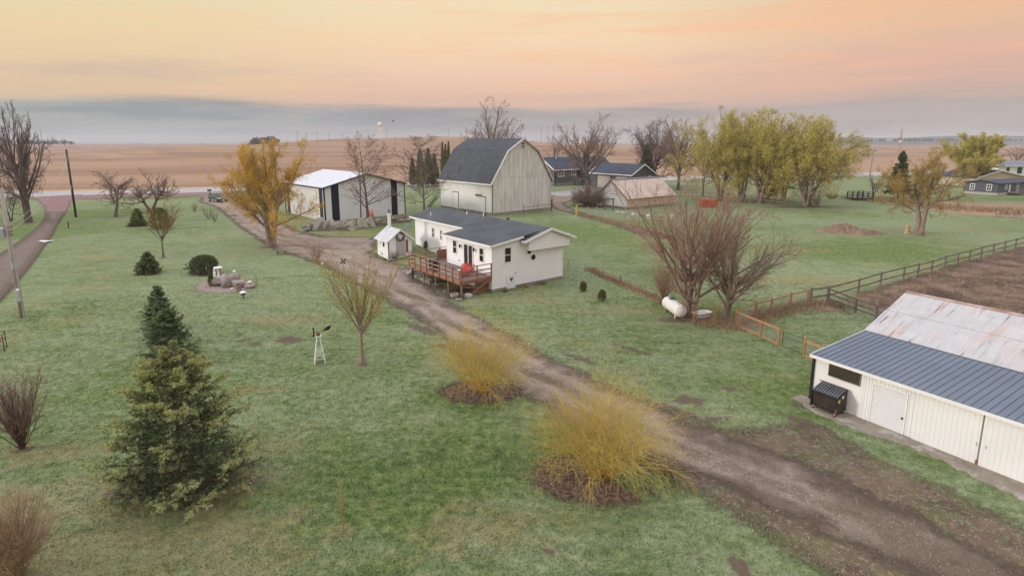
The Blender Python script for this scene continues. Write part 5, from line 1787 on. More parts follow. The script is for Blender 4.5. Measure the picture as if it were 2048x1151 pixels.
def build_well_house():
    C = at(778, 519)
    t = thing('well_house', 'tiny white well house with lattice gable and a hanging wreath', 'shed', (C.x, C.y, C.z), R(36))
    Wd, D, EZ, RZ = 2.62, 2.9, 2.12, 3.12
    mid = Wd / 2
    MB().prism([(0, 0), (Wd, 0), (Wd, EZ), (mid, RZ - 0.08), (0, EZ)], 0.0, D).build('wall', M['white_siding'], t)
    mb = MB()
    clap(mb, (0, D), (0, -1), (-1, 0), lambda z: (0, D), 0.02, EZ, 0.12, 0.015)
    clap(mb, (0, 0), (1, 0), (0, -1), lambda z: (0.02, 0.86), 0.02, EZ, 0.12, 0.012)
    mb.build('siding', M['white_siding'], t)['kind'] = 'stuff'
    for s in (0, 1):
        X = (lambda x: x) if s == 0 else (lambda x: Wd - x)
        roof_panels(t, 'roof_panel', X(-0.34), EZ - 0.23, X(mid), RZ + 0.04, even(-0.28, D + 0.25, 0.6), M['well_roof'], 2, rh=0.015, rw=0.03)
        MB().bar((X(-0.36), -0.30, EZ - 0.30), (X(mid), -0.30, RZ - 0.02), 0.05, 0.13).build('rake_board', M['white_trim'], t)
    MB().box(-0.05, 0.06, -0.06, 0.06, 0, EZ).build('corner_post', M['grey_wood'], t)
    MB().box(Wd - 0.05, Wd + 0.05, -0.06, 0.06, 0, EZ).build('corner_post', M['white_trim'], t)
    # lattice
    MB().box(0.86, 1.92, -0.012, -0.004, 0.25, 2.35).build('lattice_backing', M['dark_stem'], t)
    a0, a1, z0, z1 = 0.88, 1.90, 0.27, 2.30
    mb = MB()
    st = 0.19
    k = a0 - (z1 - z0)
    while k < a1:
        for sgn in (1, -1):
            u0, u1 = max(a0, k), min(a1, k + (z1 - z0))
            if u1 > u0:
                za, zb = z0 + (u0 - k), z0 + (u1 - k)
                if sgn == -1:
                    za, zb = z1 - (u0 - k), z1 - (u1 - k)
                y = -0.03 if sgn == 1 else -0.045
                mb.bar((u0, y, za), (u1, y, zb), 0.012, 0.05, up=(0, 1, 0)) if False else mb.hexa(
                    [(u0, y, za - .028), (u1, y, zb - .028), (u1, y + .012, zb - .028), (u0, y + .012, za - .028), (u0, y, za + .028), (u1, y, zb + .028), (u1, y + .012, zb + .028), (u0, y + .012, za + .028)])
        k += st
    mb.build('lattice', M['white_trim'], t)['kind'] = 'stuff'
    MB().box(2.0, 2.22, -0.05, -0.005, 0.55, 1.95).build('shutter', M['red_brown'], t)
    MB().box(0.5, 0.75, -0.05, -0.005, 0.1, 0.5).build('access_door', M['white_trim'], t)
    MB().bar((-0.05, 1.1, 1.25), (-0.05, 1.1, 1.75), 0.10, 0.18).build('wall_ornament', M['black_metal'], t)
    MB().box(-0.25, 0.9, -0.55, -0.12, -0.02, 0.12).build('step', M['concrete'], t)
    c, s = math.cos(R(36)), math.sin(R(36))
    loc = lambda x, y, z: (C.x + x * c - y * s, C.y + x * s + y * c, C.z + z)
    w = thing('wreath', 'twig wreath with white flowers hung on the well house gable', 'wreath', loc(mid, -0.10, 2.35), R(36))
    V, F = [], []
    mb = MB()
    rg = random.Random(4)
    for i in range(90):
        a = i * 0.211
        r = 0.40 + rg.uniform(-0.07, 0.07)
        p0 = Vector((r * math.cos(a), rg.uniform(-0.05, 0.02), r * math.sin(a)))
        p1 = p0 + Vector((-math.sin(a) * 0.22 + rg.uniform(-.06, .06), rg.uniform(-.05, .0), math.cos(a) * 0.22 + rg.uniform(-.06, .06)))
        mb.tube(p0, p1, 0.022, 0.006, 4)
    mb.build('twig_ring', M['dark_stem'], w)['kind'] = 'stuff'
    mb = MB()
    for i in range(16):
        a = rg.uniform(0, 6.28)
        r = rg.uniform(0.02, 0.30)
        mb.rock((r * math.cos(a), -0.05, r * math.sin(a)), (0.06, 0.04, 0.06), i, 1)
    mb.build('white_flowers', M['white_trim'], w)['kind'] = 'stuff'
    # white post behind and a satellite dish
    p = at(781, 505)
    h = high(779, 417, p.y) - p.z
    o = thing('white_post', 'tall white square post with a cap rising behind the well house', 'post', p, R(20))
    MB().box(-0.16, 0.16, -0.16, 0.16, 0, h - 0.45).build('shaft', M['white_trim'], o)
    MB().lathe([(0.20, 0), (0.24, 0.08), (0.14, 0.12), (0.17, 0.3), (0.05, 0.44)], 8, (0, 0, h - 0.46)).build('cap', M['grey_wood'], o)
    q = loc(Wd + 0.35, 1.6, 0)
    hz = high(808, 455, q[1]) - q[2]
    o = thing('satellite_dish', 'grey satellite dish on a mast behind the well house', 'satellite dish', q, R(-60))
    MB().tube((0, 0, 0), (0, 0, hz), 0.035, 0.035, 8).build('mast', M['galvanised'], o)
    mb = MB()
    k = 16
    for j, (rr, dd) in enumerate(((0.0, -0.10), (0.18, -0.08), (0.33, 0.0))):
        for i in range(k):
            a = 6.283 * i / k
            mb.v.append((dd - 0.08 + rr * 0.3 * math.sin(a), rr * math.cos(a) * 1.05, hz + rr * math.sin(a)))
    for j in range(2):
        for i in range(k):
            mb.f.append([j * k + i, j * k + (i + 1) % k, (j + 1) * k + (i + 1) % k, (j + 1) * k + i])
    d = mb.build('dish', M['galvanised'], o, True)
    sm = d.modifiers.new('thick', 'SOLIDIFY')
    sm.thickness = 0.02
    MB().tube((0.05, 0, hz - 0.3), (0.36, 0, hz + 0.05), 0.015, 0.015, 6).build('feed_arm', M['galvanised'], o)


build_well_house()


# ------------------------------------------------------------------ the tan shed, the dark grey house and the far houses
def build_tan_shed():
    C = at(1253, 419)
    t = thing('small_barn', 'small shed with tan metal roof, tan siding and a white gable end', 'shed', (C.x, C.y, 0), R(37))
    Wd, D = 14.0, 6.3
    EZ, RY, RZ, BZ = 2.25, 3.9, 5.4, 3.25
    mb = MB()
    P = [(0, 0.3), (D, 0.3), (D, BZ), (RY, RZ - 0.1), (0, EZ)]
    n = len(P)
    mb.add([(0, y, z) for y, z in P] + [(Wd, y, z) for y, z in P], [list(range(n)), [n + i for i in range(n)]] + [[i, (i + 1) % n, n + (i + 1) % n, n + i] for i in range(n)])
    mb.build('gable_wall', M['white_siding'], t)
    MB().box(-0.03, Wd + .03, -0.03, D + .03, -0.4, 0.45).build('foundation', M['stone'], t)
    mb = MB()
    clap(mb, (0, -0.002), (1, 0), (0, -1), lambda z: (0, Wd), 0.4, EZ + 0.05, 0.32, 0.05)
    mb.build('siding', M['tan_siding'], t)['kind'] = 'stuff'
    xs = even(-0.3, Wd + 0.35, 0.9)
    w = xs[1] - xs[0] - 0.005
    for ya, za, yb, zb in ((-0.35, EZ - 0.26, RY, RZ), (D + 0.3, BZ - 0.25, RY, RZ)):
        mb = MB()
        mb.hexa([(0, ya, za - .03), (w, ya, za - .03), (w, yb, zb - .03), (0, yb, zb - .03), (0, ya, za), (w, ya, za), (w, yb, zb), (0, yb, zb)])
        for i in range(2):
            c = w * (i + 0.5) / 2
            mb.hexa([(c - .05, ya, za), (c + .05, ya, za), (c + .05, yb, zb), (c - .05, yb, zb), (c - .025, ya, za + .05), (c + .025, ya, za + .05), (c + .025, yb, zb + .05), (c - .025, yb, zb + .05)])
        me = mb.mesh('roof_panel', M['tan_metal'])
        for x in xs[:-1]:
            link('roof_panel', me, t).location = (x, 0, 0)
        mb = MB().bar((-0.33, ya, za - 0.09), (-0.33, yb, zb - 0.09), 0.05, 0.16)
        mb.build('rake_board', M['red_brown'], t)
    MB().hexa([(-.3, RY - .3, RZ - .03), (Wd + .35, RY - .3, RZ - .03), (Wd + .35, RY + .3, RZ - .03), (-.3, RY + .3, RZ - .03), (-.3, RY - .05, RZ + .12), (Wd + .35, RY - .05, RZ + .12), (Wd + .35, RY + .05, RZ + .12), (-.3, RY + .05, RZ + .12)]).build('ridge_cap', M['blue_metal'], t)
    f = wall_frame((0, 0), (0, 1), (-1, 0))
    wbox(q := MB(), f, 1.6, 2.9, 0, 0.05, 0.5, 1.6)
    q.build('door', M['white_trim'], t)
    MB().box(Wd - .02, Wd + 0.08, -0.08, 0.05, 0.3, EZ).build('corner_trim', M['white_trim'], t)
    # weathered frame in front of the gable
    a, b = at(1209, 420), at(1226, 421)
    o = thing('timber_gateway', 'weathered timber gateway standing before the white gable of the tan shed', 'gate frame', a, 0)
    v = b - a
    hgt = 2.0
    MB().box(-0.12, 0.12, -0.12, 0.12, 0, hgt).build('post', M['grey_wood'], o)
    MB().box(v.x - 0.12, v.x + 0.12, v.y - 0.12, v.y + 0.12, 0, hgt).build('post', M['grey_wood'], o)
    MB().bar((-0.25, 0, hgt + 0.12), (v.x + 0.25, v.y, hgt + 0.12), 0.24, 0.22).build('beam', M['grey_wood'], o)


build_tan_shed()


def gable_roof(t, x0, x1, y0, y1, ez, rz, m, axis='x', ov=0.5, th=0.2, trim=None, name='roof'):
    """simple two-slope roof over a rectangle, ridge along axis"""
    if axis == 'x':
        ym = (y0 + y1) / 2
        k = (rz - ez) / (ym - y0)
        for s in (0, 1):
            ya = y0 - ov if s == 0 else y1 + ov
            za = ez - ov * k
            MB().hexa([(x0 - ov, ya, za - th), (x1 + ov, ya, za - th), (x1 + ov, ym, rz - th), (x0 - ov, ym, rz - th), (x0 - ov, ya, za), (x1 + ov, ya, za), (x1 + ov, ym, rz), (x0 - ov, ym, rz)]).build(name, m, t)
            if trim:
                mb = MB().box(x0 - ov, x1 + ov, min(ya, ya + (-.06 if s == 0 else .06)), max(ya, ya + (-.06 if s == 0 else .06)), za - th - .06, za + .02)
                for xx in (x0 - ov - .04, x1 + ov + .04):
                    mb.bar((xx, ya, za - th * .5), (xx, ym, rz - th * .5), 0.08, th + .12)
                mb.build('fascia', trim, t)
    else:
        xm = (x0 + x1) / 2
        k = (rz - ez) / (xm - x0)
        for s in (0, 1):
            xa = x0 - ov if s == 0 else x1 + ov
            za = ez - ov * k
            MB().hexa([(xa, y0 - ov, za - th), (xm, y0 - ov, rz - th), (xm, y1 + ov, rz - th), (xa, y1 + ov, za - th), (xa, y0 - ov, za), (xm, y0 - ov, rz), (xm, y1 + ov, rz), (xa, y1 + ov, za)]).build(name, m, t)
            if trim:
                mb = MB().box(min(xa, xa + (-.06 if s == 0 else .06)), max(xa, xa + (-.06 if s == 0 else .06)), y0 - ov, y1 + ov, za - th - .06, za + .02)
                for yy in (y0 - ov - .04, y1 + ov + .04):
                    mb.bar((xa, yy, za - th * .5), (xm, yy, rz - th * .5), 0.08, th + .12)
                mb.build('fascia', trim, t)


def build_grey_house():
    C = at(1108, 372)
    t = thing('grey_house', 'dark grey house with a garage wing and navy shingle roofs', 'house', (C.x, C.y, 0), R(36))
    G = at(1262, 381)
    c, s = math.cos(R(36)), math.sin(R(36))
    gx, gy = (G.x - C.x) * c + (G.y - C.y) * s, -(G.x - C.x) * s + (G.y - C.y) * c     # garage corner in house coordinates
    LX = 23.5
    # main wing
    mb = MB()
    mb.prism([(0, 0.8), (LX, 0.8), (LX, 5.1), (0, 5.1)], 0, 10)
    mb.prism([(0.0, 5.1), (0.3, 5.1), (0.3, 5.2), (0, 5.2)], 0, 10)
    mb.build('wall', M['grey_siding'], t)
    n = MB()
    n.add([(0, 0, 5.1), (0, 10, 5.1), (0, 5, 7.9), (.3, 0, 5.1), (.3, 10, 5.1), (.3, 5, 7.9)], [[0, 1, 2], [3, 5, 4], [0, 2, 5, 3], [1, 4, 5, 2]])
    n.build('gable', M['mauve_siding'], t)
    MB().box(-0.04, LX, -0.04, 10.04, -0.2, 0.85).build('foundation', M['concrete'], t)
    mb = MB()
    clap(mb, (0, -0.002), (1, 0), (0, -1), lambda z: (0, LX), 0.85, 5.0, 0.3, 0.03)
    mb.build('siding', M['grey_siding'], t)['kind'] = 'stuff'
    gable_roof(t, 0, LX, 0, 10, 5.05, 8.0, M['navy_roof'], 'x', 0.7, 0.2, M['white_trim'])
    f = wall_frame((0, -0.03), (1, 0), (0, -1))
    window(t, f, 1.6, 3.55, 2.75, 4.55, t=0.22, rail=False, mull=1, glass='curtain_glass')
    window(t, f, 6.6, 8.1, 2.95, 4.55, t=0.20, rail=False, mull=1, glass='curtain_glass')
    window(t, f, 15.6, 16.9, 3.3, 4.9, t=0.2, rail=True, mull=1)
    fg = wall_frame((-0.01, 0), (0, 1), (-1, 0))
    window(t, fg, 2.2, 3.2, 3.3, 4.5, t=0.18, rail=False)
    mb = MB()
    wbox(mb, f, 12.6, 13.6, 0, 0.08, 0.9, 4.2)
    mb.build('door', M['white_trim'], t)
    MB().path([(0.3, -0.15, 4.7), (0.3, -0.15, 0.9), (-0.2, -0.5, 0.6), (-1.4, -0.6, 0.5)], 0.10, 6).build('downspout', M['dark_navy'], t)
    MB().tube((4.2, 4.2, 7.3), (4.2, 4.2, 8.5), 0.16, 0.16, 8).build('vent_pipe', M['tan_metal'], t)
    # garage wing comes forward, its gable end to the front
    w = 8.6
    D = gy
    y0, y1 = D, D + 14.5
    x0, x1 = gx, gx + w
    mb = MB()
    mb.prism([(x0, 0), (x1, 0), (x1, 4.3), ((x0 + x1) / 2, 6.6), (x0, 4.3)], y0, y1)
    mb.build('garage_wall', M['mauve_siding'], t)
    mb = MB()
    pf = lambda z: (x0, x1) if z < 4.3 else (x0 + (z - 4.3) / 2.3 * w / 2, x1 - (z - 4.3) / 2.3 * w / 2)
    clap(mb, (0, y0 - 0.002), (1, 0), (0, -1), pf, 0.2, 6.5, 0.3, 0.03)
    mb.build('siding', M['mauve_siding'], t)['kind'] = 'stuff'
    gable_roof(t, x0, x1, y0, y1, 4.35, 6.7, M['navy_roof'], 'y', 0.6, 0.2, M['white_trim'], 'garage_roof')
    fg = wall_frame((x0 - 0.01, 0), (0, 1), (-1, 0))
    for a0, a1 in ((y0 + 1.4, y0 + 5.4), (y0 + 7.6, y0 + 12.2)):
        mb = MB()
        for i in range(4):
            wbox(mb, fg, a0, a1, 0, 0.07, 0.1 + i * 0.82, 0.88 + i * 0.82)
        mb.build('garage_door', M['beige_door'], t)
    wbox(q := MB(), fg, y0 + 6.2, y0 + 6.6, 0, 0.25, 2.4, 2.9)
    q.build('wall_lamp', M['black_metal'], t)
    f2 = wall_frame((0, y0 - 0.02), (1, 0), (0, -1))
    window(t, f2, x0 + 6.6, x0 + 7.6, 1.6, 3.4, t=0.16)
    # link between the wings, chimney
    MB().box(gx + 3.2, gx + 8.4, gy + 14.4, 0.1, 0, 4.2).build('link_wall', M['grey_siding'], t)
    MB().box(gx + 2.9, gx + 8.7, gy + 14.3, 0.3, 4.2, 4.5).build('link_roof', M['navy_roof'], t)
    MB().box(LX - 3.6, LX - 1.9, 3.0, 4.4, 6.0, 8.5).build('chimney', M['stone'], t)
    MB().box(LX - 3.9, LX - 1.6, 2.7, 4.7, 8.5, 8.72).build('chimney_cap', M['white_trim'], t)
    loc = lambda x, y: (C.x + x * c - y * s, C.y + x * s + y * c, 0)
    o = thing('air_conditioner', 'grey air conditioner unit at the foot of the dark grey house wall', 'air conditioner', loc(8.5, -1.2), R(36))
    MB().box(-0.75, 0.75, -0.6, 0.6, 0.15, 1.75).build('case', M['galvanised'], o, bevel=0.05)
    MB().lathe([(0.5, 0), (0.5, 0.08), (0.1, 0.1)], 12, (0, 0, 1.75)).build('fan_grille', M['black_metal'], o)
    mb = MB()
    for i in range(12):
        mb.box(-0.77, 0.77, -0.62, 0.62, 0.3 + i * 0.11, 0.33 + i * 0.11)
    mb.build('louvres', M['grey_siding'], o)['kind'] = 'stuff'
    o = thing('masonry_screen', 'low tan masonry screen wall with sloping ends before the house door', 'screen wall', loc(10.6, -2.2), R(36))
    MB().prism([(0, 0), (2.4, 0), (2.4, 1.3), (1.6, 2.4), (0, 2.5)], 0, 0.3).build('left_panel', M['pink_stone'], o)
    MB().prism([(3.2, 0), (6.4, 0), (6.4, 1.2), (5.2, 2.5), (3.2, 2.6)], 0, 0.3).build('right_panel', M['pink_stone'], o)


M['navy_roof'] = mat('navy_roof', (0.050, 0.060, 0.082), 0.85, (0.072, 0.082, 0.105), 0.6, 1.0, bump=0.3, bscale=6)
M['beige_door'] = mat('beige_door', (0.66, 0.60, 0.53), 0.6)
M['curtain_glass'] = mat('curtain_glass', (0.12, 0.125, 0.14), 0.15, (0.2, 0.2, 0.21), 1.5, 1.0, stretch=(6, 6, .2), spec=0.5)
build_grey_house()


def build_far_houses():
    C = at(1994, 391)
    t = thing('blue_house', 'small low dark blue-grey house with white windows beyond the pond', 'house', (C.x, C.y, 0), R(28))
    L, D = 16, 6.8
    mb = MB()
    P = [(0, 0.55), (D, 0.55), (D, 2.85), (D / 2, 3.4), (0, 2.85)]
    n = len(P)
    mb.add([(0, y, z) for y, z in P] + [(L, y, z) for y, z in P], [list(range(n)), [n + i for i in range(n)]] + [[i, (i + 1) % n, n + (i + 1) % n, n + i] for i in range(n)])
    mb.build('wall', M['blue_siding'], t)
    mb = MB()
    clap(mb, (0, D), (0, -1), (-1, 0), lambda z: (0, D), 0.55, 2.85, 0.2, 0.02)
    clap(mb, (0, 0), (1, 0), (0, -1), lambda z: (0, L), 0.55, 2.85, 0.2, 0.02)
    mb.build('siding', M['blue_siding'], t)['kind'] = 'stuff'
    MB().box(-0.03, L, -0.03, D + .03, -0.3, 0.58).build('foundation', M['pale_stone'], t)
    gable_roof(t, 0, L, 0, D, 2.85, 3.45, M['navy_roof'], 'x', 0.3, 0.14, M['dark_navy'])
    f = wall_frame((-0.02, 0), (0, 1), (-1, 0))
    window(t, f, 1.35, 2.15, 1.15, 2.45, t=0.13, rail=True, mull=1)
    window(t, f, 4.75, 5.5, 1.15, 2.4, t=0.13, rail=True, mull=1)
    f = wall_frame((0, -0.02), (1, 0), (0, -1))
    window(t, f, 3.4, 4.3, 1.45, 2.3, t=0.14, rail=True, mull=1)
    window(t, f, 9.3, 10.2, 0.95, 2.5, t=0.14, rail=True, mull=0)
    wbox(q := MB(), f, 5.3, 6.0, 0, 0.06, 0.62, 2.5)
    q.build('door', M['white_trim'], t)
    c, s = math.cos(R(28)), math.sin(R(28))
    o = thing('small_porch', 'little grey wooden porch at the door of the dark blue-grey house', 'porch', (C.x + 4.6 * c + 2.2 * s, C.y + 4.6 * s - 2.2 * c, 0), R(28))
    MB().box(0, 4.2, 0.05, 2.1, 0.35, 0.5).build('floor', M['grey_wood'], o)
    for i in range(14):
        MB().box(0.05 + i * 0.31, 0.22 + i * 0.31, 0, 0.05, 0.4, 1.5).build('picket', M['grey_wood'], o)
    MB().box(-0.05, 4.3, -0.06, 0.10, 1.5, 1.58).build('hand_rail', M['grey_wood'], o)
    # beige gable behind it
    a = at(2018, 374)
    t = thing('beige_house', 'house with a beige gable right behind the dark blue-grey one', 'house', (a.x - 9, a.y, 0), R(8))
    k = mpp(a)
    Wd = 110 * k
    ez, rz = high(1982, 353, a.y), high(2018, 340, a.y)
    mb = MB().prism([(0, 0), (Wd, 0), (Wd, ez), (Wd * 0.42, rz - .1), (0, ez)], 0, 12)
    mb.build('wall', M['beige_siding'], t)
    for x0, z0, x1, z1 in ((-0.9, ez - .25, Wd * .42, rz), (Wd + .9, ez - .25, Wd * .42, rz)):
        roof_slab(MB_ := MB(), x0, z0, x1, z1, -0.6, 12.6, 0.2)
        MB_.build('roof', M['navy_roof'], t)
        MB().bar((x0, -0.65, z0 - .12), (x1, -0.65, z1 - .12), 0.1, 0.3).build('rake_board', M['white_trim'], t)
    a = at(2024, 362)
    t = thing('white_building', 'flat-fronted white house at the right edge behind the beige gable', 'house', (a.x + 2, a.y + 8, 0), R(10))
    z0, z1 = high(2024, 345, a.y + 8), high(2024, 330, a.y + 8)
    MB().box(0, 16, 0, 9, 0, z1).build('wall', M['white_siding'], t)
    gable_roof(t, 0, 16, 0, 9, z1, z1 + 1.3, M['blue_metal'], 'x', 0.7, 0.2, M['white_trim'])
    f = wall_frame((0, 0), (1, 0), (0, -1))
    window(t, f, 3.0, 4.4, z1 - 3.0, z1 - 0.8, t=0.15, rail=False)
    window(t, f, 7.5, 9.5, z1 - 3.0, z1 - 0.8, t=0.15, rail=False)
    a = at(1985, 352)
    o = thing('low_shed', 'low shed with orange-brown roof left of the white house', 'shed', a, R(5))
    MB().box(0, 9, 0, 4, 0, 2.4).build('wall', M['red_brown'], o)
    roof_slab(q := MB(), 0, 0, 1, 1, 0, 1) if False else None
    MB().hexa([(-.4, -.4, 2.3), (9.4, -.4, 2.3), (9.4, 4.4, 3.5), (-.4, 4.4, 3.5), (-.4, -.4, 2.5), (9.4, -.4, 2.5), (9.4, 4.4, 3.7), (-.4, 4.4, 3.7)]).build('roof', M['tan_siding'], o)


M['blue_siding'] = mat('blue_siding', (0.105, 0.112, 0.140), 0.7, (0.088, 0.094, 0.118), 1)
M['pale_stone'] = mat('pale_stone', (0.50, 0.45, 0.41), 0.85, (0.40, 0.36, 0.33), 1.5)
build_far_houses()


# ================================================================== plants
# --- trees with yellow spring growth
b, H, Wd = bt(543, 492, 272, 178)
tree('willow_tree', 'large golden willow beside the gravel drive before the white metal barn', 'tree', b, H, Wd, 'willow', 11, 0.36, 3, 0.26, None, 'pale_bark', 'gold_twig', 'gold_leaf', 5, 0.10, 0.16, 0.011, droop=0.6, rz=3.4)
b, H, Wd = bt(725, 725, 478, 190)
tree('young_willow', 'young fan-shaped tree with green-gold twigs standing on the lawn beside the small windmill', 'tree', b, H, Wd, 'fan', 12, 0.135, 1, 0, None, 'pale_bark', 'olive_twig', 'ygreen_leaf', 5, 0.05, 0.02, 0.004)
YT = 'yellow-green trees at the back of the lawn'
for i, (px, py, top, w, sd_, st, lab) in enumerate([
        (1440, 398, 210, 150, 31, 4, 'tall yellow-green willow, leftmost and highest of the budding willows behind the lawn'),
        (1520, 405, 214, 135, 32, 4, 'yellow-green willow in the middle of the row, over the black fence'),
        (1612, 412, 226, 180, 33, 5, 'broad pale green willow with many pale stems, rightmost of the row'),
        (1484, 398, 216, 120, 34, 3, 'tall yellow-green willow behind the gap between the two left willows'), (1566, 402, 222, 120, 35, 3, 'yellow-green willow partly hidden by the broad pale-stemmed one')]):
    b, H, Wd = bt(px, py, top, w)
    tree('willow_tree', lab, 'tree', b, H, Wd, 'willow', sd_, 0.27, st, 0.34, YT, 'pale_bark', 'olive_twig', 'lime_leaf', 3, 0.18, 0.25, 0.015, droop=0.5)
b, H, Wd = bt(1838, 468, 288, 150)
tree('budding_tree', 'bronze-budded tree with a forked trunk next to the stump on the right lawn', 'tree', b, H, Wd, 'apple', 41, 0.34, 2, 0.15, None, 'pale_bark', 'olive_twig', 'bronze_leaf', 3, 0.10, 0.16, 0.014)
b, H, Wd = bt(1945, 372, 264, 105)
tree('willow_tree', 'pale green willow rising behind the small dark blue-grey house', 'tree', b, H, Wd, 'willow', 42, 0.35, 3, 0.3, None, 'pale_bark', 'olive_twig', 'ygreen_leaf', 5, 0.26, 0.2, 0.018)
b, H, Wd = bt(1788, 405, 345, 55)
tree('budding_tree', 'small bronze-budded tree by the ditch left of the larger one', 'tree', b, H, Wd, 'broad', 43, 0.14, 1, 0, None, 'pale_bark', 'olive_twig', 'bronze_leaf', 6, 0.16, 0.12, 0.014, cut=3)

# --- bare trees
b, H, Wd = bt(1380, 632, 340, 310)
tree('bare_tree', 'large bare tree with several limbs rising behind the propane tank', 'tree', b, H, Wd, 'ascend', 51, 0.22, 3, 0.20, None, 'pale_bark', 'red_twig', tmin=0.0065)
b, H, Wd = bt(1449, 637, 400, 230)
tree('bare_tree', 'leaning bare tree beside the bathtub and the wooden pen corner', 'tree', b, H, Wd, 'ascend', 52, 0.19, 2, 0.12, None, 'pale_bark', 'brown_twig', tmin=0.0065, tilt=(0.22, 0, 0), rz=0.0)
b, H, Wd = bt(735, 452, 256, 112)
tree('bare_tree', 'tall bare tree standing right in front of the white metal barn', 'tree', b, H, Wd, 'upright', 53, 0.24, 1, 0, None, 'bark', 'brown_twig', tmin=0.011)
b, H, Wd = bt(57, 444, 192, 95)
tree('bare_tree', 'tall bare tree with two dark trunks left of the asphalt drive', 'tree', b, H, Wd, 'vase', 54, 0.42, 2, 0.10, None, 'bark', 'grey_twig', tmin=0.015)
b, H, Wd = bt(-22, 440, 208, 95)
tree('bare_tree', 'bare tree cut off by the left edge of the picture', 'tree', b, H, Wd, 'vase', 55, 0.4, 1, 0, None, 'bark', 'grey_twig', tmin=0.015)
b, H, Wd = bt(22, 442, 366, 60)
tree('small_bare_tree', 'small thin bare tree under the tall ones left of the drive', 'tree', b, H, Wd, 'broad', 56, 0.10, 2, 0.2, None, 'bark', 'grey_twig', tmin=0.012, cut=3)
b, H, Wd = bt(231, 434, 338, 84)
tree('apple_tree', 'bare reddish apple tree, the left one of the pair on the lawn', 'tree', b, H, Wd, 'apple', 57, 0.26, 1, 0, 'two bare apple trees', 'bark', 'brown_twig', tmin=0.013)
b, H, Wd = bt(302, 424, 333, 106)
tree('apple_tree', 'bare spreading apple tree, the right one of the pair on the lawn', 'tree', b, H, Wd, 'apple', 58, 0.26, 2, 0.35, 'two bare apple trees', 'bark', 'brown_twig', tmin=0.013)
b, H, Wd = bt(327, 513, 388, 85)
tree('bare_sapling', 'thin vase-shaped bare tree on the lawn beside the round brown shrub', 'tree', b, H, Wd, 'fan', 59, 0.09, 1, 0, None, 'bark', 'olive_twig', tmin=0.008)
b, H, Wd = bt(986, 380, 190, 112)
tree('bare_tree', 'rounded bare tree rising behind the roof of the gambrel barn', 'tree', b, H, Wd, 'vase', 61, 0.5, 2, 0.12, None, 'bark', 'brown_twig', tmin=0.02)
b, H, Wd = bt(1176, 384, 220, 140)
tree('bare_tree', 'wide bare tree standing in front of the dark grey house', 'tree', b, H, Wd, 'vase', 62, 0.42, 2, 0.16, None, 'bark', 'brown_twig', tmin=0.019)
b, H, Wd = bt(1300, 372, 234, 118)
tree('bare_tree', 'bare tree behind the garage of the dark grey house', 'tree', b, H, Wd, 'vase', 63, 0.42, 3, 0.2, None, 'bark', 'grey_twig', tmin=0.02)
b, H, Wd = bt(1356, 380, 228, 115)
tree('bare_tree', 'bare tree directly left of the yellow-green willows', 'tree', b, H, Wd, 'vase', 64, 0.4, 2, 0.15, None, 'bark', 'brown_twig', tmin=0.02)
b, H, Wd = bt(1108, 352, 264, 40)
tree('bare_tree', 'small bare tree behind the right slope of the barn roof', 'tree', b, H, Wd, 'broad', 65, 0.25, 1, 0, None, 'bark', 'grey_twig', tmin=0.026, cut=3)
b, H, Wd = bt(848, 432, 264, 118)
tree('bare_tree', 'bare tree with a greenish trunk left of the gambrel barn', 'tree', b, H, Wd, 'upright', 66, 0.22, 1, 0, None, 'pale_bark', 'grey_twig', tmin=0.013)
b, H, Wd = bt(1744, 401, 345, 40)
tree('small_bare_tree', 'small bare tree right of the black footbridge', 'tree', b, H, Wd, 'broad', 67, 0.13, 1, 0, None, 'bark', 'grey_twig', tmin=0.02, cut=3)
b, H, Wd = bt(2030, 345, 290, 48)
tree('bare_tree', 'bare tree far off behind the white house at the right edge', 'tree', b, H, Wd, 'broad', 68, 0.3, 1, 0, None, 'bark', 'grey_twig', tmin=0.035, cut=3)
b, H, Wd = bt(1478, 392, 300, 70)
tree('bare_tree', 'slender bare tree among the trunks of the yellow-green willows', 'tree', b, H, Wd, 'upright', 69, 0.2, 1, 0, None, 'bark', 'brown_twig', tmin=0.016, cut=3)
b, H, Wd = bt(1405, 392, 300, 60)
tree('bare_tree', 'low bare tree behind the orange bin', 'tree', b, H, Wd, 'broad', 70, 0.2, 1, 0, None, 'bark', 'brown_twig', tmin=0.016, cut=3)

# --- shrubs
b = BUSH_A
H = high(955, 622, b.y)
shrub('willow_shrub', 'fountain of golden willow whips in the upper leaf bed beside the drive', b, H, 236 * mpp(b), 72, 71, 'gold_twig', 'yellow_whip', 0.20, 12, 0.55, 'golden willow shrubs beside the drive', None, r=0.014, base_r=0.45, rs=0.0031, trop=-0.06, third=4, ang=34)
b = BUSH_B
H = high(1205, 730, b.y)
shrub('willow_shrub', 'larger fountain of yellow willow whips in the nearer leaf bed beside the drive', b, H, 312 * mpp(b), 86, 72, 'gold_twig', 'yellow_whip', 0.22, 13, 0.55, 'golden willow shrubs beside the drive', None, r=0.014, base_r=0.5, rs=0.0029, trop=-0.06, third=4, ang=34)
b, H, Wd = bt(45, 896, 722, 118)
shrub('bare_shrub', 'dark reddish bare shrub with upright stems left of the big spruce', b, H, Wd, 46, 73, 'dark_stem', 'brown_twig', 0.05, 9, 0.42, None, None, r=0.02, base_r=0.14, third=5, ang=28, rs=0.0035)
b, H, Wd = bt(25, 1160, 975, 190)
shrub('brown_shrub', 'wide tan bare shrub in the lower left corner', b, H, Wd, 170, 74, 'dry_stem', 'dry_stem', 0.25, 8, 0.4, None, None, r=0.010, base_r=0.5, third=5, ang=36, rs=0.0032)
b, H, Wd = bt(686, 1058, 928, 30)
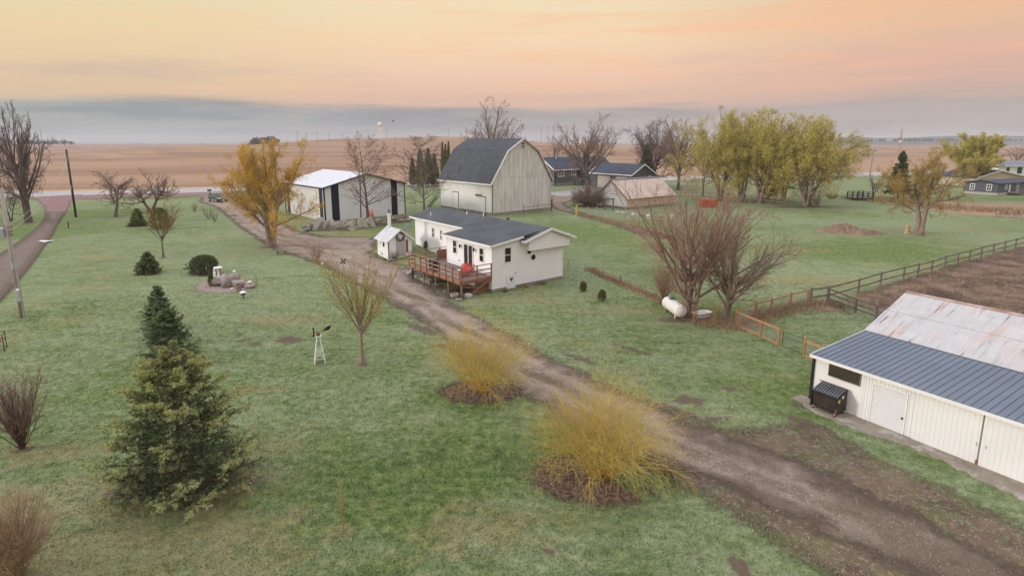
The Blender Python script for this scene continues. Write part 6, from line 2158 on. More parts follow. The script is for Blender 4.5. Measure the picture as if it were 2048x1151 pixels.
shrub('dry_sapling', 'thin dry reddish sapling alone on the front lawn', b, H, Wd, 5, 75, 'dry_stem', 'dry_stem', 0.0, 9, 0.22, None, None, r=0.009, base_r=0.05, third=2, rs=0.003)
b, H, Wd = bt(1181, 412, 364, 84)
shrub('round_shrub', 'dense round reddish-brown shrub left of the tan shed', b, H, Wd, 260, 76, 'brown_twig', 'brown_twig', 0.3, 8, 0.35, None, None, r=0.025, base_r=1.2, third=3, rs=0.016)
b, H, Wd = bt(1329, 606, 512, 62)
shrub('red_shrub', 'upright red-twigged shrub behind the propane tank', b, H, Wd, 60, 77, 'red_twig', 'red_twig', 0.03, 7, 0.4, None, None, r=0.012, base_r=0.25, third=3, rs=0.006)
b, H, Wd = bt(632, 526, 472, 44)
shrub('red_shrub', 'small bare reddish bush at the drive edge behind the young willow', b, H, Wd, 26, 78, 'red_twig', 'red_twig', 0.03, 7, 0.4, None, None, r=0.014, base_r=0.15, third=3, ang=40, rs=0.007)
SH = 'small bare bushes on the back lawn'
for px, py, top, w, sd_, lab in [(389, 424, 402, 16, 79, 'tiny bare bush on the back lawn, left of the two beside the drive'), (418, 438, 408, 26, 80, 'small bare bush on the back lawn nearest the parked car'), (430, 443, 418, 18, 81, 'small bare bush directly beside the gravel drive bend'),
                                 (1388, 644, 606, 18, 82, 'clump of thin weeds at the foot of the large bare tree'), (1428, 652, 600, 30, 83, 'thin dry weeds between the bathtub and the leaning tree')]:
    b, H, Wd = bt(px, py, top, w)
    shrub('bare_bush', lab, b, H, Wd, 24, sd_, 'grey_twig' if px < 600 else 'dry_stem', 'grey_twig' if px < 600 else 'dry_stem', 0.05, 5, 0.4, SH if px < 600 else None, None, r=0.011, base_r=0.2, rs=0.008)
b, H, Wd = bt(1632, 414, 372, 26)
shrub('bare_bush', 'upright brown bush right of the pale-stemmed willow', b, H, Wd, 50, 84, 'brown_twig', 'brown_twig', 0.05, 6, 0.35, None, None, r=0.018, base_r=0.5, rs=0.013)
b, H, Wd = bt(1662, 397, 382, 26)
shrub('red_shrub', 'low reddish bush far back left of the footbridge', b, H, Wd, 70, 85, 'red_twig', 'red_twig', 0.2, 6, 0.35, None, None, r=0.02, base_r=0.8, rs=0.015)

# --- conifers
b, H, Wd = bt(370, 978, 706, 276)
conifer('spruce_tree', 'big bushy spruce with yellow tips in the left foreground', b, H, Wd * 1.16, 91, 0.32, 9, 14, 22, 0.110, 0.024, gold=0.6, bot=0.22, power=0.55, bulge=0.3)
SPR = 'row of young spruces on the left lawn'
for px, py, top, w, sd_, lab in [(343, 718, 622, 112, 92, 'green spruce directly behind the big one, front of the row'), (330, 684, 604, 70, 93, 'spruce half hidden in the middle of the row of three'), (323, 657, 575, 74, 94, 'rear spruce of the close row of three')]:
    b, H, Wd = bt(px, py, top, w)
    conifer('spruce_tree', lab, b, H, Wd, sd_, 0.24, 9, 9, 14, 0.09, 0.026, m='young_needle', gold=0.15, bot=0.06, power=0.62, group=SPR)
for px, py, top, w, sd_, m_, lab in [(298, 546, 505, 48, 95, 'dark_needle', 'small dark spruce left of the round yew'), (277, 452, 418, 36, 96, 'dark_needle', 'small dark spruce near the apple trees')]:
    b, H, Wd = bt(px, py, top, w)
    conifer('spruce_tree', lab, b, H, Wd, sd_, 0.2, 9, 8, 11, 0.14, 0.05, m_, bot=0.06, power=0.75, group='small dark spruces on the lawn')
rnd = lambda q: np.sqrt(np.clip(1 - ((q - 0.30) / 0.72) ** 2, 0, 1))
b, H, Wd = bt(410, 547, 511, 62)
column_evergreen('yew_shrub', 'wide dark green yew shrub behind the rock garden', b, H, Wd, 97, 1500, 10, 0.17, 0.05, 'dark_needle', cat='shrub', shape=rnd, flat=0.7)
b, H, Wd = bt(322, 457, 416, 38)
column_evergreen('round_yew', 'round olive brown evergreen shrub behind the thin bare tree', b, H, Wd, 98, 1000, 9, 0.2, 0.07, 'cedar_needle', cat='shrub', shape=rnd)
b, H, Wd = bt(423, 572, 538, 13)
column_evergreen('dwarf_cedar', 'narrow dwarf cedar at the left end of the rock garden', b, H, Wd, 99, 400, 9, 0.12, 0.04, 'cedar_needle', cat='shrub')
AV = 'arborvitaes left of the gambrel barn'
for px, py, top, w, sd_, lab in [(826, 372, 316, 16, 101, 'arborvitae, leftmost and lowest of the clump'), (842, 374, 297, 22, 102, 'arborvitae with a pointed top in the middle of the clump'), (858, 372, 296, 24, 103, 'arborvitae in the clump right behind the bare tree'), (870, 372, 308, 20, 104, 'arborvitae at the right end of the clump beside the barn'),
                                 (886, 350, 284, 9, 105, 'slim column arborvitae, left one of the three behind the barn'), (892, 350, 288, 9, 106, 'slim column arborvitae, middle one of the three behind the barn'), (898, 350, 282, 9, 107, 'slim column arborvitae, right one of the three behind the barn')]:
    b, H, Wd = bt(px, py, top, w)
    column_evergreen('arborvitae', lab, b, H, Wd, sd_, 900, 8, 0.5, 0.2, 'cedar_needle', AV)
b, H, Wd = bt(1795, 396, 302, 44)
conifer('pine_tree', 'dark pointed conifer left of the bronze-budded tree', b, H, Wd, 108, 0.8, 8, 7, 9, 0.5, 0.2, 'dark_needle', 'pine tree', bot=1.5)
b, H, Wd = bt(1536, 398, 262, 40)
conifer('pine_tree', 'dark conifer hidden among the yellow-green willows', b, H, Wd, 109, 0.8, 8, 7, 9, 0.5, 0.2, 'dark_needle', 'pine tree', bot=1.5)
b, H, Wd = bt(1290, 372, 290, 40)
conifer('pine_tree', 'dark conifer between the bare trees behind the garage', b, H, Wd, 110, 0.9, 7, 6, 8, 0.55, 0.22, 'dark_needle', 'pine tree', bot=1.5)
b, H, Wd = bt(1952, 352, 334, 60)
column_evergreen('juniper', 'low dark juniper behind the small blue-grey house', b, H, Wd, 111, 500, 8, 0.5, 0.25, 'dark_needle', shape=rnd)
for px, py, top, w, sd_, lab in [(1166, 583, 563, 13, 112, 'small round evergreen on the lawn below the white house, left one'), (1203, 601, 580, 17, 113, 'small evergreen on the lawn below the white house, right one')]:
    b, H, Wd = bt(px, py, top, w)
    column_evergreen('young_evergreen', lab, b, H, Wd, sd_, 260, 9, 0.13, 0.04, 'cedar_needle', 'young evergreens on the lawn', shape=rnd)
for px, py, top, w, sd_, lab in [(852, 492, 482, 10, 114, 'little green bush at the far foot of the white house wall'), (838, 486, 478, 8, 115, 'tiny green bush at the far corner of the white house')]:
    b, H, Wd = bt(px, py, top, w)
    column_evergreen('green_bush', lab, b, H, Wd, sd_, 200, 9, 0.12, 0.05, 'spruce_needle', None, cat='shrub', shape=rnd)


# ================================================================== things in the yards
def utility_pole():
    b = at(45, 634)
    t = thing('utility_pole', 'weathered near utility pole with grey conduit and meter box by the asphalt drive', 'utility pole', b)
    H = 9.3
    MB().tube((0, 0, -0.3), (0, 0, H), 0.165, 0.125, 14).build('pole', M['pole_wood'], t, True)
    MB().tube((0.17, -0.06, 0.0), (0.15, -0.06, 6.0), 0.045, 0.045, 8).build('conduit', M['galvanised'], t)
    MB().box(0.05, 0.30, -0.34, -0.16, 1.25, 2.05).build('meter_box', M['galvanised'], t, bevel=0.01)
    MB().lathe([(0.10, 0), (0.10, 0.1), (0.05, 0.14)], 12, (0.20, -0.25, 2.05)).build('meter', M['white_trim'], t)
    MB().tube((0, 0, 3.62), (0, 0, 4.1), 0.162, 0.160, 14).build('sleeve', M['galvanised'], t)
    MB().bar((-0.28, -0.06, 2.75), (0.0, -0.06, 2.72), 0.05, 0.05).build('bracket', M['galvanised'], t)
    for i, z in enumerate((6.05, 6.3, 6.6)):
        mb = MB().bar((-0.35 + .1 * i, -0.1, z), (0.4, -0.1, z), 0.06, 0.07)
        for x in (-0.25, 0.3):
            mb.lathe([(0.035, 0), (0.05, 0.05), (0.035, 0.1)], 8, (x + .05 * i, -0.1, z + 0.03))
        mb.build('insulator_arm', M['grey_wood'], t)
    MB().lathe([(0.2, 0), (0.2, 0.6), (0.1, 0.68)], 12, (-0.36, -0.1, 5.9)).build('transformer', M['galvanised'], t)
    b2 = at(152, 434)
    H2 = 11.2
    t2 = thing('utility_pole', 'dark plain utility pole beside the red drive entrance', 'utility pole', b2)
    MB().tube((0, 0, -0.3), (0, 0, H2), 0.19, 0.14, 10).build('pole', M['dark_pole_wood'], t2, True)
    MB().tube((0.0, -0.19, 4.6), (0.0, -0.19, 5.4), 0.09, 0.09, 8).build('marker_plate', M['galvanised'], t2)
    # service lines between the two poles and on to the road
    mb = MB()
    for z0, z1, off in ((6.2, 9.6, 0.0), (6.65, 10.4, 0.3)):
        A, Z_ = Vector((b.x, b.y, z0)), Vector((b2.x + off, b2.y, z1))
        pts = [A.lerp(Z_, i / 14) - Vector((0, 0, 4 * 1.3 * (i / 14) * (1 - i / 14))) for i in range(15)]
        mb.path(pts, 0.012, 5)
    tag(mb.build('power_line', M['galvanised']), 'pair of pale overhead wires hung between the two left utility poles', 'power line')


utility_pole()


def post_lamp_etc():
    b = at(134, 474)
    o = thing('short_post', 'short dark stub post in a tuft of dead grass beside the drive', 'post', at(137, 456))
    MB().tube((0, 0, 0), (0.05, 0, 1.0), 0.09, 0.08, 8).build('stub', M['dark_pole_wood'], o)
    o = thing('litter_sheet', 'crumpled white sheet lying on the asphalt drive', 'sheet', at(91, 484) + Vector((0, 0, 0.08)))
    rg = random.Random(2)
    mb = MB()
    n = 5
    P = [((i - 2) * 0.38, (j - 2) * 0.22, 0.03 + rg.random() * 0.10) for j in range(n) for i in range(n)]
    mb.add(P, [[j * n + i, j * n + i + 1, (j + 1) * n + i + 1, (j + 1) * n + i] for j in range(n - 1) for i in range(n - 1)])
    mb.build('sheet', M['white_trim'], o)
    # black tubular frame at the left edge
    b = at(14, 694)
    o = thing('metal_rack', 'black tubular frame with an orange panel at the left edge of the lawn', 'frame', b, R(35))
    mb = MB()
    for x in (0, -1.6):
        for y in (0, -0.9):
            mb.tube((x, y, 0), (x, y, 1.05), 0.022, k=6)
    mb.build('upright', M['black_metal'], o)
    mb = MB()
    for z in (0.12, 0.62, 1.04):
        for y in (0, -0.9):
            mb.tube((0, y, z), (-1.6, y, z), 0.018, k=6)
        mb.tube((0, 0, z), (0, -0.9, z), 0.018, k=6)
    mb.build('cross_bar', M['black_metal'], o)
    MB().box(-1.5, -0.15, -0.5, -0.35, 0.55, 0.80).build('panel', M['orange_plastic'], o)
    # yellow roadside marker
    b = at(398, 356)
    o = thing('marker_post', 'yellow marker post at the edge of the crop field', 'marker post', b)
    MB().tube((0, 0, 0), (0, 0, 2.6), 0.16, k=8).build('post', M['yellow_paint'], o)
    MB().lathe([(0.17, 0), (0.17, 0.2), (0.02, 0.26)], 8, (0, 0, 2.6)).build('cap', M['yellow_paint'], o)


post_lamp_etc()


def car():
    b = at(436, 403)
    t = thing('parked_car', 'dark green and silver car parked at the end of the gravel drive', 'car', b, R(-38))
    s = 1.12
    prof = [(-2.2, 0.45), (2.15, 0.40), (2.2, 0.75), (1.15, 1.02), (0.45, 1.58), (-1.35, 1.66), (-2.1, 1.15), (-2.25, 0.8)]
    mb = MB()
    n = len(prof)
    P = []
    for y, k in ((-0.92, 1), (-0.80, 1.0), (0.80, 1.0), (0.92, 1)):
        for x, z in prof:
            tuck = 0.16 if z > 1.1 else 0.0
            P.append((x * s, (y - math.copysign(tuck, y)) * s, z * s))
    F = [[i, (i + 1) % n, 3 * n + (i + 1) % n, 3 * n + i] for i in range(n)] + [list(range(n)), [3 * n + i for i in range(n)]]
    mb.add(P, F)
    mb.build('body', M['car_green'], t, bevel=0.08)
    for y in (-0.79, 0.79):
        mb = MB()
        yo = y * s
        e = 0.015 * (1 if y > 0 else -1)
        pts = [(0.95, 1.08), (0.38, 1.50), (-1.3, 1.56), (-1.9, 1.16)]
        mb.add([(x * s, yo + e * 1, z * s) for x, z in pts] + [(x * s, yo - e, z * s) for x, z in pts], [[0, 1, 2, 3], [7, 6, 5, 4], [0, 4, 5, 1], [1, 5, 6, 2], [2, 6, 7, 3], [3, 7, 4, 0]])
        mb.build('side_window', M['dark_glass'], t)
    MB().add([(1.18 * s, -.72 * s, 1.05 * s), (1.18 * s, .72 * s, 1.05 * s), (0.5 * s, .64 * s, 1.57 * s), (0.5 * s, -.64 * s, 1.57 * s),
              (1.10 * s, -.72 * s, 1.02 * s), (1.10 * s, .72 * s, 1.02 * s), (0.42 * s, .64 * s, 1.54 * s), (0.42 * s, -.64 * s, 1.54 * s)],
             [[0, 1, 2, 3], [7, 6, 5, 4], [0, 4, 5, 1], [2, 6, 7, 3], [1, 5, 6, 2], [0, 3, 7, 4]]).build('windscreen', M['dark_glass'], t)
    for x in (-1.35, 1.4):
        for y in (-0.9, 0.9):
            w = MB().tube((x * s, (y - 0.1) * s, 0.36 * s), (x * s, (y + 0.1) * s, 0.36 * s), 0.36 * s, k=16).build('wheel', M['black_metal'], t)
            MB().tube((x * s, (y - 0.11) * s, 0.36 * s), (x * s, (y + 0.11) * s, 0.36 * s), 0.2 * s, k=12).build('rim', M['galvanised'], w)
    for y in (-0.6, 0.6):
        MB().box(2.12 * s, 2.23 * s, (y - .2) * s, (y + .2) * s, 0.66 * s, 0.82 * s).build('headlight', M['white_trim'], t)
    MB().box(2.18 * s, 2.26 * s, -0.38 * s, 0.38 * s, 0.50 * s, 0.64 * s).build('grille', M['black_metal'], t)
    MB().box(2.20 * s, 2.27 * s, -0.2 * s, 0.2 * s, 0.42 * s, 0.52 * s).build('number_plate', M['white_trim'], t)
    for y in (-0.6, 0.6):
        MB().bar((-1.4 * s, y * s, 1.70 * s), (0.3 * s, y * s, 1.64 * s), 0.05, 0.05).build('roof_rail', M['galvanised'], t)
    # roadside mailbox behind the car
    b = at(420, 393)
    h = high(420, 379, b.y)
    o = thing('mailbox', 'black roadside mailbox on a post behind the parked car', 'mailbox', b, R(20))
    MB().box(-0.08, 0.08, -0.08, 0.08, 0, h - 0.35).build('post', M['grey_wood'], o)
    mb = MB()
    pr = [(0.22 * math.cos(a), 0.18 + 0.22 * math.sin(a)) for a in [math.pi * i / 8 for i in range(9)]] + [(-0.22, 0), (0.22, 0)]
    n = len(pr)
    mb.add([(-0.42, y, h - 0.35 + z) for y, z in pr] + [(0.42, y, h - 0.35 + z) for y, z in pr], [list(range(n)), [n + i for i in range(n)]] + [[i, (i + 1) % n, n + (i + 1) % n, n + i] for i in range(n)])
    mb.build('box', M['black_metal'], o)
    MB().box(0.30, 0.36, -0.26, -0.24, h - 0.2, h + 0.22).build('flag', M['black_metal'], o)


M['car_green'] = mat('car_green', (0.055, 0.070, 0.066), 0.22, (0.065, 0.08, 0.075), 1, spec=0.8, metal=0.3)
car()


def person():
    b = at(455, 401)
    t = thing('person', 'person in a dark blue jacket and pale jeans standing beside the parked car', 'person', b, R(-60))
    J = {'pel': (0, 0, 0.95, .15), 'chest': (0, 0, 1.32, .17), 'neck': (0, 0, 1.50, .06), 'head0': (0.01, 0, 1.60, .085), 'head1': (0.015, 0, 1.70, .10), 'head2': (0.01, 0, 1.78, .07),
         'shl': (0, .19, 1.42, .07), 'ell': (-.02, .27, 1.16, .05), 'hal': (.08, .26, .92, .04), 'shr': (0, -.19, 1.42, .07), 'elr': (-.02, -.27, 1.16, .05), 'har': (.08, -.26, .92, .04),
         'hil': (0, .10, .90, .10), 'knl': (.02, .11, .50, .07), 'anl': (0, .11, .09, .05), 'tol': (.15, .12, .04, .04), 'hir': (0, -.10, .90, .10), 'knr': (.02, -.11, .50, .07), 'anr': (0, -.11, .09, .05), 'tor': (.15, -.12, .04, .04)}
    E = [('pel', 'chest'), ('chest', 'neck'), ('neck', 'head0'), ('head0', 'head1'), ('head1', 'head2'), ('chest', 'shl'), ('shl', 'ell'), ('ell', 'hal'), ('chest', 'shr'), ('shr', 'elr'), ('elr', 'har'),
         ('pel', 'hil'), ('hil', 'knl'), ('knl', 'anl'), ('anl', 'tol'), ('pel', 'hir'), ('hir', 'knr'), ('knr', 'anr'), ('anr', 'tor')]
    ks = list(J)
    me = bpy.data.meshes.new('body')
    me.from_pydata([J[k][:3] for k in ks], [(ks.index(a), ks.index(c)) for a, c in E], [])
    m, T, bs, P = base_mat('person_body')
    tc = T.new('ShaderNodeTexCoord')
    sp = T.new('ShaderNodeSeparateXYZ')
    T.l.new(tc.outputs['Object'], sp.inputs[0])
    c = T.mix(T.smooth(sp.outputs[2], 0.93, 0.97), (0.30, 0.34, 0.42), (0.03, 0.035, 0.06))
    c = T.mix(T.smooth(sp.outputs[2], 1.51, 1.53), c, (0.45, 0.27, 0.2))
    c = T.mix(T.smooth(sp.outputs[2], 0.10, 0.08), c, (0.03, 0.03, 0.03))
    T.l.new(c, bs.inputs['Base Color'])
    me.materials.append(m)
    o = link('body', me, t)
    o.modifiers.new('skin', 'SKIN')
    for i, k in enumerate(ks):
        me.skin_vertices[0].data[i].radius = (J[k][3], J[k][3])
    me.skin_vertices[0].data[0].use_root = True
    sb = o.modifiers.new('sub', 'SUBSURF')
    sb.levels = sb.render_levels = 1
    MB().rock((0.0, 0, 1.76), (.115, .105, .085), 3, 2, .05).build('hair', M['dark_stem'], t, True)


person()


# ------------------------------------------------------------------ garden ornaments
def windmill():
    b = at(640, 724)
    t = thing('garden_windmill', 'small white garden windmill with black vane on the lawn', 'garden windmill', b, R(20))
    H = high(640, 672, b.y)
    w = 0.30
    for sx in (-1, 1):
        for sy in (-1, 1):
            MB().bar((sx * w, sy * w, 0), (sx * 0.07, sy * 0.07, H), 0.035, 0.035).build('leg', M['white_trim'], t)
    mb = MB()
    for z in (0.28, 0.75):
        k = w - (w - 0.07) * z / H
        q = [(-k, -k, z), (k, -k, z), (k, k, z), (-k, k, z)]
        for i in range(4):
            mb.bar(q[i], q[(i + 1) % 4], 0.022, 0.022)
        if z < 0.5:
            k2 = w - (w - 0.07) * 0.75 / H
            r = [(-k2, -k2, .75), (k2, -k2, .75), (k2, k2, .75), (-k2, k2, .75)]
            for i in range(4):
                mb.bar(q[i], r[(i + 1) % 4], 0.016, 0.016)
                mb.bar(q[(i + 1) % 4], r[i], 0.016, 0.016)
    mb.build('brace', M['white_trim'], t)
    MB().box(-0.17, 0.17, -0.17, 0.17, H, H + 0.03).build('platform', M['white_trim'], t)
    MB().lathe([(0.10, 0), (0.11, 0.10), (0.06, 0.2)], 10, (0, 0, H + 0.03)).build('housing', M['rust_post'], t)
    hub = Vector((-0.24, 0, H + 0.26))
    mb = MB()
    for i in range(10):
        a = 2 * math.pi * i / 10
        d = Vector((0, math.cos(a), math.sin(a)))
        e = Vector((0.05, -math.sin(a) * 0.07, math.cos(a) * 0.07))
        p0, p1 = hub + d * 0.06, hub + d * 0.27
        mb.add([p0 - e * .5, p0 + e * .5, p1 + e, p1 - e, p0 - e * .5 + Vector((.008, 0, 0)), p0 + e * .5 + Vector((.008, 0, 0)), p1 + e + Vector((.008, 0, 0)), p1 - e + Vector((.008, 0, 0))],
               [[0, 1, 2, 3], [7, 6, 5, 4], [0, 4, 5, 1], [1, 5, 6, 2], [2, 6, 7, 3], [3, 7, 4, 0]])
    mb.build('wheel', M['black_metal'], t)
    MB().bar(hub, (0.35, 0, H + 0.30), 0.02, 0.02).build('tail_rod', M['black_metal'], t)
    MB().prism([(0.28, H + 0.27), (0.62, H + 0.33), (0.74, H + 0.52), (0.66, H + 0.42), (0.74, H + 0.6), (0.52, H + 0.52), (0.30, H + 0.36)], -0.01, 0.01).build('tail_vane', M['black_metal'], t)
    # black whirligig and a white ball lamp by the drive
    b = at(687, 541)
    o = thing('whirligig', 'small black whirligig on a thin stake at the drive edge', 'ornament', b, R(30))
    h = high(687, 522, b.y) - b.z
    MB().tube((0, 0, 0), (0, 0, h), 0.02, k=6).build('stake', M['black_metal'], o)
    mb = MB()
    for i in range(4):
        a = i * math.pi / 2 + 0.5
        d = Vector((math.cos(a), 0, math.sin(a)))
        n = Vector((-math.sin(a), 0, math.cos(a)))
        c = Vector((0, -0.05, h))
        mb.add([c, c + d * .2 + n * .12, c + d * .38, c + d * .2 - n * .05, c + Vector((0, .03, 0)), c + d * .2 + n * .12 + Vector((0, .03, 0)), c + d * .38 + Vector((0, .03, 0)), c + d * .2 - n * .05 + Vector((0, .03, 0))],
               [[0, 1, 2, 3], [7, 6, 5, 4], [0, 4, 5, 1], [1, 5, 6, 2], [2, 6, 7, 3], [3, 7, 4, 0]])
    mb.build('blade', M['black_metal'], o)
    b = at(645, 535)
    o = thing('ball_lamp', 'white ball lamp on a short stake beside the drive', 'garden lamp', b)
    h = high(645, 527, b.y) - b.z
    MB().tube((0, 0, 0), (0, 0, h), 0.025, k=6).build('stake', M['galvanised'], o)
    MB().lathe([(0.03, -.10), (0.09, -0.06), (0.12, 0), (0.09, 0.08), (0.02, 0.11)], 12, (0, 0, h)).build('globe', M['white_trim'], o, True)


windmill()


def rock_garden():
    G = 'boulders of the rock garden'
    L = [(433, 571, 1.05, 0.8, 'stone', 'rounded grey boulder in the rock garden beside the dwarf cedar'), (455, 573, 1.15, 0.95, 'stone', 'square grey-green boulder in the rock garden, right of the round one'),
         (452, 561, 1.2, 0.7, 'pink_stone', 'low pinkish boulder at the back of the rock garden under the birdbath'), (470, 561, 1.1, 0.7, 'pink_stone', 'long brown boulder at the back right of the rock garden'),
         (482, 574, 0.8, 0.55, 'stone', 'small grey boulder behind the stump pot in the rock garden'), (499, 575, 0.9, 0.35, 'pink_stone', 'flat reddish stone at the right tip of the rock garden'),
         (506, 572, 0.5, 0.3, 'pink_stone', 'small rusty stone at the far right tip of the rock garden')]
    for i, (px, py, w, h, m_, lab) in enumerate(L):
        b = at(px, py)
        o = MB().rock((0, 0, h * 0.38), (w * 0.55, w * 0.5, h * 0.62), 40 + i, 2).build('boulder', M[m_], None, False)
        o.location = b
        o.rotation_euler = (0, 0, i * 1.3)
        tag(o, lab, 'boulder', G)
    b = at(438, 559)
    h = high(438, 534, b.y)
    o = thing('birdbath', 'white birdbath with a scalloped bowl in the rock garden', 'birdbath', b)
    MB().lathe([(0.22, 0), (0.2, 0.06), (0.09, 0.14), (0.08, h * 0.5), (0.11, h * 0.8), (0.13, h * 0.82)], 12).build('pedestal', M['white_trim'], o, True)
    MB().lathe([(0.10, h * 0.8), (0.34, h * 0.93), (0.38, h), (0.34, h - 0.02), (0.1, h * 0.86)], 14).build('bowl', M['white_trim'], o, True)
    b = at(430, 556)
    o = thing('garden_statue', 'small white garden figure left of the birdbath', 'statue', b)
    MB().lathe([(0.13, 0), (0.15, 0.1), (0.10, 0.35), (0.13, 0.55), (0.07, 0.72), (0.09, 0.82), (0.02, 0.94)], 10).build('figure', M['white_trim'], o, True)
    b = at(477, 583)
    o = thing('stump_pot', 'pale upright stump in front of the garden boulders', 'stump', b)
    MB().lathe([(0.34, 0), (0.26, 0.2), (0.24, 0.75), (0.26, 0.8)], 12).build('stump', M['pale_bark'], o)
    b = at(477, 573)
    o = thing('stone_bench_ring', 'two pale curved stones forming a ring on the rock garden', 'stone ring', b)
    for k in (0, 1):
        mb = MB()
        for i in range(7):
            a = math.pi * (k + 0.08 + i * 0.84 / 7)
            a2 = math.pi * (k + 0.08 + (i + 1) * 0.84 / 7)
            mb.hexa([(r * math.cos(q) * 1.4, r * math.sin(q), z) for z in (0.45, 0.55) for r, q in ((0.22, a), (0.38, a), (0.38, a2), (0.22, a2))])
        mb.build('ring_half', M['pale_stone'], o)
    b = at(487, 597)
    h = high(487, 582, b.y)
    o = thing('bird_feeder', 'white-capped bird feeder on a dark post in front of the rock garden', 'bird feeder', b)
    MB().tube((0, 0, 0), (0, 0, h * 0.55), 0.04, k=8).build('stake', M['black_metal'], o)
    MB().lathe([(0.17, h * .5), (0.19, h * .55), (0.15, h * .8)], 10).build('hopper', M['dark_glass'], o)
    MB().lathe([(0.26, h * .8), (0.24, h * .9), (0.06, h * 1.05)], 10).build('cap', M['white_trim'], o)
    G = 'white garden stones'
    for px, py, r_, lab in ((470, 554, .17, 'white stone lying on the brown boulder'), (500, 567, .2, 'white stone on the right half of the rock garden'), (465, 579, .13, 'small white stone at the front rim of the rock garden')):
        b = at(px, py)
        o = MB().rock((0, 0, r_ * .6), (r_, r_, r_ * .7), int(px), 2).build('white_stone', M['white_trim'])
        o.location = b + Vector((0, 0, 0.45 if px == 470 else 0.03))
        tag(o, lab, 'stone', G)
    # table and seat under the big willow
    b = at(563, 508)
    o = thing('stone_bench', 'low stone bench on the lawn right of the golden willow trunk', 'bench', b, R(10))
    MB().box(-0.55, 0.55, -0.2, 0.2, 0.36, 0.46).build('seat', M['stone'], o)
    for x in (-0.4, 0.4):
        MB().box(x - 0.08, x + 0.08, -0.16, 0.16, 0, 0.36).build('leg', M['stone'], o)
    # thin wire ornament
    b = at(514, 568)
    o = thing('garden_stake', 'thin stake with pale glass drops right of the rock garden', 'garden stake', b)
    h = high(507, 530, b.y)
    MB().path([(0, 0, 0), (-0.05, 0, h * .6), (-0.2, 0, h)], 0.012, 5).build('wire', M['black_metal'], o)
    mb = MB()
    for x, z in ((-.17, h * .93), (-.1, h * .72), (-.05, h * .6)):
        mb.rock((x, -0.02, z), (.05, .05, .05), 5, 1)
    mb.build('drops', M['white_trim'], o)


rock_garden()


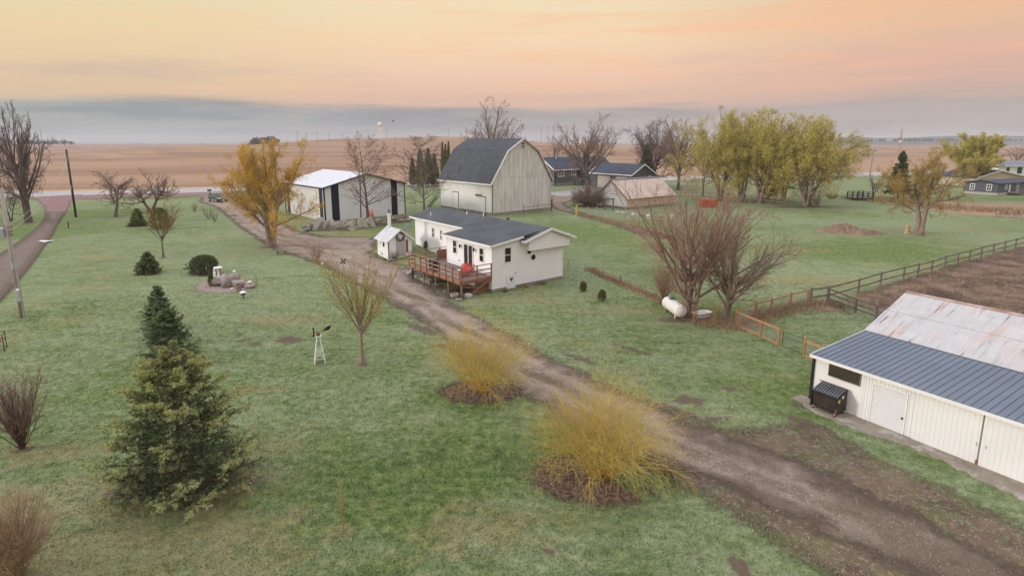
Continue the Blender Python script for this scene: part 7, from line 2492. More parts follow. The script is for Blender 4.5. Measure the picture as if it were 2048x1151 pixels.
# ------------------------------------------------------------------ stone wall in front of the white metal barn
def stone_wall():
    A, B_, C_ = at(606, 462), at(700, 461), at(832, 440)
    t = thing('stone_wall', 'retaining wall of leaning concrete slabs and boulders below the white metal barn', 'stone wall', A)
    rg = np.random.default_rng(8)
    def spot(u):
        p = A.lerp(B_, u * 2) if u < 0.5 else B_.lerp(C_, u * 2 - 1)
        return p - A
    # big leaning slabs
    for i in range(9):
        u = 0.16 + i * 0.062
        p = spot(u)
        d = (spot(u + 0.02) - spot(u)).normalized()
        n = Vector((-d.y, d.x, 0))
        mb = MB()
        w, h = rg.uniform(0.8, 1.2), rg.uniform(1.3, 1.9)
        sk = rg.uniform(-0.15, 0.4)
        q = [(-w, 0), (w * .95, 0), (w * 0.55 + sk, h), (-w * 0.4 + sk * .6, h * rg.uniform(.8, 1.02))]
        P = [p + d * a + Vector((0, 0, z - 0.05)) + n * (z * 0.45) for a, z in q] + [p + d * a + Vector((0, 0, z - 0.05)) + n * (z * 0.45 + 0.22) for a, z in q]
        mb.add(P, [[0, 1, 2, 3], [7, 6, 5, 4], [0, 4, 5, 1], [1, 5, 6, 2], [2, 6, 7, 3], [3, 7, 4, 0]])
        mb.build('slab', M['pale_slab'], t)
    for i in range(70):
        u = rg.uniform(0, 1)
        p = spot(u)
        d = (spot(min(1, u + 0.02)) - spot(u - .001)).normalized()
        n = Vector((-d.y, d.x, 0))
        back = rg.uniform(0.2, 2.0) if 0.12 < u < 0.72 else rg.uniform(-0.6, 1.4)
        z = 0.25 + (0.55 * min(1.0, back / 0.9) if 0.12 < u < 0.72 else rg.uniform(0, 0.5))
        r_ = rg.uniform(0.25, 0.55)
        c = p + n * back
        MB().rock((c.x, c.y, z), (r_ * rg.uniform(.9, 1.6), r_, r_ * rg.uniform(.5, .8)), 100 + i, 1).build('stone', M['stone' if i % 3 else 'pink_stone'], t)
    # earth bank behind the stones
    mb = MB()
    P, F = [], []
    for i in range(21):
        u = i / 20
        p = spot(u)
        d = (spot(min(1, u + 0.02)) - spot(u - .001)).normalized()
        n = Vector((-d.y, d.x, 0))
        for bk, z in ((-0.1, -0.1), (0.55, 0.7 + 0.15 * math.sin(i * 1.7)), (1.6, 0.85 + 0.12 * math.sin(i * 2.3)), (3.0, -0.1)):
            P.append(p + n * bk + Vector((0, 0, z if 0 < i < 20 else -0.1)))
    for i in range(20):
        for j in range(3):
            F.append([i * 4 + j, (i + 1) * 4 + j, (i + 1) * 4 + j + 1, i * 4 + j + 1])
    mb.add(P, F)
    mb.build('earth_bank', M['soil_solid'], t, True)
    # loose timbers and a white ring
    o = MB().tube((0, -0.18, 0.4), (0, 0.18, 0.4), 0.36, k=16).build('cable_reel', M['pale_stone'])
    o.location = at(627, 456)
    o.rotation_euler = (0, 0, R(25))
    tag(o, 'pale round disc leaning among the stones at the left end of the wall', 'disc')
    G = 'timbers leaning on the stone wall'
    for (x0, y0, x1, y1, lab) in ((748, 436, 757, 449, 'grey timber leaning on the stone wall, upper one of the crossed pair'), (764, 436, 750, 452, 'grey timber leaning on the stone wall, crossing the other')):
        p0, p1 = at(x1, y1), at(x1, y1)
        o = MB().bar((0, 0, 0), ((x0 - x1) * 0.075, 0.5, 1.25), 0.14, 0.1).build('timber', M['grey_wood'])
        o.location = p0
        tag(o, lab, 'timber', G)
    b = at(742, 447)
    for px, lab in ((739, 'orange traffic cone at the metal barn wall, left one'), (745, 'orange traffic cone at the metal barn wall, right one')):
        b = at(px, 437)
        o = thing('traffic_cone', lab, 'traffic cone', b + Vector((0, 0, .35)), 0, 'orange cones by the metal barn')
        MB().lathe([(0.22, 0.03), (0.17, 0.35), (0.11, 0.8), (0.05, 1.15), (0.03, 1.17)], 10).build('cone', M['orange_plastic'], o, True)
        MB().box(-.28, .28, -.28, .28, 0, .04).build('base', M['orange_plastic'], o)
    b = at(722, 440)
    o = thing('rusty_pole', 'thin rusty red pole standing against the front of the metal barn', 'pole', b)
    MB().tube((0, 0, 0), (0.1, 0.2, high(722, 366, b.y)), 0.12, 0.10, 8).build('pole', M['rust_post'], o)


M['pale_slab'] = mat('pale_slab', (0.40, 0.36, 0.30), 0.9, (0.29, 0.26, 0.215), 1.2, 1.0, bump=0.5, bscale=8, dirt=(0.20, 0.18, 0.12), dscale=1.0, dlim=(0.55, 0.75))
M['soil_solid'] = mat('soil_solid', (0.16, 0.125, 0.075), 0.95, (0.10, 0.075, 0.05), 2.0, 1.0, bump=0.9, bscale=6, dirt=(0.13, 0.14, 0.055), dscale=0.9, dlim=(0.5, 0.65))
stone_wall()


# ------------------------------------------------------------------ on and around the deck
def deck_things():
    G = 'red lounge chairs on the deck'
    def chair(px, py, rz, lab):
        b = at(px, py, 1.38)
        t = thing('lounge_chair', lab, 'chair', b, rz, G)
        for sy in (-0.30, 0.30):
            MB().bar((0.30, sy, 0), (0.30, sy, 0.55), 0.04, 0.10, up=(1, 0, 0)).build('front_leg', M['coral_plastic'], t)
            MB().bar((0.34, sy, 0.35), (-0.50, sy, 0.02), 0.04, 0.12).build('back_leg', M['coral_plastic'], t)
            MB().box(-0.30, 0.42, sy - 0.07, sy + 0.07, 0.55, 0.58).build('arm', M['coral_plastic'], t)
        for i in range(5):
            x = 0.34 - i * 0.13
            MB().hexa([(x, -.28, .37 - i * .045), (x + .115, -.28, .37 - i * .045 + .04), (x + .115, .28, .37 - i * .045 + .04), (x, .28, .37 - i * .045),
                       (x, -.28, .40 - i * .045), (x + .115, -.28, .40 - i * .045 + .04), (x + .115, .28, .40 - i * .045 + .04), (x, .28, .40 - i * .045)]).build('seat_slat', M['coral_plastic'], t)
        for i in range(5):
            y = (i - 2) * 0.118
            h = 0.98 - 0.035 * (i - 2) ** 2
            MB().bar((-0.24, y, 0.18), (-0.52, y, h), 0.108, 0.025, up=(1, 0, 0)).build('back_slat', M['coral_plastic'], t)
    chair(930, 551, R(128 + 150), 'red slatted lounge chair nearest the corner of the deck railing')
    chair(944, 540, R(200), 'red slatted lounge chair with a tall back, closer to the glass door')
    b = at(937, 546, 1.38)
    o = thing('side_table', 'small red side table between the two lounge chairs', 'table', b, R(20))
    MB().box(-.24, .24, -.24, .24, .42, .46).build('table_top', M['coral_plastic'], o)
    for x in (-.2, .2):
        for y in (-.2, .2):
            MB().box(x - .02, x + .02, y - .02, y + .02, 0, .42).build('leg', M['coral_plastic'], o)
    o = thing('white_cushion', 'white cushion lying on the small red table', 'cushion', b + Vector((0, 0, .46)), R(30))
    MB().box(-.2, .2, -.14, .14, 0, .08).build('cushion', M['white_trim'], o, bevel=0.04)
    # grill with a blue lid
    b = at(869, 541, 1.38)
    t = thing('grill', 'black grill cart with a rounded dark blue lid on the deck', 'grill', b, R(HR + 90))
    MB().box(-0.5, 0.5, -0.28, 0.28, 0.12, 0.80).build('cabinet', M['black_metal'], t, bevel=0.02)
    mb = MB()
    pr = [(0.30 * math.cos(math.pi * i / 8), 0.80 + 0.30 * math.sin(math.pi * i / 8)) for i in range(9)]
    n = len(pr)
    mb.add([(-.42, y, z) for y, z in pr] + [(.42, y, z) for y, z in pr], [list(range(n)), [n + i for i in range(n)]] + [[i, (i + 1) % n, n + (i + 1) % n, n + i] for i in range(n)])
    mb.build('lid', M['grill_blue'], t, True)
    for x in (-.68, .52):
        MB().box(x, x + .16, -.24, .24, .76, .80).build('side_shelf', M['black_metal'], t)
    MB().tube((-.3, -.33, .95), (.3, -.33, .95), .018, k=6).build('handle', M['galvanised'], t)
    for x in (-.42, .42):
        MB().tube((x, -.3, .08), (x, -.2, .08), .08, k=10).build('wheel', M['black_metal'], t)
    # small things on the rail and under the deck
    for px, py, z, nm, lab in ((918, 541, 2.50, 'rail_lamp', 'white lamp cap on the near corner of the deck railing'), (977, 549, 1.5, 'rail_lamp', 'white lamp at the house end of the deck railing')):
        b = at(px, py, z)
        o = MB().box(-.14, .14, -.06, .06, 0, .10).build(nm, M['white_trim'], None, bevel=0.02)
        o.location = b
        tag(o, lab, 'lamp', 'white lamps on the deck railing')
    b = at(853, 563)
    o = thing('planter_box', 'long pale wooden planter lying on the slope below the deck', 'planter', b, R(HR + 92))
    MB().box(-0.75, 0.75, -0.2, -0.17, 0, 0.28).build('side_board', M['pale_rail'], o)
    MB().box(-0.75, 0.75, 0.17, 0.2, 0, 0.28).build('side_board', M['pale_rail'], o)
    for x in (-.75, .72):
        MB().box(x, x + .03, -.17, .17, 0, .28).build('end_board', M['pale_rail'], o)
    MB().box(-.72, .72, -.17, .17, .02, .2).build('soil', M['soil_solid'], o)
    b = at(909, 596)
    o = thing('stone_pot', 'round weathered stone pot on the slope below the deck corner', 'pot', b)
    MB().lathe([(0.22, 0), (0.34, 0.2), (0.36, 0.4), (0.30, 0.42), (0.27, 0.2)], 14).build('pot', M['pink_stone'], o, True)
    MB().lathe([(0.05, 0.15), (0.27, 0.22), (0.02, 0.26)], 12).build('soil', M['soil_solid'], o)
    G = 'pale rocks on the slope below the deck'
    for i, (px, py, r_, lab) in enumerate(((937, 594, .32, 'flat pale rock by the outer deck post'), (890, 583, .16, 'small white rock on the dark slope under the deck'), (868, 569, .13, 'small pale rock beside the planter, left of two'), (875, 570, .13, 'small pale rock beside the planter, right of two'),
                                          (819, 548, .34, 'pale rock in the pile at the far left foot of the deck'), (826, 543, .3, 'brown rock in the pile at the far left foot of the deck'), (833, 556, .22, 'rock on the grass below the pile of rocks'), (840, 558, .18, 'small rock at the left end of the planter'),
                                          (915, 601, .2, 'white rock below the stone pot'), (920, 600, .16, 'small white rock right of the one below the stone pot'))):
        o = MB().rock((0, 0, r_ * .4), (r_ * 1.2, r_, r_ * .7), 300 + i, 2).build('rock', M['pale_stone' if i % 3 == 0 else 'pink_stone'])
        o.location = at(px, py)
        tag(o, lab, 'rock', G)
    # dead plants along the deck and the house front
    for px, py, top, w, sd_, lab in ((880, 562, 548, 30, 201, 'brown dead plant under the middle of the deck'), (905, 580, 562, 34, 202, 'brown dead plant under the near half of the deck'), (1010, 583, 574, 18, 203, 'tuft of dead plants beside the white hatch door'), (955, 588, 572, 30, 204, 'dead weeds under the deck brace'),
                                     (790, 518, 500, 24, 205, 'dry garden plants in front of the well house'), (808, 510, 498, 20, 206, 'dry brown plants below the lattice of the well house'), (768, 512, 498, 14, 207, 'dry plants at the left corner of the well house'), (1050, 574, 565, 26, 208, 'low dead plants along the front wall of the white house'), (1085, 568, 560, 24, 209, 'low tan dead plants further along the white house front')):
        b, H, Wd = bt(px, py, top, w)
        shrub('dead_plant', lab, b, H, Wd, 60, sd_, 'dark_stem' if sd_ % 2 else 'dry_stem', 'dry_stem', 0.3, 5, 0.35, 'dead plants around the house', None, cat='plant', r=0.009, base_r=0.3, rs=0.006)


M['grill_blue'] = mat('grill_blue', (0.02, 0.03, 0.055), 0.3, spec=0.5)
deck_things()


# ------------------------------------------------------------------ tank, tub, bin
def tank():
    a, b = at(1365, 641), at(1331, 616)
    d = (b - a)
    c = (a + b) / 2
    ang = math.atan2(d.y, d.x)
    t = thing('propane_tank', 'white horizontal propane tank with a green lid at the edge of the lawn', 'propane tank', c - Vector((0, 0, 0.10)), ang)
    Rr, Lh = 0.47, 1.45
    prof = []
    for i in range(9):
        q = math.pi / 2 * i / 8
        prof.append((-Lh - 0.0 + (1 - math.sin(q)) * -0.36 + 0.36 - 0.36 * (1 if i == 0 else 1) * 0, Rr * math.sin(q)))
    P = [(-Lh + 0.36 - 0.36 * math.cos(q), Rr * math.sin(q)) for q in [math.pi / 2 * i / 8 for i in range(1, 9)]]
    P = P + [(-x, r) for x, r in P[::-1]]
    k = 24
    mb = MB()
    for x, r in P:
        for i in range(k):
            q = 2 * math.pi * i / k
            mb.v.append((x, r * math.cos(q), 0.68 + r * math.sin(q)))
    n = len(P)
    for j in range(n - 1):
        for i in range(k):
            mb.f.append([j * k + i, j * k + (i + 1) % k, (j + 1) * k + (i + 1) % k, (j + 1) * k + i])
    mb.f.append(list(range(k)))
    mb.f.append([(n - 1) * k + i for i in range(k)])
    mb.build('shell', M['tank_white'], t, True)
    MB().box(0.25, 0.65, -0.18, 0.18, 1.10, 1.34).build('lid', M['green_cover'], t, bevel=0.04)
    MB().tube((0.9, 0, 1.1), (0.9, 0, 1.32), 0.05, k=8).build('valve', M['tank_white'], t)
    MB().tube((0.35, 0, 0.68), (0.38, 0, 0.68), 0.476, k=24).build('weld_band', M['tank_white'], t)
    for x in (-0.85, 0.85):
        for y in (-0.26, 0.26):
            MB().box(x - 0.06, x + 0.06, y - 0.05, y + 0.05, -0.02, 0.32).build('leg', M['lime_post' if x > 0 else 'tank_white'], t)
    # bathtub
    b = at(1403, 640)
    t = thing('bathtub', 'old white cast-iron bathtub standing outdoors beside the bare tree', 'bathtub', b, R(25))
    t.scale = (1.2, 1.2, 1.05)
    k = 28
    mb = MB()
    rings = [(0.52, 0.27, 0.52), (0.56, 0.31, 0.53), (0.58, 0.32, 0.56), (0.60, 0.34, 0.58), (0.56, 0.30, 0.585), (0.50, 0.25, 0.56), (0.40, 0.17, 0.22), (0.20, 0.08, 0.19)]
    outer = [(0.30, 0.14, 0.16), (0.44, 0.22, 0.20), (0.50, 0.25, 0.38)]
    for a_, b_, z in outer + rings:
        for i in range(k):
            q = 2 * math.pi * i / k
            cx, sy = math.cos(q), math.sin(q)
            ex = math.copysign(abs(cx) ** 0.7, cx)
            ey = math.copysign(abs(sy) ** 0.7, sy)
            mb.v.append((a_ * 1.1 * ex, b_ * 1.1 * ey, z))
    n = len(outer + rings)
    for j in range(n - 1):
        for i in range(k):
            mb.f.append([j * k + i, j * k + (i + 1) % k, (j + 1) * k + (i + 1) % k, (j + 1) * k + i])
    mb.f.append([(n - 1) * k + i for i in range(k)])
    mb.build('tub', M['tub_white'], t, True)
    for x in (-.36, .36):
        for y in (-.16, .16):
            MB().lathe([(0.05, 0), (0.03, 0.1), (0.06, 0.22)], 8, (x, y, 0)).build('foot', M['black_metal'], t)
    MB().tube((0.40, 0, 0.42), (0.46, 0, 0.44), 0.05, k=10).build('overflow', M['black_metal'], t)
    # dumpster in front of the shed
    p = sloc(1.16, -0.56)
    t = thing('dumpster', 'black metal dumpster with a ribbed plastic lid in front of the shed', 'dumpster', (p[0], p[1], 0.05), R(SHED_R))
    t.scale = (1.2, 1.12, 1.1)
    W_, D_, Z0, ZF, ZB = 0.50, 0.36, 0.14, 0.82, 1.02
    prism = [(-D_ + .08, Z0), (D_, Z0), (D_, ZB), (-D_, ZF)]
    mb = MB()
    mb.add([(-W_, y, z) for y, z in prism] + [(W_, y, z) for y, z in prism], [[0, 1, 2, 3], [7, 6, 5, 4], [0, 4, 5, 1], [1, 5, 6, 2], [2, 6, 7, 3], [3, 7, 4, 0]])
    mb.build('bin', M['dumpster_black'], t)
    mb = MB()
    for x in (-W_ - .02, W_ - .03):
        mb.box(x, x + .05, -D_ - .02, -D_ + .04, 0.10, ZF)
    mb.box(-W_ - .03, W_ + .03, -D_ - .04, -D_ + .01, ZF - .05, ZF + .015)
    mb.box(-W_ - .03, W_ + .03, -D_ + .06, -D_ + .10, Z0 - .02, Z0 + .06)
    mb.build('frame', M['black_metal'], t)
    MB().box(W_ - .04, W_ + .02, -D_ - .03, -D_ + .05, 0.08, 0.36).build('rust_patch', M['rust_post'], t)
    sl = (ZB - ZF) / (2 * D_)
    for half in (0, 1):
        mb = MB()
        x0, x1 = (-W_, -0.005) if half == 0 else (0.005, W_)
        q = lambda x, y, d: (x, y, ZF + .02 + (y + D_) * sl + d)
        mb.hexa([q(x0, -D_ - .03, 0), q(x1, -D_ - .03, 0), q(x1, D_, 0), q(x0, D_, 0), q(x0, -D_ - .03, .02), q(x1, -D_ - .03, .02), q(x1, D_, .02), q(x0, D_, .02)])
        l = mb.build('lid', M['lid_black'], t)
        for i in range(5):
            x = x0 + (x1 - x0) * (i + .5) / 5
            pts = [(-D_ + .01, .02), (-D_ * .5, .062), (D_ * .4, .062), (D_ - .04, .02)]
            mb = MB()
            for (ya, da), (yb, db) in zip(pts[:-1], pts[1:]):
                mb.hexa([q(x - .022, ya, .018), q(x + .022, ya, .018), q(x + .022, yb, .018), q(x - .022, yb, .018), q(x - .018, ya, da + .001), q(x + .018, ya, da + .001), q(x + .018, yb, db + .001), q(x - .018, yb, db + .001)])
            mb.build('rib', M['lid_sheen'], l)
    MB().tube((-W_ - .12, D_ + .02, ZB + .02), (W_ + .04, D_ + .02, ZB + .02), 0.018, k=8).build('hinge_rod', M['black_metal'], t)
    MB().bar((-W_ - .16, -D_ + .1, ZF + .06), (-W_, -D_ + .1, ZF - .02), .05, .03).build('lift_pocket', M['black_metal'], t)
    for x, y in ((-W_ + .06, -D_ + .08), (W_ - .04, -D_ + .0), (W_ - .06, D_ - .08)):
        mb = MB().box(x - .03, x + .03, y - .03, y + .03, .06, .14)
        w = mb.build('caster', M['galvanised'], t)
        MB().tube((x - .02, y, .045), (x + .02, y, .045), .045, k=10).build('tyre', M['black_metal'], w)
    MB().box(W_ + .002, W_ + .008, -D_ + .06, -D_ + .20, .60, .74).build('yellow_label', M['yellow_label'], t)
    MB().box(W_ + .002, W_ + .008, -D_ + .34, -D_ + .46, .74, .86).build('white_label', M['white_trim'], t)
    # orange bin far back, dirt mound, stump
    b = at(1420, 415)
    o = thing('orange_bin', 'orange-red box standing at the foot of the willows', 'bin', b, R(5))
    w = 30 * mpp(b)
    MB().box(-w / 2, w / 2, 0, 1.8, 0.0, high(1420, 399, b.y)).build('box', M['faded_orange'], o, bevel=0.04)
    mb = MB()
    for i in range(5):
        mb.box(-w / 2 + i * w / 4 - .05, -w / 2 + i * w / 4 + .05, -.05, 0, 0, high(1420, 399, b.y))
    mb.build('rib', M['faded_orange'], o)
    b = at(1814, 466)
    o = thing('tree_stump', 'tall pale tree stump on the right lawn left of the forked tree', 'stump', b)
    h = high(1814, 449, b.y)
    MB().lathe([(0.42, 0), (0.3, 0.15), (0.26, h * .6), (0.30, h * .8), (0.20, h)], 10).build('stump', M['new_pale'], o)
    a, b = at(1628, 461), at(1768, 469)
    nx, ny = 46, 14
    d = (b - a)
    L = d.length
    d.normalize()
    nn = Vector((-d.y, d.x, 0))
    rg = np.random.default_rng(12)
    mb = MB()
    P = []
    for j in range(ny):
        for i in range(nx):
            u, v = i / (nx - 1), j / (ny - 1)
            e = math.sin(math.pi * u) ** 0.6 * math.sin(math.pi * v) ** 0.8
            z = e * (0.75 + 0.45 * math.sin(u * 9 + 1) * math.cos(v * 5) + 0.16 * rg.normal()) - 0.04
            q = a + d * (u * L) + nn * ((v - 0.35) * 5.5 * (0.5 + 0.5 * math.sin(math.pi * u)))
            P.append((q.x - a.x, q.y - a.y, z))
    mb.add(P, [[j * nx + i, j * nx + i + 1, (j + 1) * nx + i + 1, (j + 1) * nx + i] for j in range(ny - 1) for i in range(nx - 1)])
    o = mb.build('dirt_mound', M['mound'], None, True)
    o.location = a
    tag(o, 'low brown mound of dug earth on the right lawn', 'dirt mound')


M['tub_white'] = mat('tub_white', (0.80, 0.78, 0.74), 0.25, (0.72, 0.69, 0.63), 2, spec=0.5)
M['dumpster_black'] = mat('dumpster_black', (0.030, 0.022, 0.018), 0.55, (0.055, 0.038, 0.028), 2.5, 1.0, dirt=(0.09, 0.05, 0.03), dscale=2.5, dlim=(0.6, 0.8))
M['lid_black'] = mat('lid_black', (0.02, 0.021, 0.024), 0.35, spec=0.5)
M['lid_sheen'] = mat('lid_sheen', (0.16, 0.16, 0.165), 0.3, spec=0.6)  # lighter rib colour paints in the pale reflections on the lid
M['yellow_label'] = mat('yellow_label', (0.75, 0.55, 0.05), 0.5)
M['faded_orange'] = mat('faded_orange', (0.48, 0.10, 0.045), 0.7, (0.38, 0.085, 0.04), 2)
M['new_pale'] = mat('new_pale', (0.50, 0.34, 0.20), 0.85, (0.36, 0.22, 0.13), 3, 1.0)
M['mound'] = mat('mound', (0.17, 0.10, 0.07), 0.95, (0.26, 0.175, 0.115), 1.2, 1.0, bump=1.0, bscale=5, dirt=(0.10, 0.115, 0.05), dscale=0.6, dlim=(0.55, 0.7))
tank()


# ------------------------------------------------------------------ fences
def fence(name, label, pts, hgt, m, rails=(0.3, 0.75, 1.1), pw=0.11, rh=0.13, rt=0.035, group=None, topcap=False, wire=False, skip=()):
    o0 = pts[0]
    t = thing(name, label, 'fence', o0, 0, group)
    rg = random.Random(len(pts))
    loc = [p - o0 for p in pts]
    for p in loc:
        h = hgt * rg.uniform(0.97, 1.05)
        MB().box(p.x - pw / 2, p.x + pw / 2, p.y - pw / 2, p.y + pw / 2, p.z - 0.1, p.z + h).build('post', m, t)
    for i, (a, b) in enumerate(zip(loc[:-1], loc[1:])):
        if i in skip: continue
        for z in rails:
            MB().bar(a + Vector((0, 0, z + rg.uniform(-.02, .02))), b + Vector((0, 0, z + rg.uniform(-.02, .02))), rt, rh).build('rail', m, t)
    if wire:
        mb = MB()
        for i, (a, b) in enumerate(zip(loc[:-1], loc[1:])):
            if i in skip: continue
            for z in np.arange(0.12, hgt * .85, 0.14):
                mb.tube(a + Vector((0, 0, z)), b + Vector((0, 0, z)), 0.0035, k=3)
            n = max(2, int((b - a).length / 0.16))
            for j in range(n):
                q = a.lerp(b, j / n)
                mb.tube(q + Vector((0, 0, .1)), q + Vector((0, 0, hgt * .85)), 0.0035, k=3)
        mb.build('wire_mesh', M['galvanised'], t)['kind'] = 'stuff'
    return t


c0 = at(1471, 652)
fence('wooden_fence', 'new orange-brown timber fence at the front of the pen, left of the black gate', [c0, at(1521, 674), at(1557, 691)], 1.15, M['new_wood'], (0.10, 1.05), 0.11, 0.13, wire=True)
fence('wooden_fence', 'new orange-brown timber fence along the back of the pen', [c0 + Vector((.16, .10, 0)), at(1511, 634), at(1542, 627), at(1580, 615), at(1615, 607)], 1.15, M['new_wood'], (0.08, 1.05), 0.12, 0.11, wire=True)
fence('wooden_fence', 'short orange-brown timber fence between the black gate and the shed', [at(1608, 712), at(1645, 729)], 1.15, M['new_wood'], (0.10, 0.95), 0.12, 0.13, wire=True)
FAR = [(1617, 606.5), (1655, 602), (1716, 585), (1760, 571), (1806, 559), (1835, 552), (1862, 545), (1889, 535), (1914, 528), (1938, 522), (1961, 515), (1985, 509), (2008, 503), (2030, 497), (2060, 490), (2100, 481)]
fence('board_fence', 'weathered grey board fence running away to the right edge', [at(*q) + (Vector((0.16, .02, 0)) if i == 0 else Vector((0, 0, 0))) for i, q in enumerate(FAR)], 1.25, M['grey_wood'], (0.5, 1.12), 0.13, 0.13, 0.04)
fence('cross_fence', 'old greenish three-board fence between the pen and the weedy paddock', [at(1656, 604), at(1710, 626), at(1751, 641), at(1790, 655)], 1.2, M['mossy_wood'] if 'mossy_wood' in M else M['grey_wood'], (0.35, 0.7, 1.08), 0.13, 0.12, 0.04)


def gate():
    a, b = at(1564, 695), at(1605, 710)
    t = thing('metal_gate', 'black tubular gate between the orange-brown posts of the pen', 'gate', a)
    d = b - a
    z1, z2 = 1.05, 0.74
    for p in (Vector((0, 0, 0)), d):
        MB().tube(p + Vector((0, 0, .12)), p + Vector((0, 0, z1)), 0.02, k=8).build('upright', M['gate_green'], t)
    for z in (0.12, z2, z1):
        MB().tube(Vector((0, 0, z)), d + Vector((0, 0, z)), 0.018, k=8).build('bar', M['gate_green'], t)
    mb = MB()
    for i in range(1, 12):
        q = d * (i / 12)
        mb.tube(q + Vector((0, 0, .12)), q + Vector((0, 0, z2)), 0.0035, k=3)
    for z in np.arange(.2, z2, .1):
        mb.tube(Vector((0, 0, z)), d + Vector((0, 0, z)), 0.0035, k=3)
    mb.build('wire_mesh', M['gate_green'], t)['kind'] = 'stuff'
    MB().box(d.x - .05, d.x + .02, d.y - .05, d.y, .78, .86).build('latch', M['galvanised'], t)


M['gate_green'] = mat('gate_green', (0.015, 0.03, 0.022), 0.4, spec=0.5)
gate()


def wire_fences():
    # line of stakes from the house corner to the big bare tree
    t = thing('wire_fence', 'thin wire fence on short stakes between house and bare tree', 'fence', at(1136, 533))
    o = at(1136, 533)
    pts = [(1136, 533, 519, 'rust_post'), (1170, 542, 526, 'lime_post'), (1205, 553, 537, 'lime_post'), (1241, 566, 549, 'grey_wood'), (1281, 581, 564, 'lime_post'), (1365, 610, 592, 'lime_post')]
    P = []
    for px, py, top, m_ in pts:
        b = at(px, py) - o
        h = high(px, top, at(px, py).y)
        P.append((b, h))
        MB().box(b.x - .03, b.x + .03, b.y - .03, b.y + .03, 0, h).build('stake', M[m_], t)
    mb = MB()
    for (a, h), (b, k) in zip(P[:-1], P[1:]):
        for f_ in (0.45, 0.85):
            mb.tube(a + Vector((0, 0, h * f_)), b + Vector((0, 0, k * f_)), 0.004, k=3)
    mb.build('wire', M['galvanised'], t)
    # fence with the yellow corner post
    o = at(1153, 431)
    t = thing('corner_fence', 'sagging wire fence with a stout yellow corner post by the barn', 'fence', o)
    h = high(1153, 410, o.y)
    MB().tube((0, 0, 0), (0, 0, h), 0.17, k=10).build('corner_post', M['yellow_paint'], t)
    prev, mb = Vector((0, 0, 0)), MB()
    for px, py in ((1176, 430), (1193, 432), (1210, 440)):
        b = at(px, py) - o
        MB().tube(b, b + Vector((0, 0, h * .9)), 0.05, k=6).build('stake', M['galvanised'], t)
        for f_ in (0.3, 0.6, 0.88):
            mb.tube(prev + Vector((0, 0, h * f_)), b + Vector((0, 0, h * f_)), 0.018, k=4)
        prev = b
    mb.build('wire', M['rust_post'], t)
    # pipe fence in front of the barn
    a, b = at(1047, 428), at(1103, 421)
    t = thing('pipe_fence', 'low rusty pipe fence in front of the barn gable with a red end post', 'fence', a)
    d = b - a
    for u in (0, .5):
        q = d * u
        MB().tube(q, q + Vector((0, 0, 1.75)), .05, k=6).build('post', M['rust_post'], t)
    MB().tube(d, d + Vector((0, 0, 2.1)), .15, k=8).build('end_post', M['red_brown'], t)
    MB().tube(Vector((0, 0, 1.15)), d + Vector((0, 0, 1.25)), .045, k=6).build('top_pipe', M['rust_post'], t)
    # black board fence and picnic table below the willows
    pts = [at(1350, 398), at(1385, 399), at(1420, 400), at(1455, 402), at(1490, 404), at(1522, 407), at(1545, 410), at(1570, 413)]
    fence('paddock_fence', 'dark low board fence running behind the yellow-green willows', pts, 1.7, M['grey_wood'], (0.8, 1.5), 0.16, 0.13, 0.06)
    b = at(1622, 411)
    o = thing('picnic_table', 'dark picnic table standing right of the pale-stemmed willow', 'table', b, R(30))
    MB().box(-1.4, 1.4, -.5, .5, 1.1, 1.22).build('table_top', M['black_metal'], o)
    for y in (-1.1, 1.1):
        MB().box(-1.4, 1.4, y - .2, y + .2, .62, .72).build('bench', M['black_metal'], o)
    for x in (-1, 1):
        MB().bar((x, -1.1, 0), (x, .5, 1.1), .1, .14).build('leg', M['black_metal'], o)
        MB().bar((x, 1.1, 0), (x, -.5, 1.1), .1, .14).build('leg', M['black_metal'], o)
    # footbridge
    a = at(1713, 401)
    o = thing('footbridge', 'small black footbridge with railings over the ditch', 'footbridge', a, R(20))
    MB().box(0, 5.0, 0, 2.4, .25, .45).build('bridge_deck', M['black_metal'], o)
    for y in (0, 2.4):
        for x in (0.1, 1.7, 3.3, 4.9):
            MB().box(x - .08, x + .08, y - .08, y + .08, .4, 1.75).build('post', M['black_metal'], o)
        for z in (0.95, 1.35, 1.72):
            MB().bar((0, y, z), (5, y, z + .02), .07, .12).build('rail', M['black_metal'], o)
    # row of edging stones at the tan shed
    rg = random.Random(6)
    t = thing('stone_edging', 'row of pale edging stones on the lawn before the tan shed', 'stone edging', at(1236, 428))
    o = at(1236, 428)
    for i in range(26):
        u = i / 25
        b = at(1236 + u * 108, 426 + 8.5 * math.sin(u * 1.7) + rg.uniform(-1, 1)) - o
        r_ = rg.uniform(.2, .45)
        MB().rock((b.x, b.y, r_ * .35), (r_ * 1.2, r_, r_ * .7), 500 + i, 1).build('stone', M['pale_stone' if rg.random() < .5 else 'pink_stone'], t)


wire_fences()


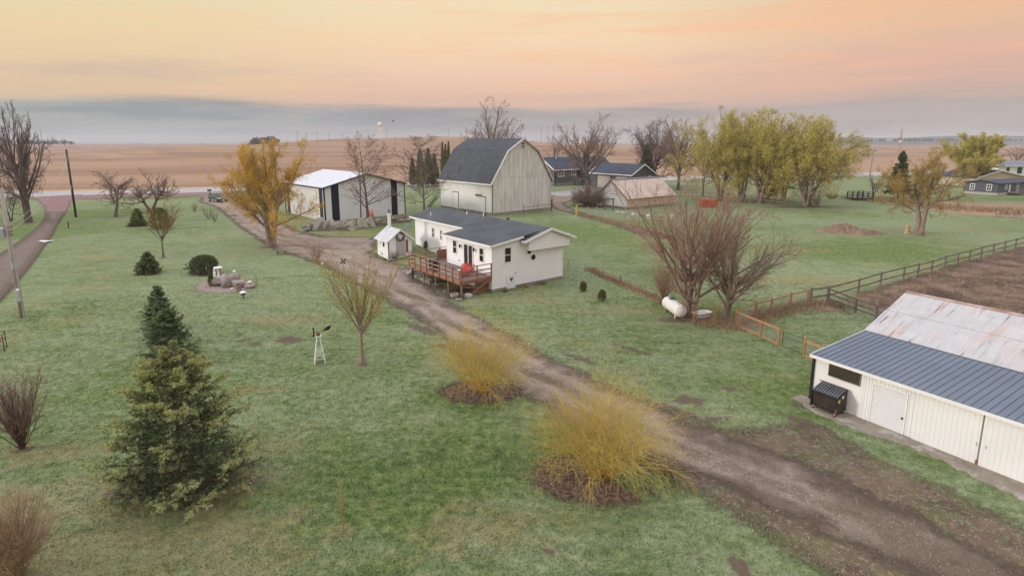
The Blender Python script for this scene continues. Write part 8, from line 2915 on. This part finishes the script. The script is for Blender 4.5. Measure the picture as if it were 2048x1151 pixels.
# ------------------------------------------------------------------ far things
def far_things():
    b = at(1738, 360)
    h = high(1741, 294, b.y)
    t = thing('utility_pole', 'pale utility pole beside the county road at the right', 'utility pole', b)
    MB().tube((0, 0, 0), (0.4, 0, h), .26, .18, 8).build('pole', M['pole_wood'], t)
    MB().bar((-.9, 0, h - 1.2), (1.6, 0, h - 1.2), .15, .2).build('cross_arm', M['grey_wood'], t)
    MB().lathe([(.35, 0), (.35, 1.1), (.1, 1.2)], 8, (.9, 0, h - 3.0)).build('transformer', M['galvanised'], t)
    y = 420.0
    x = (1801 - 1024) / FPX * (y * CP)
    z0 = float(tz(x, y))
    h = high(1804, 258, y)
    t = thing('lattice_tower', 'thin orange-red lattice tower far beyond the road on the right', 'tower', (x, y, z0))
    for k in range(3):
        a = k * 2.094
        MB().tube((1.1 * math.cos(a), 1.1 * math.sin(a), 0), (.5 * math.cos(a), .5 * math.sin(a), h - z0), .12, k=5).build('leg', M['tower_orange'], t)
    mb = MB()
    n = 22
    for i in range(n):
        z, z2 = (h - z0) * i / n, (h - z0) * (i + 1) / n
        r1, r2 = 1.1 - .6 * i / n, 1.1 - .6 * (i + 1) / n
        for k in range(3):
            a, a2 = k * 2.094, (k + 1) * 2.094
            mb.tube((r1 * math.cos(a), r1 * math.sin(a), z), (r2 * math.cos(a2), r2 * math.sin(a2), z2), .07, k=4)
    mb.build('lattice', M['tower_orange'], t)['kind'] = 'stuff'
    MB().box(-.7, .7, -.7, .7, (h - z0) * .55, (h - z0) * .6).build('equipment_box', M['white_trim'], t)
    # water tower on the hill
    y = 760.0
    x = (761.5 - 1024) / FPX * (y * CP + .5)
    zb = float(tz(x, y))
    zt = high(761, 244, y)
    t = thing('water_tower', 'white water tower with a round tank on the far field hill', 'water tower', (x, y, zb))
    h = zt - zb
    r_ = 2.9
    MB().lathe([(.3, h - 6.4), (1.5, h - 6.0), (2.6, h - 4.8), (r_, h - 3.2), (2.8, h - 1.9), (1.7, h - .8), (.3, h - .2)], 16).build('tank', M['tower_white'], t, True)
    for k in range(4):
        a = k * math.pi / 2 + .6
        MB().tube((4.2 * math.cos(a), 4.2 * math.sin(a), -1), (2.6 * math.cos(a), 2.6 * math.sin(a), h - 4.2), .30, k=6).build('leg', M['tower_white'], t)
    MB().tube((0, 0, -1), (0, 0, h - 6.2), .6, k=8).build('riser', M['tower_white'], t)
    # bird in the sky
    y = 140.0
    o = thing('flying_bird', 'dark bird flying low over the fields near the water tower', 'bird', ((792 - 1024) / FPX * y, y, high(792, 242, y)), R(20))
    mb = MB()
    mb.rock((0, 0, 0), (.34, .12, .11), 2, 2)
    mb.build('body', M['black_metal'], o, True)
    for s in (-1, 1):
        MB().add([(-.12, 0, .04), (.16, 0, .04), (.05, s * .42, .18), (-.18, s * .40, .16), (-.25, s * .85, .05), (-.12, 0, .02), (.16, 0, .02), (.05, s * .42, .16), (-.18, s * .40, .14)],
                 [[0, 1, 2, 3], [5, 8, 7, 6], [3, 2, 4], [8, 4, 7], [0, 5, 6, 1], [1, 6, 7, 2], [0, 3, 8, 5], [2, 7, 4], [3, 4, 8]]).build('wing', M['black_metal'], o)
    # far poles on the hill
    G = 'distant utility poles on the field hill'
    PL = ['leftmost of the two close together right of the far wood', 'right one of the two close together right of the far wood', 'third of the row from the left', 'fourth of the row from the left', 'fifth of the row from the left', 'beside the water tower legs', 'nearer one between the water tower and the barn', 'above the bare tree left of the barn', 'left one of the pair right of the barn roof', 'right one of the pair right of the barn roof']
    for lb_, (px, yb, top) in zip(PL, ((595, 560, 262), (614, 560, 265), (635, 600, 266), (658, 620, 267), (686, 640, 268), (774, 700, 258), (790, 520, 272), (897, 720, 256), (1083, 800, 250), (1097, 800, 252))):
        x = (px - 1024) / FPX * (yb * CP)
        zb = float(tz(x, yb))
        o = thing('distant_pole', 'thin far pole, ' + lb_, 'utility pole', (x, yb, zb), 0, G)
        MB().tube((0, 0, -.5), (0, 0, max(6.0, high(px, top, yb) - zb)), .20, .14, 5).build('pole', M['grey_wood'], o)
        MB().bar((-1.1, 0, max(6.0, high(px, top, yb) - zb) - .8), (1.1, 0, max(6.0, high(px, top, yb) - zb) - .8), .2, .2).build('cross_arm', M['grey_wood'], o)
    # woods on the skyline
    rg = np.random.default_rng(33)

    def woods(name, label, px0, px1, y, base_py, hmin, hmax, n, dens=26):
        V, F = [], []
        for i in range(n):
            px = rg.uniform(px0, px1)
            yy = y * rg.uniform(.97, 1.06)
            x = (px - 1024) / FPX * (yy * CP)
            z0 = float(tz(x, yy))
            z0 = max(z0, high(px, base_py, yy) - 1.5) if base_py else z0
            edge = min(1, (px - px0) / (0.15 * (px1 - px0) + 1), (px1 - px) / (0.15 * (px1 - px0) + 1))
            hh = rg.uniform(hmin, hmax) * (0.45 + 0.55 * edge)
            ww = hh * rg.uniform(.45, .75)
            k = dens
            q = rg.normal(size=(k, 3))
            q /= np.linalg.norm(q, axis=1)[:, None]
            q *= rg.random((k, 1)) ** .4
            C = np.array([x, yy, z0 + hh * .5]) + q * np.array([ww / 2, ww / 2, hh / 2])
            s = hh * .11
            a = rg.normal(size=(k, 3)) * s
            c = rg.normal(size=(k, 3)) * s
            b0 = len(V)
            V += list(C - a) + list(C + c) + list(C + a)
            F += [[b0 + j, b0 + k + j, b0 + 2 * k + j] for j in range(k)]
        o = link(name, np_mesh(name, np.array(V), np.array(F), M['far_wood']))
        return tag(o, label, 'woods', kind='stuff')
    woods('distant_woods', 'dark far-off clump of trees on the skyline left of the water tower', 498, 560, 760, None, 6.5, 10.5, 90)
    woods('distant_woods', 'hazy line of far trees on the skyline at the left', 40, 148, 1150, 287.5, 6, 12, 70)
    woods('distant_woods', 'very far low shrubs dotting the left skyline', 255, 430, 1250, 288.0, 1.5, 4.5, 16)
    woods('distant_woods', 'far line of trees in front of the hills at the right', 1700, 2075, 1500, 282, 5, 10, 240)
    # far hills on the right skyline
    n = 160
    P, F = [], []
    D0 = 2300.0
    for i in range(n):
        px = 1600 + i * 900 / (n - 1)
        x = (px - 1024) / FPX * (D0 * CP)
        u = i / (n - 1)
        top = high(px, 272.5 + 2.2 * math.sin(u * 9) - 1.2 * math.sin(u * 23) + (10 * max(0, .11 - u) / .11) + rg.uniform(-.25, .25), D0)
        P += [(x, D0 - 250, 0), (x, D0, top), (x, D0 + 300, 0)]
    for i in range(n - 1):
        for j in range(2):
            F.append([i * 3 + j, (i + 1) * 3 + j, (i + 1) * 3 + j + 1, i * 3 + j + 1])
    mb = MB()
    mb.add(P, F)
    tag(mb.build('hills', M['far_wood'], None, True), 'long low wooded hills on the right skyline', 'hills', kind='structure')
    G = 'far farm buildings'
    for px, w, hgt, lab in ((1750, 15, 6, 'tiny white far farm building, left of the far group'), (1769, 9, 9, 'tiny tall white far farm building, second of the far group'), (1781, 14, 7, 'long white far farm building just left of the lattice tower'), (1823, 24, 6, 'long low white far farm building right of the lattice tower')):
        yy = 2190.0
        x = (px - 1024) / FPX * (yy * CP)
        z0 = high(px, 281.5, yy) 
        w, hgt = w * 1.6, hgt * 1.4
        o = thing('far_building', lab, 'farm building', (x, yy, z0 - 4), 0, G)
        MB().box(-w / 2, w / 2, 0, 8, 0, 4 + hgt * .6).build('wall', M['white_trim'], o)
        MB().prism([(-w / 2 - .5, 4 + hgt * .6), (w / 2 + .5, 4 + hgt * .6), (w / 2, 4 + hgt), (-w / 2, 4 + hgt)], -.5, 8.5).build('roof', M['galvanised'], o)


M['tower_orange'] = mat('tower_orange', (0.34, 0.13, 0.07), 0.7, (0.5, 0.4, 0.34), 0.12, 1.0)
M['tower_white'] = mat('tower_white', (0.82, 0.78, 0.70), 0.5)
far_things()

# ------------------------------------------------------------------ haze
HZ = 0.00021
hz = bpy.data.materials.new('haze_air')
hz.use_nodes = True
T = NT(hz.node_tree)
T.n.clear()
out = T.new('ShaderNodeOutputMaterial')
pv = T.new('ShaderNodeVolumePrincipled')
pv.inputs['Color'].default_value = (0.86, 0.88, 0.92, 1)
pv.inputs['Density'].default_value = HZ
T.l.new(pv.outputs[0], out.inputs['Volume'])
hb = MB().box(-6500, 6500, -6500, 6500, -6.0, 75.0).build('haze', hz)
tag(hb, 'thin morning haze over the fields', 'haze', kind='stuff')
